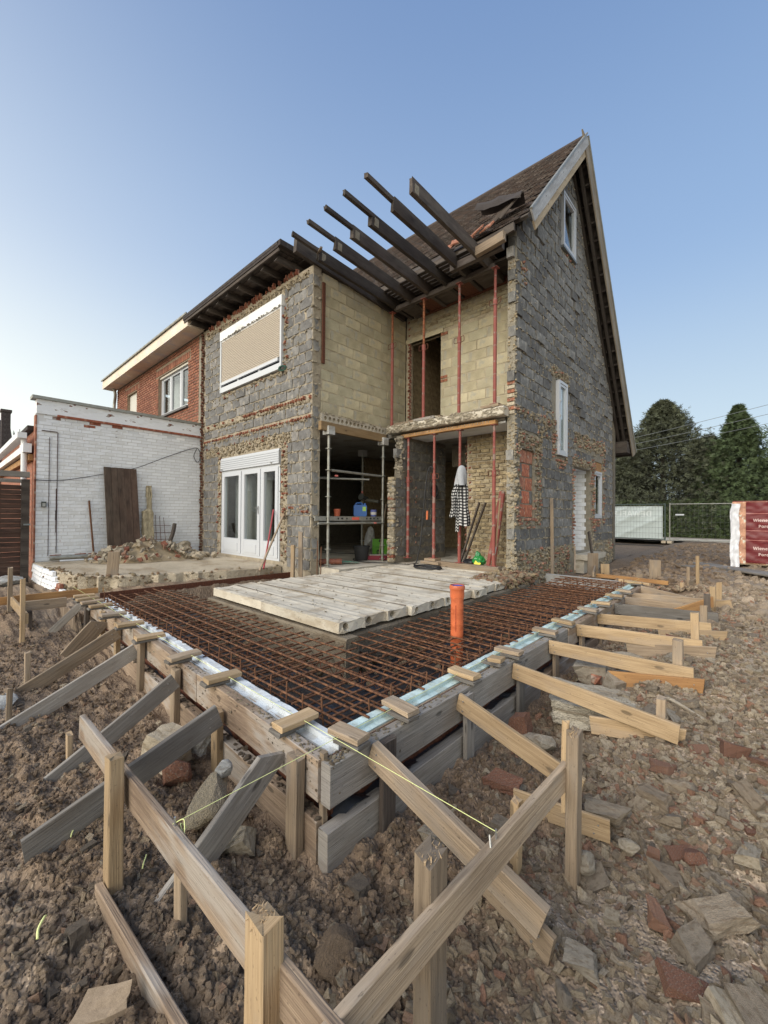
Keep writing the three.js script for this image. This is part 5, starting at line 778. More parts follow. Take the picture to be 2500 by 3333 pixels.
// ---------- things on and round the scaffold ----------
{
  const rb = (w, h, d, r = 0.02) => { const s = new THREE.Shape(), a = w / 2 - r, b = h / 2 - r; s.absarc(a, b, r, 0, Math.PI / 2); s.absarc(-a, b, r, Math.PI / 2, Math.PI); s.absarc(-a, -b, r, Math.PI, Math.PI * 1.5); s.absarc(a, -b, r, Math.PI * 1.5, Math.PI * 2); return tri(new THREE.ExtrudeGeometry(s, { depth: d, bevelEnabled: true, bevelSize: 0.006, bevelThickness: 0.006, bevelSegments: 2 }).translate(0, h / 2, -d / 2)); };
  const can = thing('jerrycan', 'blue plastic jerrycan standing on the scaffold deck', 'jerrycan', [-6.15, 0.935, -5.95]); can.rotation.y = 0.9; const blue = plain(0.035, 0.12, 0.36, 0.4);
  part(can, 'body', rb(0.26, 0.23, 0.15, 0.03), blue); part(can, 'handle', tube([[-0.1, 0.22, 0], [-0.07, 0.27, 0], [0.03, 0.27, 0], [0.06, 0.22, 0]], 0.015, 8, 14), blue); part(can, 'cap', tri(cyl(0.025, 0.04, 12).translate(0.1, 0.25, 0), [0, 0], true), blue); part(can, 'label', box(0.07, 0.09, 0.003, 0.08, 0.15, 0.084), plain(0.35, 0.55, 0.12, 0.6));
  const pot = thing('paint_pot', 'small orange red pot standing on the scaffold deck', 'pot', [-6.1, 0.932, -5.28]); part(pot, 'pot', tri(new THREE.LatheGeometry([[0.055, 0], [0.065, 0.12], [0.068, 0.12], [0.068, 0.14], [0.06, 0.14], [0.05, 0.01], [0, 0.01]].map((p) => new THREE.Vector2(...p)), 20), [0, 0], true), plain(0.42, 0.10, 0.045, 0.6));
  solo('mortar_lump', 'pale lump of mortar on the left end of the scaffold deck', 'lump', rock(3, 2, 5), M.stone[3], [-6.3, 0.96, -4.75]).scale.set(0.08, 0.04, 0.1);
  const bk = thing('bucket', 'small white and blue bucket at the right end of the scaffold deck', 'bucket', [-6.0, 0.932, -6.2]); part(bk, 'tub', tri(cyl(0.06, 0.14, 18, 0.07).translate(0, 0.07, 0), [0, 0], true), plain(0.09, 0.11, 0.3, 0.5)); part(bk, 'label', tri(cyl(0.0665, 0.07, 18).translate(0, 0.07, 0), [0, 0], true), plain(0.5, 0.48, 0.46, 0.6));
  const gr = thing('power_saw', 'grey power tool clamped to the rear scaffold post', 'power tool', [-7.1, 1.32, -6.98]); part(gr, 'body', tri(cyl(0.05, 0.24, 14).rotateZ(1.3).translate(0.02, 0.06, 0), [0, 0], true), plain(0.05, 0.05, 0.05, 0.5)); part(gr, 'handle', tri(cyl(0.035, 0.42, 12).rotateZ(1.45).translate(0.3, -0.02, 0), [0, 0], true), M.galv); part(gr, 'guard', tri(cyl(0.085, 0.02, 20).rotateX(1.2).translate(-0.03, 0.09, 0.05), [0, 0], true), M.steelDull);
  const bb = thing('bucket', 'black rubble bucket on the floor under the scaffold', 'bucket', [-6.25, 0, -6.1]); part(bb, 'tub', tri(new THREE.LatheGeometry([[0, 0.01], [0.13, 0], [0.17, 0.28], [0.185, 0.285], [0.185, 0.3], [0.165, 0.3], [0.13, 0.02]].map((p) => new THREE.Vector2(...p)), 24), [0, 0], true), plain(0.035, 0.035, 0.038, 0.6));
  // lime green cement bag with its print
  const c = document.createElement('canvas'); c.width = 256; c.height = 256; const x = c.getContext('2d'); x.fillStyle = '#5aa51e'; x.fillRect(0, 0, 256, 256); x.strokeStyle = '#0d1f10'; x.lineWidth = 17; for (const u of [92, 160]) { x.beginPath(); x.ellipse(u, 182, 17, 27, 0, 0, 7); x.stroke(); } x.fillStyle = '#12260f'; x.fillRect(104, 6, 34, 34); x.fillStyle = '#3c6f1c'; for (let j = 0; j < 2; j++) for (let i = 0; i < 14; i++) x.fillRect(52 + i * 11, 100 + j * 13, 8, 6);
  const tx = new THREE.CanvasTexture(c); tx.colorSpace = THREE.SRGBColorSpace; const green = plain(0.10, 0.36, 0.03, 0.5);
  const bag = thing('green_box', 'lime green printed sack behind the broom by the brick pier', 'sack', [-6.28, 0, -6.72]); bag.rotation.y = 0.72; part(bag, 'body', box(0.36, 0.42, 0.1, 0, 0.215, -0.055), green); part(bag, 'print', new THREE.PlaneGeometry(0.35, 0.41).translate(0, 0.215, -0.002), std({ map: tx, roughness: 0.5 }));
  const br = thing('broom', 'red broom with grey wooden handle leaning on the brick pier', 'broom', [-6.02, 0, -6.38]); br.rotation.y = 0.75; part(br, 'bristles', tri(new THREE.BoxGeometry(0.44, 0.09, 0.07, 8, 1, 1).translate(0, 0.05, 0)), plain(0.22, 0.035, 0.05, 0.9)); part(br, 'head', timber(0.4, 0.03, 0.06, {}), M.grey[1], [-0.2, 0.11, 0]); part(br, 'handle', rod([0.02, 0.12, 0], [0.16, 1.2, -0.1], 0.013, 8), M.tan[0]);
  const dp = thing('clay_pipe', 'brown red pipe lying on the floor by the scaffold foot', 'pipe', [-6.1, 0.06, -5.06]); part(dp, 'pipe', tri(new THREE.LatheGeometry([[0.056, -0.26], [0.056, 0.26], [0.048, 0.26], [0.048, -0.26], [0.056, -0.26]].map((p) => new THREE.Vector2(...p)), 24), [0, 0], true), std({ map: brickTex, color: new THREE.Color(0.9, 0.8, 0.75), roughness: 0.6 }), [0, 0, 0], [Math.PI / 2, 0, 0]).rotation.set(Math.PI / 2, 0, 0.62);
  const rag = new THREE.PlaneGeometry(0.36, 0.16, 24, 12).rotateX(-Math.PI / 2), rp = rag.attributes.position; for (let i = 0; i < rp.count; i++) rp.setY(i, 0.012 + 0.05 * fbm(rp.getX(i) * 9, rp.getZ(i) * 12, 3, 5) * (1 - Math.abs(rp.getX(i)) * 2)); rag.computeVertexNormals();
  solo('plastic_bag', 'crumpled pale green plastic bag on the floor near the scaffold', 'plastic bag', tri(rag, [0, 0], true), plain(0.16, 0.42, 0.28, 0.3), [-5.95, 0.0, -5.5], null, [0, 0.8, 0]);
  // inside the room, dimly seen
  solo('rubble_sack', 'pale crumpled sack standing in the dark room behind the scaffold', 'sack', rock(17, 3, 4, 0.3), M.pvcDull, [-7.9, 0.3, -8.0]).scale.set(0.17, 0.36, 0.14);
  solo('floor_cable', 'dark cable trailing over the concrete floor by the brick pier', 'cable', tube([[-8.2, 0.008, -6.6], [-7.2, 0.008, -6.9], [-6.4, 0.008, -6.0], [-5.9, 0.008, -5.85], [-5.4, 0.008, -6.1], [-5.05, 0.008, -6.2], [-4.9, 0.03, -6.35]], 0.008, 6, 60), M.cable);
}
// ---------- chequered jacket with grey hood, hose, bags and sticks ----------
{
  const c = document.createElement('canvas'); c.width = c.height = 128; const x = c.getContext('2d'); x.fillStyle = '#cfcdca'; x.fillRect(0, 0, 128, 128); x.fillStyle = 'rgba(12,12,14,0.72)'; for (const k of [0, 64]) { x.fillRect(k, 0, 32, 128); x.fillRect(0, k, 128, 32); }
  const tx = new THREE.CanvasTexture(c); tx.colorSpace = THREE.SRGBColorSpace; tx.wrapS = tx.wrapT = THREE.RepeatWrapping; const pm = std({ map: tx, roughness: 1, side: THREE.DoubleSide }), grey = std({ color: new THREE.Color(0.37, 0.38, 0.40), roughness: 1, side: THREE.DoubleSide, bumpMap: gritBump, bumpScale: 0.002 });
  const j = thing('chequered_jacket', 'black and white chequered jacket with light grey hood hanging on a red prop', 'jacket', [-4.05, 0.95, -6.44]); j.rotation.y = 0.72;
  const cloth = (n, m, f) => { const pos = [], uv = [], idx = []; for (let a = 0; a <= n; a++) for (let b = 0; b <= m; b++) { const p = f(a / n, b / m); pos.push(p[0], p[1], p[2]); uv.push(p[3], p[4]); } for (let a = 0; a < n; a++) for (let b = 0; b < m; b++) { const k = a * (m + 1) + b; idx.push(k, k + m + 1, k + 1, k + 1, k + m + 1, k + m + 2); } const g = new THREE.BufferGeometry(); g.setAttribute('position', new THREE.Float32BufferAttribute(pos, 3)); g.setAttribute('uv', new THREE.Float32BufferAttribute(uv, 2)); g.setIndex(idx); g.computeVertexNormals(); return g; };
  const tubeCloth = (y0, y1, wf, df, cx, folds, ph) => cloth(44, 26, (a, b) => { const th = a * Math.PI * 2, t = b, y = lerp(y0, y1, t), w = wf(t), d = df(t), f = 1 + folds * t * Math.sin(th * 5 + ph + t * 2); const px = cx(t) + Math.cos(th) * w * f, pz = Math.sin(th) * d * f + 0.02; return [px, y + 0.012 * Math.sin(th * 3 + ph) * t, pz, a * 4, y / 0.11]; });
  // body: the wide front half, the sleeve nearer the wall, the slack left side
  part(j, 'body', tubeCloth(0.585, -0.17, (t) => 0.085 + 0.022 * t + 0.012 * Math.sin(t * 9), (t) => lerp(0.05, 0.06, t), (t) => 0.055 + 0.02 * t, 0.14, 0.4), pm);
  part(j, 'sleeve', tubeCloth(0.55, -0.02, (t) => 0.045 + 0.012 * Math.sin(t * 8), (t) => lerp(0.04, 0.05, t), (t) => -0.055 - 0.10 * t - 0.02 * Math.sin(t * 5), 0.10, 4.0), pm).position.z = 0.07;
  part(j, 'front_panel', tubeCloth(0.5, -0.27, (t) => lerp(0.04, 0.03, t), (t) => lerp(0.03, 0.02, t), (t) => -0.035 - 0.01 * t, 0.3, 1.0), pm).position.z = 0.03;
  part(j, 'hood', cloth(40, 24, (a, b) => { const th = a * Math.PI * 2, t = b, y = lerp(0.935, 0.56, t); const w = 0.046 + 0.046 * Math.pow(Math.sin(Math.min(1, t * 1.3) * Math.PI / 2), 0.5) * (1 + 0.3 * t) - 0.05 * Math.exp(-t * 16), f = 1 + 0.17 * (0.25 + t) * Math.sin(th * 3 + 1 + t * 2.5); return [Math.cos(th) * w * f + 0.03 - 0.01 * t, y, Math.sin(th) * w * 0.75 * f + 0.03, a, b]; }), grey);
  part(j, 'collar', tri(new THREE.TorusGeometry(0.088, 0.014, 8, 28).rotateX(Math.PI / 2).scale(1, 1, 0.78).translate(0.015, 0.565, 0.03), [0, 0], true), plain(0.03, 0.03, 0.032, 1));
  part(j, 'drawstring', tube([[-0.05, 0.6, 0.11], [-0.055, 0.4, 0.12], [-0.05, 0.32, 0.12]], 0.005, 5, 12), plain(0.6, 0.6, 0.6, 1));
  for (const [i, b, t, w] of [[0, [-4.3, 0.0, -6.85], [-4.08, 1.22, -7.22], 'left'], [1, [-4.26, 0.0, -6.9], [-3.92, 1.27, -7.22], 'right']].entries() ) { const m = solo('steel_bar', 'dark bar leaning on the brick wall behind the jacket, the ' + (i ? 'right' : 'left') + ' one', 'bar', timber(1.3, 0.05, 0.03, { rough: 0.01 }), M.dark[2]); aim(m, i ? [-4.26, 0, -6.9] : [-4.3, 0, -6.85], i ? [-3.92, 1.27, -7.22] : [-4.08, 1.22, -7.22], V3(0, 0, 1)); void b; void t; void w; }
  const bagGeo = (s, sx, sy, sz) => { const g = rock(s, 4, 3, 0.32); g.scale(sx, sy, sz); return tri(g, [0, 0]); };
  const gb = thing('green_bag', 'shiny green plastic bag with yellow label on the floor right of the jacket', 'bag', [-3.86, 0.0, -6.82]); part(gb, 'bag', bagGeo(23, 0.13, 0.115, 0.11).translate(0, 0.11, 0), plain(0.02, 0.22, 0.05, 0.25)); part(gb, 'neck', bagGeo(29, 0.05, 0.08, 0.05).translate(-0.02, 0.22, 0), plain(0.03, 0.20, 0.07, 0.25)); const lb = part(gb, 'label', box(0.11, 0.07, 0.004), plain(0.75, 0.68, 0.06, 0.5), [0.035, 0.085, 0.115]); lb.rotation.set(-0.3, 0.5, -0.25);
  solo('black_bag', 'crumpled black bag lying between the prop and the green bag', 'bag', bagGeo(37, 0.16, 0.08, 0.12), plain(0.02, 0.02, 0.024, 0.4), [-4.05, 0.06, -6.88]);
  const hs = thing('hose', 'dark hose hanging from the prop and coiled on the concrete planks', 'hose'); const co = []; for (let i = 0; i <= 44; i++) { const a = i * 0.42; co.push([-4.45 + Math.cos(a) * (0.26 + 0.02 * Math.sin(i)), 0.016 + (i > 20 ? 0.014 : 0), -6.02 + Math.sin(a) * 0.2]); }
  part(hs, 'hose', tube([[-4.66, 1.88, -6.46], [-4.72, 1.9, -6.44], [-4.78, 1.7, -6.42], [-4.83, 1.0, -6.38], [-4.85, 0.4, -6.32], [-4.92, 0.06, -6.3], [-4.84, 0.02, -6.14], ...co], 0.012, 6, 240), M.cable);
  const ex = thing('extension_plug', 'orange plug hanging on its lead beside the second red prop', 'plug'); part(ex, 'lead', tube([[-4.72, 1.85, -6.44], [-4.77, 1.4, -6.46], [-4.79, 1.05, -6.46]], 0.006, 5, 14), M.cable); part(ex, 'plug', rod([-4.79, 1.05, -6.46], [-4.795, 0.88, -6.46], 0.022, 10), plain(0.6, 0.16, 0.06, 0.5));
  const ch = thing('cable_ring', 'ring of black cable hanging on the dark partition wall', 'cable'); part(ch, 'ring', tri(new THREE.TorusGeometry(0.11, 0.026, 8, 24).scale(0.85, 1.2, 1).rotateY(Math.PI / 2).translate(-5.36, 1.5, -7.5), [0, 0], true), M.cable);
  const bh = thing('shovel', 'long pale wooden handle leaning beside the gable wall end', 'handle'); part(bh, 'handle', rod([-3.42, 0.02, -6.55], [-3.36, 1.25, -6.66], 0.014, 8), M.pine[1]); part(bh, 'tape', rod([-3.407, 0.3, -6.575], [-3.4, 0.42, -6.585], 0.016, 8), M.pvc);
}
// ---------- yard between annex and house ----------
{
  const XA = -10.55, dr = thing('plank_door', 'old dark plank door leaning against the white wall', 'door'); 
  for (let i = 0; i < 5; i++) { const m = part(dr, 'board', timber(1.98, 0.125, 0.035, { bow: 0.002, n: 10 }), [M.dark[2], M.dark[1]][i % 2]); aim(m, [-10.28, 0.0, -2.53 - i * 0.128], [XA + 0.02, 1.96 - (i % 2) * 0.01, -2.48 - i * 0.128], V3(0, 0, -1)); m.material = std({ map: T.dark, bumpMap: woodBump, bumpScale: 0.003, color: new THREE.Color(1.25 + i * 0.05, 1.1, 0.95), roughness: 0.8 }); }
  solo('steel_rod', 'thin rusty rod leaning on the white wall left of the plank door', 'rod', rod([-10.45, 0.02, -2.25], [XA + 0.0, 1.22, -2.17], 0.018, 8), M.rust);
  const sp = solo('broken_post', 'broken concrete post with crumbling side right of the plank door', 'post', (() => { const g = new THREE.BoxGeometry(0.16, 1.55, 0.2, 4, 26, 4).translate(0, 0.78, 0), p = g.attributes.position; for (let i = 0; i < p.count; i++) { const y = p.getY(i), k = y > 1.0 ? 0.45 : 1; p.setXYZ(i, p.getX(i) * k + (fbm(y * 8, p.getZ(i) * 20, 3, 4) - 0.5) * 0.05, y, (p.getZ(i) + 0.1) * k - 0.1 + (fbm(y * 9 + 4, p.getX(i) * 20, 3, 7) - 0.5) * 0.06); } return tri(g); })(), stoneMat(mortarTex, 0.72, 0.7, 0.62, 0.015), [-10.4, 0.05, -3.3], null, [0.03, 0, 0.08]); void sp;
  const ms = thing('mesh_offcut', 'small offcut of steel mesh leaning on the white wall', 'steel mesh'); for (let i = 0; i < 4; i++) part(ms, 'bar', rod([-10.3, 0.3, -3.32 - i * 0.1], [XA + 0.02, 0.95 - i * 0.03, -3.38 - i * 0.09], 0.006, 6), M.rustDark); for (let i = 0; i < 3; i++) part(ms, 'bar', rod([-10.32 - i * 0.06, 0.35 + i * 0.16, -3.3], [-10.32 - i * 0.06, 0.35 + i * 0.16, -3.78], 0.006, 6), M.rustDark);
  solo('timber_stub', 'short dark timber stub leaning above the brick rubble heap', 'timber', tube([[-10.2, 0.3, -3.68], [-10.35, 0.5, -3.8], [-10.38, 0.72, -3.85]], 0.045, 6, 8), M.dark[2]);
  solo('stone_slab', 'narrow pale stone leaning against the foot of the plank door', 'stone', rock(51, 2, 6), M.stone[3], [-10.1, 0.2, -2.95], null, [0.2, 0.3, 0.5]).scale.set(0.05, 0.2, 0.08);
  solo('stone_slab', 'flat pale concrete piece at the back of the brick rubble heap', 'stone', rock(53, 2, 8), M.stone[3], [-10.3, 0.18, -4.0], null, [0.1, 0.3, 0.1]).scale.set(0.1, 0.13, 0.24);
  solo('grey_pipe', 'long grey pipe lying along the foot of the white wall', 'pipe', rod([-10.38, 0.05, -1.5], [-10.3, 0.05, -2.9], 0.05, 14), M.galv); solo('white_pipe', 'thin white pipe lying in front of the grey pipe', 'pipe', rod([-10.0, 0.02, -1.6], [-9.9, 0.02, -2.75], 0.018, 10), M.pvc);
  // heap of broken brick
  const hp = thing('rubble_heap', 'heap of broken bricks and mortar on the terrace before the white wall', 'rubble heap', [-9.65, 0.0, -3.05]);
  const cone = new THREE.ConeGeometry(1, 0.42, 40, 10).translate(0, 0.2, 0), cp = cone.attributes.position; for (let i = 0; i < cp.count; i++) { const a = fbm(cp.getX(i) * 4 + 5, cp.getZ(i) * 4, 3, 6) - 0.5; cp.setXYZ(i, cp.getX(i) * 0.62, cp.getY(i) + a * 0.12 - 0.02, cp.getZ(i) * 1.0); } cone.computeVertexNormals();
  part(hp, 'heap', tri(cone, [0, 0], true), std({ map: mortarTex, color: new THREE.Color(0.72, 0.64, 0.53), roughness: 1 }));
  const pcs = [0, 1, 2, 3, 4, 5].map((i) => i % 2 ? chunk(60 + i, 1) : tri(chipped(2.0, 1.0, 1.1, 150 + i, 0.3, 2, 1)));
  for (let i = 0; i < 230; i++) { const a = rr(0, 6.28), r = Math.sqrt(R()), s = 0.022 + 0.05 * R() * R() + (1 - r) * 0.012; const brick = R() < 0.2; part(hp, brick ? 'brick_piece' : 'mortar_piece', pcs[i % 6], brick ? pick(M.brickDusty.concat(M.brick)) : pick([M.mortar, M.stone[0], M.stone[3], M.stone[1]]), [Math.cos(a) * r * 0.72, 0.40 * Math.pow(1 - r, 0.9) + s * 0.5 + rr(0, 0.02), Math.sin(a) * r * 1.15], [rr(0, 6), rr(0, 6), rr(0, 6)]).scale.set(s * rr(1, 1.6), s, s * rr(0.8, 1.2)); }
  for (let i = 0; i < 12; i++) { const s = solo('mortar_chunk', 'pale chunk of mortar at the right foot of the brick rubble heap', 'rubble', rock(70 + i, 1, 7), M.stone[3], [-9.2 + rr(-0.3, 0.4), 0.04, -4.0 + rr(-0.35, 0.3)], 'pale chunks beside the rubble heap', [rr(0, 3), rr(0, 3), 0]); s.scale.set(rr(0.06, 0.14), rr(0.04, 0.09), rr(0.06, 0.13)); }
  const bar = thing('red_bar', 'red crowbar leaning on the French door', 'crowbar'); part(bar, 'bar', tube([[-6.55, -0.02, -3.95], [-6.95, 0.5, -4.3], [-7.12, 1.05, -4.5]], 0.016, 8, 12), plain(0.33, 0.04, 0.05, 0.5)); 
  const pk = thing('pickaxe_handle', 'grey wooden sledgehammer handle leaning against the block pier', 'tool'); part(pk, 'handle', rod([-6.35, -0.02, -3.75], [-6.72, 0.93, -4.46], 0.02, 10), M.tan[2]); part(pk, 'head', box(0.14, 0.05, 0.05, -6.73, 0.95, -4.46), M.tan[1]);
  solo('timber_post', 'pale timber post standing in front of the block pier, the shorter one', 'post', timber(0.62, 0.07, 0.045, { rough: 0.02 }), M.pine[0], [-6.02, -0.2, -4.2], 'posts by the block pier', [0, 0.3, Math.PI / 2]);
  solo('timber_post', 'brown timber post standing in front of the block pier, the taller one', 'post', timber(0.85, 0.08, 0.03, { rough: 0.02 }), M.tan[1], [-6.0, -0.2, -4.35], 'posts by the block pier', [0, 0.3, Math.PI / 2]);
  for (const [i, x] of [[0, -5.72], [1, -5.62]]) solo('starter_bar', 'thin upright rusty bar at the foot of the block pier, the ' + (i ? 'right' : 'left') + ' one', 'steel bar', rod([x, -0.1, -4.5], [x + 0.01, 0.5 - i * 0.1, -4.5], 0.009, 6), M.rust);
}
// ---------- braces, stakes and batter boards ----------
const low0 = chunk(241, 1, 0.45);
const brace = (label, A, B, H, T, wood, o = {}) => { const L = V3(...A).distanceTo(V3(...B)); const t = thing('timber_brace', label, 'brace', A, o.group); const m = part(t, 'plank', timber(L, H, T, { bow: 0.004, ...o }), wood); aim(m, [0, 0, 0], [B[0] - A[0], B[1] - A[1], B[2] - A[2]]); const n = tri(cyl(0.0045, T + 0.008, 8).rotateX(Math.PI / 2), [0, 0], true); for (const [x, y] of o.nails || [[0.05, 0.02], [0.07, -0.025]]) part(m, 'nail', n, M.nail, [x, y, 0]); return t; };
const feet = []; const stake = (label, x, z, y0, y1, w, d, wood, o = {}) => { feet.push([x, z, Math.max(w, d)]); const t = thing('timber_stake', label, 'stake', [x, y0, z], o.group); const m = part(t, 'post', timber(y1 - y0, w, d, { rough: o.rough ?? 0.018, bow: 0.003, n: o.n }), wood); m.rotation.set(0, 0, Math.PI / 2 + (o.lean || 0)); t.rotation.y = o.turn || 0; t.rotation.x = o.tilt || 0; if (o.split) part(t, 'splinters', merge(Array.from({ length: 60 }, () => { const a = rr(0, 6.28), r = rr(0.2, 1.0); return tri(new THREE.ConeGeometry(rr(0.0012, 0.0035), rr(0.01, 0.028), 4).rotateX(rr(-0.9, 0.9)).rotateZ(rr(-0.9, 0.9)).translate(Math.cos(a) * w / 2 * r, y1 - y0 + rr(-0.012, 0.008), Math.sin(a) * d / 2 * r)); })), M.pine[1]); return t; };
{
  const g = 'braces along the left formwork', h = 'braces along the right formwork', z = -1.17;
  brace('weathered grey brace nearest the corner on the left formwork', [-1.79, -0.245, z + 0.02], [-1.79, -0.76, -0.53], 0.145, 0.028, M.grey[1], { group: g, cutA: 0.75, n: 8 });
  brace('dark grey brace second from the corner on the left formwork', [-2.39, -0.255, z + 0.02], [-2.39, -0.56, -0.27], 0.14, 0.028, woodMat(T.grey, 0.62), { group: g, cutB: -0.2 });
  brace('long grey brace third from the corner on the left formwork', [-3.11, -0.25, z], [-3.11, -0.66, -0.48], 0.12, 0.026, M.grey[0], { group: g, cutB: 0.9 });
  brace('pale grey brace fourth from the corner on the left formwork', [-4.12, -0.27, z - 0.04], [-4.12, -0.69, -0.34], 0.13, 0.026, M.grey[2], { group: g });
  brace('brown brace fifth from the corner on the left formwork', [-4.78, -0.255, z - 0.07], [-4.78, -0.66, -0.47], 0.13, 0.027, M.tan[0], { group: g, cutB: 0.8 });
  brace('short wide brace sixth from the corner on the left formwork', [-5.46, -0.27, z - 0.08], [-5.44, -0.6, -0.95], 0.18, 0.027, M.tan[0], { group: g, cutA: 0.5 });
  brace('short grey brace at the far end of the left formwork', [-6.42, -0.2, z - 0.1], [-6.56, -0.56, -0.98], 0.09, 0.03, M.grey[1], { group: g });
  const st = (x, y1, wood, lab, w = 0.075, d = 0.045) => stake(lab, x, -1.155 - (x < -1.5 ? (-1.5 - x) * 0.03 : 0), -0.85, y1, w, d, wood, { group: 'posts holding the left formwork' });
  st(-1.62, -0.19, M.tan[0], 'brown post holding the left formwork beside its near corner', 0.085, 0.05); st(-2.47, -0.26, M.pine[0], 'yellow post behind the dark brace on the left formwork'); st(-3.2, -0.2, M.tan[1], 'post behind the third brace on the left formwork'); st(-4.06, -0.17, M.tan[0], 'dark post behind the pale fourth brace on the left formwork'); st(-4.86, -0.17, M.pine[0], 'yellow post behind the brown fifth brace on the left formwork'); st(-5.52, -0.17, M.pine[1], 'short post behind the wide sixth brace'); st(-6.36, -0.2, M.dark[2], 'dark corner post at the far end of the left formwork');
  // right hand side
  const n2 = [[0.04, 0.03], [0.05, -0.03]];
  brace('long brown brace nearest the corner on the right formwork', [-1.415, -0.225, -1.47], [-0.57, -0.50, -1.48], 0.12, 0.045, M.tan[1], { group: h, nails: n2 });
  brace('yellow brace running from the right formwork to the tall split stake', [-1.415, -0.23, -2.25], [-0.66, -0.42, -2.22], 0.115, 0.026, M.pine[0], { group: h, nails: n2 });
  brace('long yellow brace over the big concrete slab on the right', [-1.415, -0.25, -3.04], [-0.36, -0.355, -3.04], 0.12, 0.027, M.pine[1], { group: h, nails: n2 });
  brace('patched yellow brace fourth from the corner on the right', [-1.415, -0.235, -3.78], [-0.36, -0.21, -3.78], 0.12, 0.026, M.pine[1], { group: h, nails: n2 });
  brace('pale brace fifth from the corner on the right formwork', [-1.415, -0.235, -4.54], [-0.37, -0.175, -4.54], 0.12, 0.026, M.pine[2], { group: h, nails: n2 });
  brace('bright yellow brace sixth from the corner on the right', [-1.415, -0.245, -5.29], [-0.36, -0.165, -5.27], 0.12, 0.026, M.pine[1], { group: h, nails: n2 });
  brace('dark weathered brace seventh from the corner on the right', [-1.415, -0.25, -6.06], [-0.35, -0.2, -6.03], 0.14, 0.026, M.greyDark, { group: h, nails: n2 });
  brace('long pale brace eighth from the corner on the right', [-1.415, -0.235, -6.63], [-0.45, -0.22, -6.5], 0.13, 0.026, M.tan[1], { group: h, nails: n2 });
  brace('brown yellow brace ninth from the corner on the right', [-1.415, -0.23, -7.05], [-0.35, -0.18, -6.95], 0.12, 0.026, M.tan[2], { group: h, nails: n2 });
  brace('farthest brace on the right formwork', [-1.415, -0.21, -7.7], [-0.75, -0.26, -7.4], 0.12, 0.026, M.tan[2], { group: h, nails: n2 });
  const k = 'short kicker boards at the feet of the right braces';
  brace('yellow kicker board lying below the long brace by the big slab', [-0.34, -0.41, -3.12], [-0.86, -0.475, -3.06], 0.12, 0.026, M.pine[2], { group: k, cutA: -0.25 });
  brace('ochre kicker board below the patched fourth brace', [-0.30, -0.27, -3.74], [-0.92, -0.39, -3.78], 0.13, 0.026, M.ochre, { group: k, cutA: -0.3 });
  brace('weathered kicker board below the pale fifth brace', [-0.28, -0.22, -4.5], [-0.95, -0.34, -4.56], 0.15, 0.026, M.tan[1], { group: k, cutA: -0.3 });
  brace('yellow kicker board below the bright sixth brace', [-0.24, -0.23, -5.2], [-0.8, -0.33, -5.28], 0.16, 0.026, M.pine[0], { group: k, cutA: -0.3 });
  brace('ochre kicker board crossing the far braces', [-0.44, -0.10, -6.6], [-0.85, -0.26, -6.1], 0.13, 0.026, M.ochre, { group: k, cutA: -0.2 });
  brace('small yellow kicker board behind the far crossing board', [-0.26, -0.17, -6.9], [-0.7, -0.29, -6.95], 0.15, 0.026, M.pine[1], { group: k });
  brace('brown board crossing under the end of the nearest right brace', [-0.545, -0.60, -1.50], [-0.88, -0.535, -1.545], 0.12, 0.03, M.tan[0], { group: k });
  brace('thin pale board lying on the earth behind the right batter board', [-0.53, -0.56, -2.2], [-0.98, -0.57, -2.12], 0.11, 0.02, M.pine[0], { group: k });
  const s2 = (x, z2, y1, wood, lab, w = 0.06, d = 0.045, y0 = -0.75) => stake(lab, x, z2, y0, y1, w, d, wood, { group: 'stakes at the feet of the right braces' });
  s2(-0.46, -3.09, -0.18, M.tan[2], 'round headed stake at the end of the long brace by the big slab', 0.05, 0.05); s2(-0.46, -3.83, 0.02, M.tan[1], 'thick weathered stake at the end of the patched brace', 0.065, 0.06); s2(-0.43, -4.59, 0.10, M.pine[2], 'pale square stake at the end of the fifth brace', 0.06, 0.045); s2(-0.43, -5.34, 0.05, M.tan[1], 'stake at the end of the sixth brace on the right'); s2(-0.46, -6.1, 0.06, M.dark[2], 'dark stake at the end of the weathered seventh brace'); s2(-0.45, -6.72, 0.07, M.pine[0], 'thin stake at the end of the eighth brace'); s2(-0.40, -7.02, 0.10, M.pine[1], 'thin stake at the end of the ninth brace');
  const pr = (z2, wood, lab, y1 = -0.2, w = 0.1) => stake(lab, -1.392, z2, -0.85, y1, 0.03, w, wood, { group: 'posts holding the right formwork' });
  pr(-1.56, M.dark[2], 'dark brown post behind the nearest brace on the right formwork', -0.19); pr(-2.34, M.grey[1], 'grey post behind the second brace on the right formwork'); pr(-3.12, M.greyDark, 'dark grey post behind the third brace on the right'); pr(-3.88, M.tan[0], 'post behind the fourth brace on the right formwork'); pr(-4.63, M.tan[2], 'pale post behind the fifth brace on the right formwork'); pr(-5.38, M.tan[0], 'post behind the sixth brace on the right formwork'); pr(-6.2, M.dark[2], 'dark post behind the seventh brace on the right formwork');
  // batter boards in the foreground
  const bl = thing('batter_board', 'long weathered batter board crossing the left foreground', 'board'); const bm = beam(bl, 'plank', [-2.74, -0.215, -0.545], [-0.62, -0.215, -0.60], 0.13, 0.028, woodMat(T.form, 1.0), { bow: 0.004, n: 22, cutA: 0.1 }); part(bm, 'nail', tri(cyl(0.004, 0.04, 8)), M.nail, [1.22, 0.075, 0.0]);
  const br = thing('batter_board', 'yellowish batter board crossing the right foreground', 'board'); const bn = beam(br, 'plank', [-0.645, -0.205, -1.92], [-0.69, -0.205, -0.42], 0.115, 0.028, woodMat(T.tan, 1.22), { bow: 0.003, n: 20 });
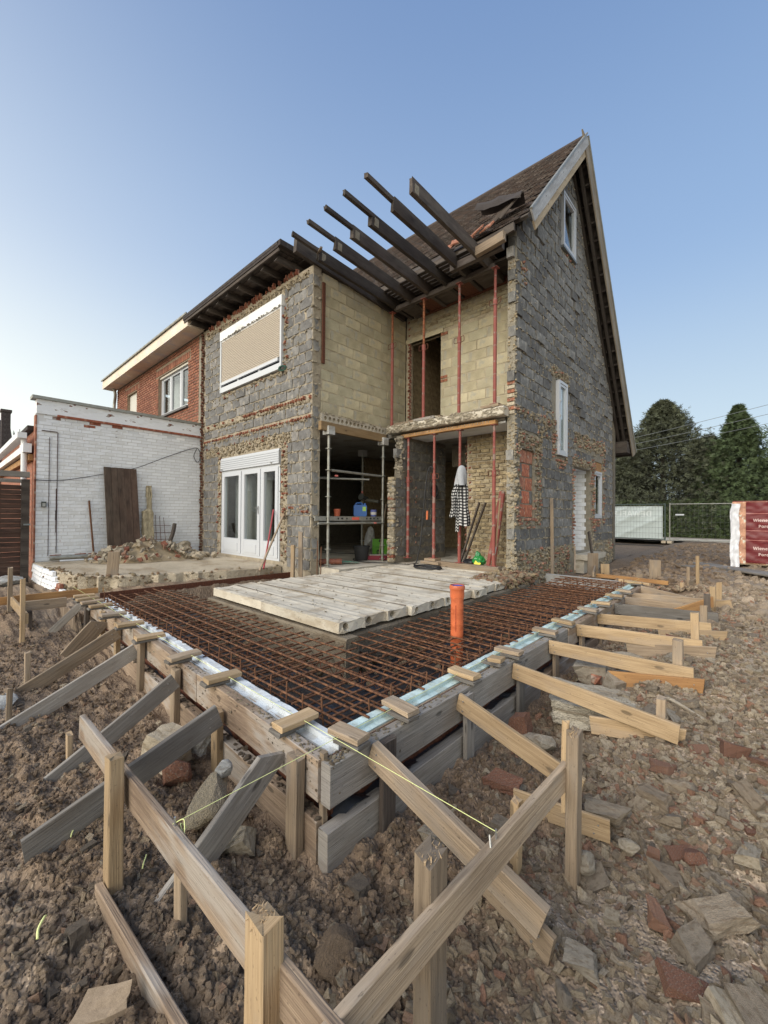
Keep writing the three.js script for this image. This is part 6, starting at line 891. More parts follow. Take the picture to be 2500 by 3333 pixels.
  for (const [x, r] of [[0.62, 0], [0.66, 0.3]]) part(bn, 'nail', tri(cyl(0.0035, 0.035, 8)), M.nail, [x, 0.07, 0], [r, 0, r]); part(bn, 'lichen', timber(0.2, 0.07, 0.003, { c: 0.001 }), std({ color: new THREE.Color(0.42, 0.40, 0.20), roughness: 1, bumpMap: gritBump, bumpScale: 0.01 }), [0.2, 0.0, 0.0155]);
  stake('tall yellow stake on the left batter board', -1.95, -0.505, -0.75, -0.055, 0.075, 0.055, M.pine[0], { rough: 0.02, lean: 0.03 });
  stake('split topped thick stake in front of the left batter board', -0.905, -0.555, -0.85, -0.045, 0.085, 0.062, M.pine[1], { rough: 0.03, split: true });
  stake('thick dark stake with crushed top holding the right batter board', -0.715, -1.0, -0.85, -0.045, 0.062, 0.09, woodMat(T.tan, 0.62), { rough: 0.03, split: true });
  stake('tall dark stake with splintered top at the end of the right batter board', -0.605, -1.915, -0.85, 0.0, 0.05, 0.07, M.tan[0], { rough: 0.03, split: true });
  stake('small pale stake behind the right batter board', -0.80, -1.76, -0.8, -0.31, 0.04, 0.05, M.pine[2], {}); stake('pale chip of wood standing behind the splintered stake', -0.655, -1.95, -0.4, 0.02, 0.03, 0.02, M.pine[2], {});
  stake('broken stake under the string on the left batter board', -1.62, -0.64, -0.85, -0.30, 0.06, 0.03, M.tan[1], { rough: 0.03 });
  const lowb = solo('ground_board', 'weathered board standing on edge in the lower left corner', 'board', timber(1.5, 0.12, 0.03, { rough: 0.03, bow: 0.006 }), M.form[1]); aim(lowb, [-1.96, -0.61, -0.46], [-0.8, -0.60, -0.535]); 
  // left yard stakes and rails
  const ls = 'stakes in the left yard'; stake('tall weathered stake at the far left edge', -7.6, -0.675, -0.75, 0.19, 0.055, 0.05, M.tan[1], { group: ls }); stake('tall pale stake left of the far batter boards', -6.2, -0.66, -0.8, 0.19, 0.05, 0.045, M.pine[2], { group: ls });
  stake('short light stake near the far left boards', -7.05, -0.8, -0.7, -0.28, 0.05, 0.04, M.pine[1], { group: ls }); stake('dark stub beside the short light stake', -6.85, -0.8, -0.6, -0.3, 0.05, 0.05, M.dark[2], { group: ls }); stake('short stake by the foot of the brown brace', -4.82, -0.55, -0.85, -0.3, 0.05, 0.04, M.tan[2], { group: ls }); stake('thin dark stake at the foot of the pale brace', -4.15, -0.375, -0.85, -0.37, 0.03, 0.035, M.tan[0], { group: ls }); stake('light stake beside the long grey brace', -3.2, -0.575, -0.85, -0.44, 0.045, 0.03, M.pine[2], { group: ls });
  stake('wide weathered plank standing upright before the terrace', -7.6, -1.85, -0.6, 0.34, 0.16, 0.035, M.tan[1], { turn: 1.2, lean: -0.06 });
  const b2 = (lab, A, B, H, w, T2 = 0.028) => brace(lab, A, B, H, T2, w, { nails: [] });
  b2('brown rail across the yard before the terrace', [-7.62, -0.27, -1.78], [-7.72, -0.27, -0.2], 0.11, M.ochre); b2('pale batter board beside the far left corner', [-7.0, -0.265, -1.2], [-7.02, -0.265, -0.72], 0.13, M.tan[2]); b2('yellow batter board between the two tall left stakes', [-7.5, -0.26, -0.69], [-6.18, -0.26, -0.695], 0.12, M.pine[0]);
  b2('grey kerb board lying behind the left stakes', [-7.5, -0.56, -0.9], [-7.62, -0.5, -1.4], 0.1, M.grey[0], 0.05);
  solo('concrete_slab', 'flat pale concrete slab lying at the far left edge', 'slab', timber(1.1, 0.07, 0.5, { c: 0.01, n: 10 }), M.slab[2], [-7.9, -0.6, -0.42]); solo('pale_stone', 'pale bluish stone by the gate at the far left', 'stone', rock(81, 2, 6), M.kerb, [-10.1, -0.3, -0.85]).scale.set(0.3, 0.1, 0.25); solo('pale_stone', 'flat white stone at the foot of the pale brace', 'stone', rock(83, 2, 6), M.kerb, [-4.55, -0.6, -0.38]).scale.set(0.2, 0.05, 0.1);
  // far end of the right formwork
  const fr = 'posts beyond the right formwork'; stake('wide brown post standing alone beyond the slab', -1.50, -9.4, -0.6, 0.13, 0.22, 0.03, M.tan[1], { group: fr, turn: 0.74 }); stake('wide brown post beside the gable step', -2.5, -9.0, -0.6, 0.22, 0.2, 0.03, M.tan[0], { group: fr, turn: 0.6 }); stake('short pale post beside the gable step', -2.33, -9.2, -0.5, 0.0, 0.16, 0.04, M.pine[1], { group: fr, turn: 0.6 }); stake('stub of post behind the orange board', -1.67, -8.9, -0.5, -0.1, 0.12, 0.04, M.tan[0], { group: fr, turn: 0.7 });
  stake('tall thin lath standing before the gable wall', -3.0, -8.15, -0.5, 1.32, 0.06, 0.03, M.tan[2], { lean: 0.01 }); brace('narrow board leaning on the gable foundation', [-2.75, -0.15, -8.7], [-2.95, 0.3, -9.3], 0.08, 0.03, M.tan[2], { nails: [] }); brace('dark board leaning by the side door step', [-2.75, 0.0, -9.9], [-2.9, 0.62, -10.1], 0.1, 0.03, M.dark[2], { nails: [] });
  stake('thin weathered lath of the far right batter boards', -0.9, -8.65, -0.6, 0.12, 0.045, 0.04, M.tan[1], { group: fr }); stake('taller pale lath of the far right batter boards', -0.79, -8.8, -0.6, 0.3, 0.05, 0.045, M.pine[0], { group: fr }); stake('short pale lath of the far right batter boards', -0.95, -8.35, -0.55, -0.12, 0.05, 0.03, M.pine[2], { group: fr });
  b2('dark batter board between the far right laths', [-0.9, -0.17, -8.6], [-0.76, -0.15, -9.1], 0.12, M.tan[0]); b2('orange brown edge board beyond the kerb', [-2.33, -0.17, -8.62], [-1.15, -0.16, -8.42], 0.07, M.ochre); b2('thin pale lath on the far end of the slab', [-1.80, -0.14, -8.02], [-1.33, -0.14, -7.9], 0.04, M.pine[2], 0.06); b2('board running to the gable step beyond the kerb', [-2.3, -0.12, -8.3], [-2.5, -0.05, -9.2], 0.1, M.tan[1]);
  const bigB = (lab, pts, y) => { const m = solo('ply_board', lab, 'board', timber(V3(...pts[0]).distanceTo(V3(...pts[1])), 0.035, 0.5, { n: 10, bow: 0.012 }), M.grey[0]); aim(m, pts[0], pts[1]); void y; };
  bigB('long grey board lying on the ground before the brick pallet', [[-1.25, -0.2, -13.4], [0.9, -0.17, -10.3]]); bigB('shorter grey board lying left of the long board', [[-1.25, -0.22, -12.4], [-0.55, -0.22, -11.7]]);
  // string lines
  solo('string_line', 'yellow builder string from the right batter board along the left formwork', 'string', rod([-0.66, -0.125, -1.30], [-7.3, -0.118, -1.33], 0.0014, 5), M.string);
  const s3 = thing('string_line', 'yellow builder string from the left batter board along the right formwork', 'string'); part(s3, 'string', rod([-1.52, -0.14, -0.57], [-1.535, -0.10, -8.2], 0.0014, 5), M.string); part(s3, 'knot', tube([[-1.52, -0.14, -0.58], [-1.50, -0.13, -0.6], [-1.47, -0.17, -0.59], [-1.49, -0.2, -0.6], [-1.53, -0.16, -0.6], [-1.55, -0.2, -0.63]], 0.0018, 5, 30), M.string);
  for (const [i, p] of [[-1.97, -0.58, -0.29], [-2.43, -0.58, -0.47], [-2.0, -0.58, -0.64]].entries()) solo('string_scrap', ['long yellow green scrap of string on the earth at the left edge', 'curled yellow scrap of string under the dark brace', 'short yellow scrap of string beside the tall yellow stake'][i], 'string', tube([[0, 0, 0], [0.03, 0.02, 0.01], [0.06, 0.015, 0.03], [0.065 + (i === 0 ? 0.02 : 0), 0, 0.035]], i === 0 ? 0.0045 : 0.003, 5, 14), M.string, [p[0], p[1] + 0.02, p[2]]);
}
scatter('small_rubble', 'small angular chips of brick and concrete covering the ground right of the formwork', 'rubble', low0, M.stone[1], 9000, () => { const [x, z] = seen(1.3, 9, 0.9); if (x < -0.75 && z > -2.5) return null; if (x < -1.33) return null; const path = sstep(-0.75, -0.6, x) * sstep(-2.25, -2.0, z); if (R() < path * 0.8) return null; return [x, z, 0.006 + 0.02 * Math.pow(R(), 2.2), rr(0.35, 0.8), 0.2]; }, () => mul3(pick([[1.2, 1.1, 0.97], [1.45, 1.37, 1.26], [1.0, 0.9, 0.8], [1.2, 0.78, 0.66], [1.15, 1.07, 0.97], [1.6, 1.56, 1.48], [0.75, 0.70, 0.66]]), rr(0.85, 1.15)));
scatter('heaped_earth', 'loose earth pushed up round the feet of the stakes', 'soil', clodGeo, M.soilPlain, 2600, () => { const f = pick(feet), a = rr(0, 6.28), r = f[2] * 0.55 + 0.05 * Math.abs(rr(-1, 1) + rr(-1, 1)); const x = f[0] + Math.cos(a) * r, z = f[1] + Math.sin(a) * r; if (inForm(x, z)) return null; return [x, z, 0.005 + 0.015 * R() * R(), rr(0.6, 0.95), 0.5]; }, (x, z) => mul3(soilTint(x, z), rr(0.9, 1.4)));
// ---------- stones ----------
{
  const RV = [0, 1, 2, 3, 4, 5, 6, 7].map((i) => i % 3 === 1 ? rock(200 + i, 2, 14, 0.06) : chunk(200 + i, 3, 0.36)), St = (name, label, geo, mat, x, y, z, sx, sy, sz, ry = 0, rx = 0, rz = 0, group) => { const m = solo(name, label, 'stone', geo, mat, [x, y, z], group, [rx, ry, rz]); m.scale.set(sx, sy, sz); return m; };
  const big = new THREE.BoxGeometry(1, 1, 1, 14, 4, 8), bp = big.attributes.position; for (let i = 0; i < bp.count; i++) { const x = bp.getX(i), y = bp.getY(i), z = bp.getZ(i); bp.setXYZ(i, x + (fbm(z * 3 + 1, y * 3, 3, 3) - 0.5) * 0.22, y + (fbm(x * 3, z * 3, 3, 5) - 0.5) * 0.3, z + (fbm(x * 3.3, y * 2, 3, 8) - 0.5) * 0.3); }
  St('concrete_block', 'large broken concrete slab lying under the long brace on the right', tri(big), stoneMat(slabTex, 0.8, 0.76, 0.68, 0.02), -0.84, -0.475, -3.36, 0.72, 0.15, 0.42, 0.28, 0.06, -0.04);
  St('broken_concrete', 'whitish crumbled concrete at the right end of the large slab', RV[1], M.stone[3], -0.52, -0.40, -3.62, 0.13, 0.06, 0.1, 0.4); St('masonry_chunk', 'grey masonry chunk with two red bricks under the patched brace', RV[2], M.stone[1], -1.08, -0.42, -3.95, 0.16, 0.14, 0.14, 0.2); 
  for (let i = 0; i < 2; i++) solo('brick', 'red brick stuck in the masonry chunk, the ' + (i ? 'right' : 'left') + ' one', 'brick', G.bit[i], M.rubbleRed, [-1.03 + i * 0.10, -0.44, -3.80], 'bricks in the masonry chunk', [0, 0.1, 0]).scale.set(0.95, 1.3, 1);
  St('broken_stone', 'grey angular stone left of the masonry chunk', RV[3], M.stone[1], -0.86, -0.41, -3.8, 0.12, 0.09, 0.1, 1); St('flat_stone', 'flat grey concrete piece under the fifth brace', RV[4], M.stone[1], -0.95, -0.38, -4.35, 0.22, 0.07, 0.13, 0.5); St('flat_stone', 'long grey concrete piece under the sixth brace', RV[5], M.stone[1], -0.75, -0.36, -4.75, 0.3, 0.06, 0.12, -0.5); St('broken_stone', 'brick stained stone under the sixth brace', RV[6], M.brick[0], -0.62, -0.3, -5.0, 0.1, 0.07, 0.09);
  St('broken_stone', 'large grey stone in front of the big slab', RV[7], M.stone[1], -1.10, -0.55, -2.72, 0.13, 0.08, 0.1, 0.6); St('broken_stone', 'brown brick lump by the right formwork', RV[0], M.brickDusty[1], -1.25, -0.5, -2.78, 0.08, 0.09, 0.08); St('broken_stone', 'dark red brick lump in the earth behind the second brace', RV[3], M.brickDusty[1], -1.10, -0.6, -2.25, 0.1, 0.05, 0.07);
  St('broken_stone', 'small grey stone by the nearest post on the right formwork', RV[2], M.stone[1], -1.15, -0.58, -1.62, 0.06, 0.05, 0.05); St('broken_stone', 'grey stone beside the small pale stake', RV[5], M.stone[2], -0.93, -0.57, -1.86, 0.05, 0.05, 0.045); St('broken_stone', 'pinkish grey stone under the nearest right brace', RV[6], M.stone[0], -0.92, -0.585, -1.62, 0.055, 0.045, 0.04, 1.1);
  // left side boulders
  St('boulder', 'long yellowish rock with grey concrete patches left of the grey brace', RV[1], stoneMat(mortarTex, 0.78, 0.74, 0.68, 0.02), -2.04, -0.50, -0.95, 0.19, 0.085, 0.095, 2.16, 0.1, 0.25); St('boulder', 'grey concrete lump stuck on the long yellowish rock', RV[4], M.kerb, -2.10, -0.40, -1.04, 0.055, 0.045, 0.045, 0.4); St('boulder', 'square pale stone under the nearest left brace', RV[2], M.stone[3], -1.80, -0.575, -0.97, 0.08, 0.06, 0.055, 0.8, 0.5); St('boulder', 'rounded pale rock behind the dark brace', RV[5], M.stone[3], -2.7, -0.50, -0.97, 0.15, 0.11, 0.11, 0.2); St('boulder', 'red brick masonry lump below the dark brace', RV[7], M.brickDusty[1], -2.52, -0.55, -0.95, 0.14, 0.10, 0.10, 0.6); St('boulder', 'grey concrete lump standing against the formwork behind the dark brace', RV[6], M.kerb, -2.62, -0.50, -1.12, 0.075, 0.10, 0.05, 0.3);
  St('clod', 'rounded clay clod near the left bottom corner', RV[0], M.soilPlain, -1.86, -0.605, -0.37, 0.055, 0.05, 0.045); St('clod', 'large pale clay clod at the bottom left corner', RV[3], std({ map: soilTex, color: new THREE.Color(1.5, 1.4, 1.25), roughness: 1 }), -1.50, -0.595, -0.36, 0.075, 0.06, 0.05, 0.9); St('clod', 'large crumbling earth clod inside the batter board corner', RV[4], std({ map: soilTex, bumpMap: soilBump, bumpScale: 0.02, color: new THREE.Color(1.25, 1.1, 0.95), roughness: 1 }), -1.10, -0.59, -0.96, 0.085, 0.07, 0.09, 0.4); St('clod', 'brown clod beside the lower plank corner', RV[2], M.soilPlain, -1.24, -0.62, -1.22, 0.05, 0.04, 0.045);
  // stones of the right foreground, each where the photograph shows it
  const named = [[-0.13, -0.555, -2.03, 0.115, 0.035, 0.075, 0.7, 0, 'large flat tan stone in the right foreground'], [-0.22, -0.57, -2.29, 0.06, 0.05, 0.05, 0, 4, 'dark purple brick stone right of the path', 1], [-0.46, -0.60, -1.55, 0.062, 0.02, 0.055, 0.3, 1, 'flat square grey stone bedded in the path'], [-0.18, -0.58, -1.84, 0.06, 0.05, 0.06, 1, 2, 'rounded dark brown stone below the large flat stone'], [-0.45, -0.58, -2.19, 0.055, 0.025, 0.04, 0.4, 3, 'pale angular stone in the middle of the path'], [-0.36, -0.59, -2.23, 0.028, 0.025, 0.022, 0, 0, 'small pink brick chip beside the pale angular stone', 2], [-0.58, -0.55, -2.3, 0.10, 0.045, 0.06, 0.2, 0, 'broad tan stone behind the splintered stake'], [-0.47, -0.59, -1.38, 0.033, 0.03, 0.055, 0.3, 2, 'rounded grey stone at the bottom of the path'], [-0.24, -0.52, -2.79, 0.05, 0.05, 0.05, 0.5, 2, 'upright pinkish stone in the right rubble', 2], [-0.10, -0.52, -2.84, 0.10, 0.06, 0.08, 0.9, 3, 'large pale rounded stone at the right edge'], [-0.10, -0.58, -2.21, 0.09, 0.03, 0.035, -0.6, 0, 'long narrow stone above the large flat stone'], [-0.42, -0.595, -1.78, 0.028, 0.028, 0.025, 0, 1, 'small round grey pebble in the path'], [-0.57, -0.59, -1.97, 0.06, 0.045, 0.045, 1.2, 1, 'grey stone at the foot of the splintered stake'], [-0.5, -0.47, -3.06, 0.05, 0.035, 0.04, 0.3, 0, 'small tan stone beside the yellow kicker board'], [-0.2, -0.47, -3.2, 0.11, 0.06, 0.07, 0.5, 0, 'large tan stone beyond the kicker board'], [-0.32, -0.5, -2.72, 0.09, 0.05, 0.07, 0.9, 0, 'broad brown stone in the rubble below the kicker board'], [-0.42, -0.52, -2.58, 0.1, 0.045, 0.06, -0.4, 4, 'long brown stone in the rubble right of the tall stake'], [-0.28, -0.37, -3.92, 0.055, 0.045, 0.045, 0.4, 1, 'pink brick piece beyond the bent bar', 2], [-0.02, -0.53, -2.62, 0.05, 0.045, 0.05, 0.4, 1, 'red brick piece at the right edge of the rubble', 1], [-0.3, -0.59, -1.9, 0.05, 0.03, 0.04, 2, 0, 'pink grey stone above the bottom of the path', 2]];
  named.forEach(([x, y, z, sx, sy, sz, ry, mi, lab, red], i) => St('rubble_stone', lab, RV[i % 8], red === 1 ? M.brickDusty[1] : red === 2 ? M.brickDusty[2] : M.stone[mi], x, y, z, sx, sy, sz, ry, rr(-0.2, 0.2), rr(-0.2, 0.2)));
  const low = [0, 1, 2, 3, 4, 5].map((i) => chunk(230 + i, 2, 0.45)); let n = 0, guard = 0;
  while (n < 285 && guard++ < 9000) { const [x, z] = seen(1.5, 8, 1.0); if (x < -0.62 && (z > -2.6 || x < -1.2)) continue; if (x < -1.35) continue; const path = sstep(-0.75, -0.6, x) * sstep(-2.25, -2.0, z) * sstep(-0.1, -0.3, x); if (R() < path * 0.9) continue; if (z < -5 && R() < 0.5) continue; const s = 0.013 + 0.042 * Math.pow(R(), 2.4), red = R() < 0.09; const m = solo('rubble_stone', red ? 'broken piece of red brick among the rubble right of the formwork' : 'broken stone among the rubble right of the formwork', 'stone', low[n % 6], red ? pick(M.brickDusty) : pick(M.stone), [x, gH(x, z) + s * 0.25, z], red ? 'brick pieces in the right rubble' : 'broken stones in the right rubble', [rr(-0.4, 0.4), rr(0, 6), rr(-0.4, 0.4)]); m.scale.set(s * rr(1, 1.7), s * rr(0.5, 0.9), s * rr(0.8, 1.2)); n++; }
  n = 0; while (n < 60 && guard++ < 9000) { const [x, z] = seen(0.8, 5, 1.0); if (inForm(x, z) || x > -1.0) continue; const s = 0.012 + 0.03 * R() * R(); const m = solo('earth_clod', 'firm brown earth clod on the dug ground left of the formwork', 'clod', low[n % 6], pick([M.soilPlain, M.soilPlain, M.stone[4]]), [x, gH(x, z) + s * 0.3, z], 'earth clods on the left', [rr(-0.4, 0.4), rr(0, 6), 0]); m.scale.set(s * rr(1, 1.4), s * rr(0.6, 0.9), s); n++; }
  solo('bent_bar', 'bent grey plastic conduit sticking out of the earth by the large slab', 'conduit', tube([[-0.52, -0.42, -3.55], [-0.49, -0.335, -3.52], [-0.44, -0.335, -3.5], [-0.24, -0.39, -3.42]], 0.014, 8, 20), M.stone[1]);
}
// ---------- right background ----------
{
  struct('road', new THREE.PlaneGeometry(90, 3.4).rotateX(-Math.PI / 2), std({ map: rep(slabTex, 0.4), color: new THREE.Color(0.62, 0.6, 0.6), roughness: 1 }), [0, -0.262, -29.8]); struct('verge_kerb', box(90, 0.12, 0.2), M.kerb, [0, -0.25, -28.0]);
  const panel = (label, x0, x1, bare) => {
    const t = thing('site_fence', label, 'fence', [0, 0, 0]); const y0 = -0.25, y1 = 1.66, z = -25.4, mt = bare ? M.galv : std({ color: new THREE.Color(0.055, 0.08, 0.07), roughness: 0.6 });
    part(t, 'frame', merge([rod([x0, -0.32, z], [x0, y1 + 0.05, z], 0.03), rod([x1, -0.32, z], [x1, y1 + 0.05, z], 0.03), rod([x0, y1, z], [x1, y1, z], 0.022), rod([x0, y0 + 0.1, z], [x1, y0 + 0.1, z], 0.025)]), mt);
    for (let i = 1; i < 24; i++) part(t, 'wire', rod([lerp(x0, x1, i / 24), y0 + 0.1, z + 0.006], [lerp(x0, x1, i / 24), y1, z + 0.006], bare ? 0.0018 : 0.005, 4), M.steelDull);
    for (let i = 1; i < 6; i++) part(t, 'wire', rod([x0, lerp(y0 + 0.1, y1, i / 6), z + 0.012], [x1, lerp(y0 + 0.1, y1, i / 6), z + 0.012], bare ? 0.002 : 0.007, 4), M.steelDull);
    part(t, 'foot', merge([box(0.25, 0.12, 0.6, x0, -0.28, z), box(0.25, 0.12, 0.6, x1, -0.28, z)]), M.stone[3]); return t;
  };
  panel('wire site fence panel with green frame in front of the white banner', -7.0, -3.62, false); const bp = panel('bare wire site fence panel in front of the hedge', -3.42, 0.6, true); part(bp, 'fence_sign', box(0.36, 0.07, 0.01, -3.0, 1.12, -25.37), M.pvc); panel('wire site fence panel half hidden behind the gable wall', -10.6, -7.2, false);
  // banner seen from behind, its print showing through mirrored
  const c = document.createElement('canvas'); c.width = 1024; c.height = 512; const x = c.getContext('2d'); x.fillStyle = '#c3cdca'; x.fillRect(0, 0, 1024, 512); x.save(); x.translate(1024, 0); x.scale(-1, 1); x.fillStyle = '#dbe2e0'; x.font = 'bold 132px sans-serif'; x.fillText('DEWAELE', 150, 168); x.restore();
  const tx = new THREE.CanvasTexture(c); tx.colorSpace = THREE.SRGBColorSpace; const g = new THREE.PlaneGeometry(3.2, 1.7, 70, 36), p = g.attributes.position; for (let i = 0; i < p.count; i++) { const u = p.getX(i), v = p.getY(i); const d = (u * 0.55 - v + 0.2); p.setZ(i, 0.035 * Math.exp(-Math.pow(d * 7, 2)) + 0.03 * Math.exp(-Math.pow((d - 0.75) * 8, 2)) + 0.03 * Math.exp(-Math.pow((d + 0.62) * 9, 2)) + (fbm(u * 2, v * 2, 3, 4) - 0.5) * 0.05); } g.computeVertexNormals();
  solo('banner', 'large white banner with mirrored lettering tied behind the site fence', 'banner', g, std({ map: tx, roughness: 0.7, side: THREE.DoubleSide }), [-5.34, 0.72, -25.52]);
  // pallet of clay blocks in printed foil
  const pc = document.createElement('canvas'); pc.width = 1024; pc.height = 1024; const q = pc.getContext('2d'); q.fillStyle = '#6d1f26'; q.fillRect(0, 0, 1024, 1024); const qr = mulberry(9); for (let i = 0; i < 380; i++) { q.fillStyle = ['rgba(120,52,48,0.25)', 'rgba(60,12,20,0.25)', 'rgba(140,75,62,0.2)'][i % 3]; q.fillRect(qr() * 1024, qr() * 1024, 60 + qr() * 220, 3 + qr() * 10); }
  q.fillStyle = '#d9c3bd'; for (const y of [330, 800]) { q.font = 'bold 66px sans-serif'; q.save(); q.scale(1.22, 1); q.fillText('Wienerberger', 100, y); q.fillText('Porotherm', 170, y + 100); q.restore(); q.beginPath(); q.moveTo(430, y - 100); q.lineTo(520, y - 100); q.lineTo(490, y - 170); q.closePath(); q.fill(); } q.fillStyle = '#c98f86'; for (const y of [190, 480, 640]) q.fillRect(0, y, 1024, 7);
  const px = new THREE.CanvasTexture(pc); px.colorSpace = THREE.SRGBColorSpace;
  const t = thing('brick_pallet', 'pallet of clay blocks wrapped in dark red printed foil at the right edge', 'pallet', [-0.5, -0.24, -13.3]); t.rotation.y = -0.10;
  const crumple = (w, h, d, s) => { const b = new THREE.BoxGeometry(w, h, d, 16, 20, 10).translate(w / 2, h / 2 + 0.1, -d / 2), pp = b.attributes.position; for (let i = 0; i < pp.count; i++) { const k = 0.05; pp.setXYZ(i, pp.getX(i) + (fbm(pp.getY(i) * 5 + s, pp.getZ(i) * 5, 3, s) - 0.5) * k, pp.getY(i), pp.getZ(i) + (fbm(pp.getY(i) * 5, pp.getX(i) * 5, 3, s + 3) - 0.5) * k); } b.computeVertexNormals(); return b; };
  part(t, 'clay_blocks', crumple(1.25, 1.5, 1.0, 3), std({ map: brickTex, color: new THREE.Color(2.2, 3.0, 3.1), roughness: 0.5 })); part(t, 'pallet_base', merge([box(1.3, 0.03, 1.0, 0.62, 0.085, -0.5), box(0.1, 0.07, 1.0, 0.06, 0.035, -0.5), box(0.1, 0.07, 1.0, 1.2, 0.035, -0.5)]), M.tan[0]);
  const foil = new THREE.PlaneGeometry(1.1, 1.46, 30, 40), fp = foil.attributes.position; for (let i = 0; i < fp.count; i++) fp.setZ(i, (fbm(fp.getX(i) * 6 + fp.getY(i) * 3, fp.getY(i) * 8, 4, 8) - 0.5) * 0.05 + 0.05); foil.computeVertexNormals(); part(t, 'printed_foil', foil, std({ map: px, roughness: 0.38, side: THREE.DoubleSide }), [0.80, 0.86, 0.0]);
  const wf = new THREE.PlaneGeometry(0.17, 1.55, 8, 40), wp = wf.attributes.position; for (let i = 0; i < wp.count; i++) wp.setXYZ(i, wp.getX(i) + (fbm(wp.getY(i) * 4, 2, 2, 4) - 0.5) * 0.04, wp.getY(i), (fbm(wp.getX(i) * 30, wp.getY(i) * 9, 3, 6) - 0.5) * 0.08 + 0.06); wf.computeVertexNormals(); part(t, 'clear_foil', wf, std({ color: new THREE.Color(0.75, 0.76, 0.80), roughness: 0.4, side: THREE.DoubleSide }), [0.05, 0.78, 0.0]);
  part(t, 'top_foil', box(1.26, 0.02, 1.0, 0.63, 1.612, -0.5), std({ map: px, roughness: 0.4 }));
  // overhead wires
  for (let i = 0; i < 3; i++) solo('overhead_wire', ['lowest', 'middle', 'topmost'][i] + ' overhead wire between the conifers', 'wire', tube([[-14, 5.2 + i * 0.25, -31], [-6, 5.25 + i * 0.4, -30], [4, 6.4 + i * 0.55, -29]], 0.012, 4, 24), M.steelDull, null, 'overhead wires');
}
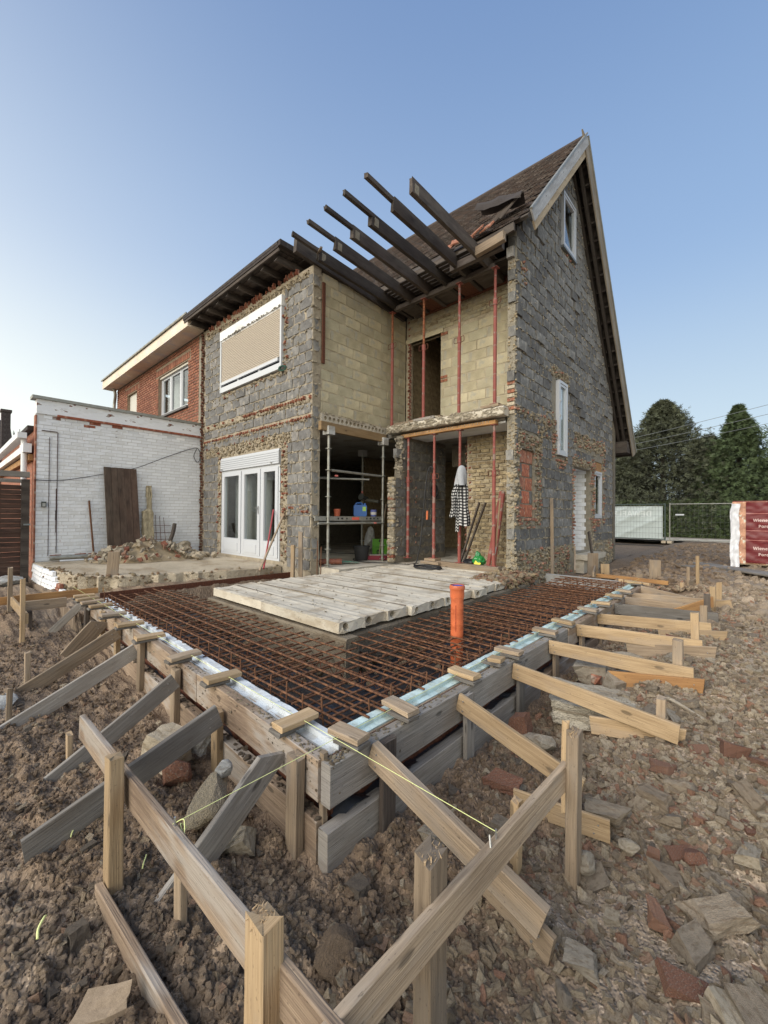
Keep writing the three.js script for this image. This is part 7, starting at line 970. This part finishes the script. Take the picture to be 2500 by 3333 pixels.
// ---------- conifers and hedge ----------
{
  const spray = (seed) => { const q = mulberry(seed), pos = []; for (let k = 0; k < 3; k++) { const a = (k - 1) * 0.6, L = 1 - Math.abs(k - 1) * 0.2, w = 0.08, dx = Math.sin(a), dy = Math.cos(a), z = (q() - 0.5) * 0.3; pos.push(0, 0, 0, dx * L * 0.55 - dy * w, dy * L * 0.55 + dx * w, z * 0.5, dx * L, dy * L, z, 0, 0, 0, dx * L, dy * L, z, dx * L * 0.55 + dy * w, dy * L * 0.55 - dx * w, z * 0.5); } return pos; };
  const SP = [1, 2, 3, 4].map(spray);
  const leafMat = (r, g, b) => std({ color: new THREE.Color(r, g, b), roughness: 0.9, side: THREE.DoubleSide, vertexColors: true });
  function foliage(list) { const pos = [], col = [], m = new THREE.Matrix4(), v = new THREE.Vector3(); for (const [o, qn, s, tone] of list) { m.compose(o, qn, V3(s, s, s)); const sp = SP[Math.floor(R() * 4)]; for (let i = 0; i < sp.length; i += 3) { v.set(sp[i], sp[i + 1], sp[i + 2]).applyMatrix4(m); pos.push(v.x, v.y, v.z); col.push(tone[0], tone[1], tone[2]); } } const g = new THREE.BufferGeometry(); g.setAttribute('position', new THREE.Float32BufferAttribute(pos, 3)); g.setAttribute('color', new THREE.Float32BufferAttribute(col, 3)); g.computeVertexNormals(); return g; }
  const rs = (a, b) => rr(a, b);
  function conifer(label, x, z, h, w, n, hue, o = {}) {
    const t = thing('conifer', label, 'conifer', [x, -0.4, z]), list = [], limbs = [];
    part(t, 'trunk', tri(cyl(w * 0.05, h * 0.97, 10, w * 0.01).translate(0, h * 0.485, 0), [0, 0], true), M.dark[2]);
    n = Math.round(n * 1.7); for (let i = 0; i < n; i++) { // limbs, each carrying sprays that thin out to the tip
      const f = Math.pow(R(), 0.8), y = h * (0.02 + 0.97 * f), a = rr(0, 6.283), out = w * Math.pow(1 - f, o.pw || 0.78) * (0.5 + 0.55 * R() + (R() < 0.12 ? 0.22 : 0)) * (0.85 + 0.3 * vnoise(a * 1.6 + 9, f * 6, 7)) + 0.06, lift = rr(0.05, 0.5);
      const tip = V3(Math.cos(a) * out, y + out * lift * 0.55, Math.sin(a) * out); if (i % 9 === 0) limbs.push(rod([0, y - out * 0.1, 0], [tip.x * 0.85, tip.y * 0.98, tip.z * 0.85], 0.02, 4));
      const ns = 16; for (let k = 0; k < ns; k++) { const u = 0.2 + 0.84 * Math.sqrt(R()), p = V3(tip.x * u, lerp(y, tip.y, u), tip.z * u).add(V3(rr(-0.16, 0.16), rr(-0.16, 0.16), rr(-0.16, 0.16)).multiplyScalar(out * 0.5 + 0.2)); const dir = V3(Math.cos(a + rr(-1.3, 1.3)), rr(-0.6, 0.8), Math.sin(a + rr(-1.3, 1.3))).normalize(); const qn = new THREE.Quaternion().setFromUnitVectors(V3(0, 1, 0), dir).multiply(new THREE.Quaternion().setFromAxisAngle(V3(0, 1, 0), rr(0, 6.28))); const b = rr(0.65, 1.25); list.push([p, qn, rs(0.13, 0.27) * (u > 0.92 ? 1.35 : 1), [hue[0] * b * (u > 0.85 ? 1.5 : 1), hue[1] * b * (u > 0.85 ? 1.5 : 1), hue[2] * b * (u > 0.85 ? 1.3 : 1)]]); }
    }
    part(t, 'limb', merge(limbs), M.dark[2]); part(t, 'crown', foliage(list), leafMat(1, 1, 1)); return t;
  }
  const A = [0.060, 0.066, 0.044], B = [0.054, 0.076, 0.036];
  conifer('broad dark conifer in the middle between gable and right edge', -4.9, -33.5, 9.4, 4.9, 1300, A, { pw: 0.78 }); conifer('dark conifer half hidden behind the gable barge board', -8.3, -34, 8.2, 3.6, 700, A); conifer('rusty tipped conifer left of the broad conifer', -6.9, -35.5, 7.6, 2.3, 420, [0.11, 0.075, 0.035]); conifer('tall green conifer at the right edge', 2.3, -31.8, 9.6, 4.6, 1100, B, { pw: 0.95 }); conifer('pointed conifer left of the tall green one', -1.0, -33.2, 8.3, 3.3, 850, B, { pw: 0.95 }); conifer('low dark conifer in the gap between the big conifers', -2.6, -35.5, 7.0, 3.9, 620, A); conifer('dark conifer beyond the right edge', 5.5, -33, 9, 3.3, 300, B);
  const list = []; for (let i = 0; i < 14000; i++) { const top = R() < 0.25, x = rr(-13, 7), y = top ? rr(1.75, 1.98) + 0.1 * vnoise(x * 2, 1, 3) : rr(-0.3, 1.95), z = top ? rr(-33.1, -31.7) : -31.75 + rr(-0.12, 0.12) + 0.1 * vnoise(x * 3, y * 3, 5); const dir = V3(rr(-1, 1), top ? 1 : rr(-0.4, 1), top ? rr(-0.4, 0.6) : 0.3).normalize(), b = rr(0.6, 1.25); list.push([V3(x, y, z), new THREE.Quaternion().setFromUnitVectors(V3(0, 1, 0), dir).multiply(new THREE.Quaternion().setFromAxisAngle(V3(0, 1, 0), rr(0, 6.28))), rr(0.10, 0.24), [0.12 * b, 0.165 * b, 0.065 * b]]); }
  const hg = thing('hedge', 'clipped dark green hedge behind the road and site fence', 'hedge'); part(hg, 'foliage', foliage(list), leafMat(1, 1, 1)); part(hg, 'stems', bxx(-13, 7, -0.4, 1.75, -33, -31.95), plain(0.045, 0.062, 0.026, 1));
}
// ---------- put each thing's origin at its base, switch shadows on, draw ----------
scene.updateMatrixWorld(true);
for (const o of [...scene.children]) {
  if (o.isLight || o.userData.kind === 'structure' || o.isInstancedMesh || !o.position || o.position.lengthSq() > 0 || o === sun.target) continue;
  const b = new THREE.Box3().setFromObject(o); if (b.isEmpty()) continue; const c = V3((b.min.x + b.max.x) / 2, b.min.y, (b.min.z + b.max.z) / 2);
  if (o.isMesh) { o.geometry = o.geometry.clone().translate(-c.x, -c.y, -c.z); o.position.copy(c); } else { o.position.copy(c); for (const k of o.children) k.position.sub(c); }
}
renderer.render(scene, camera);
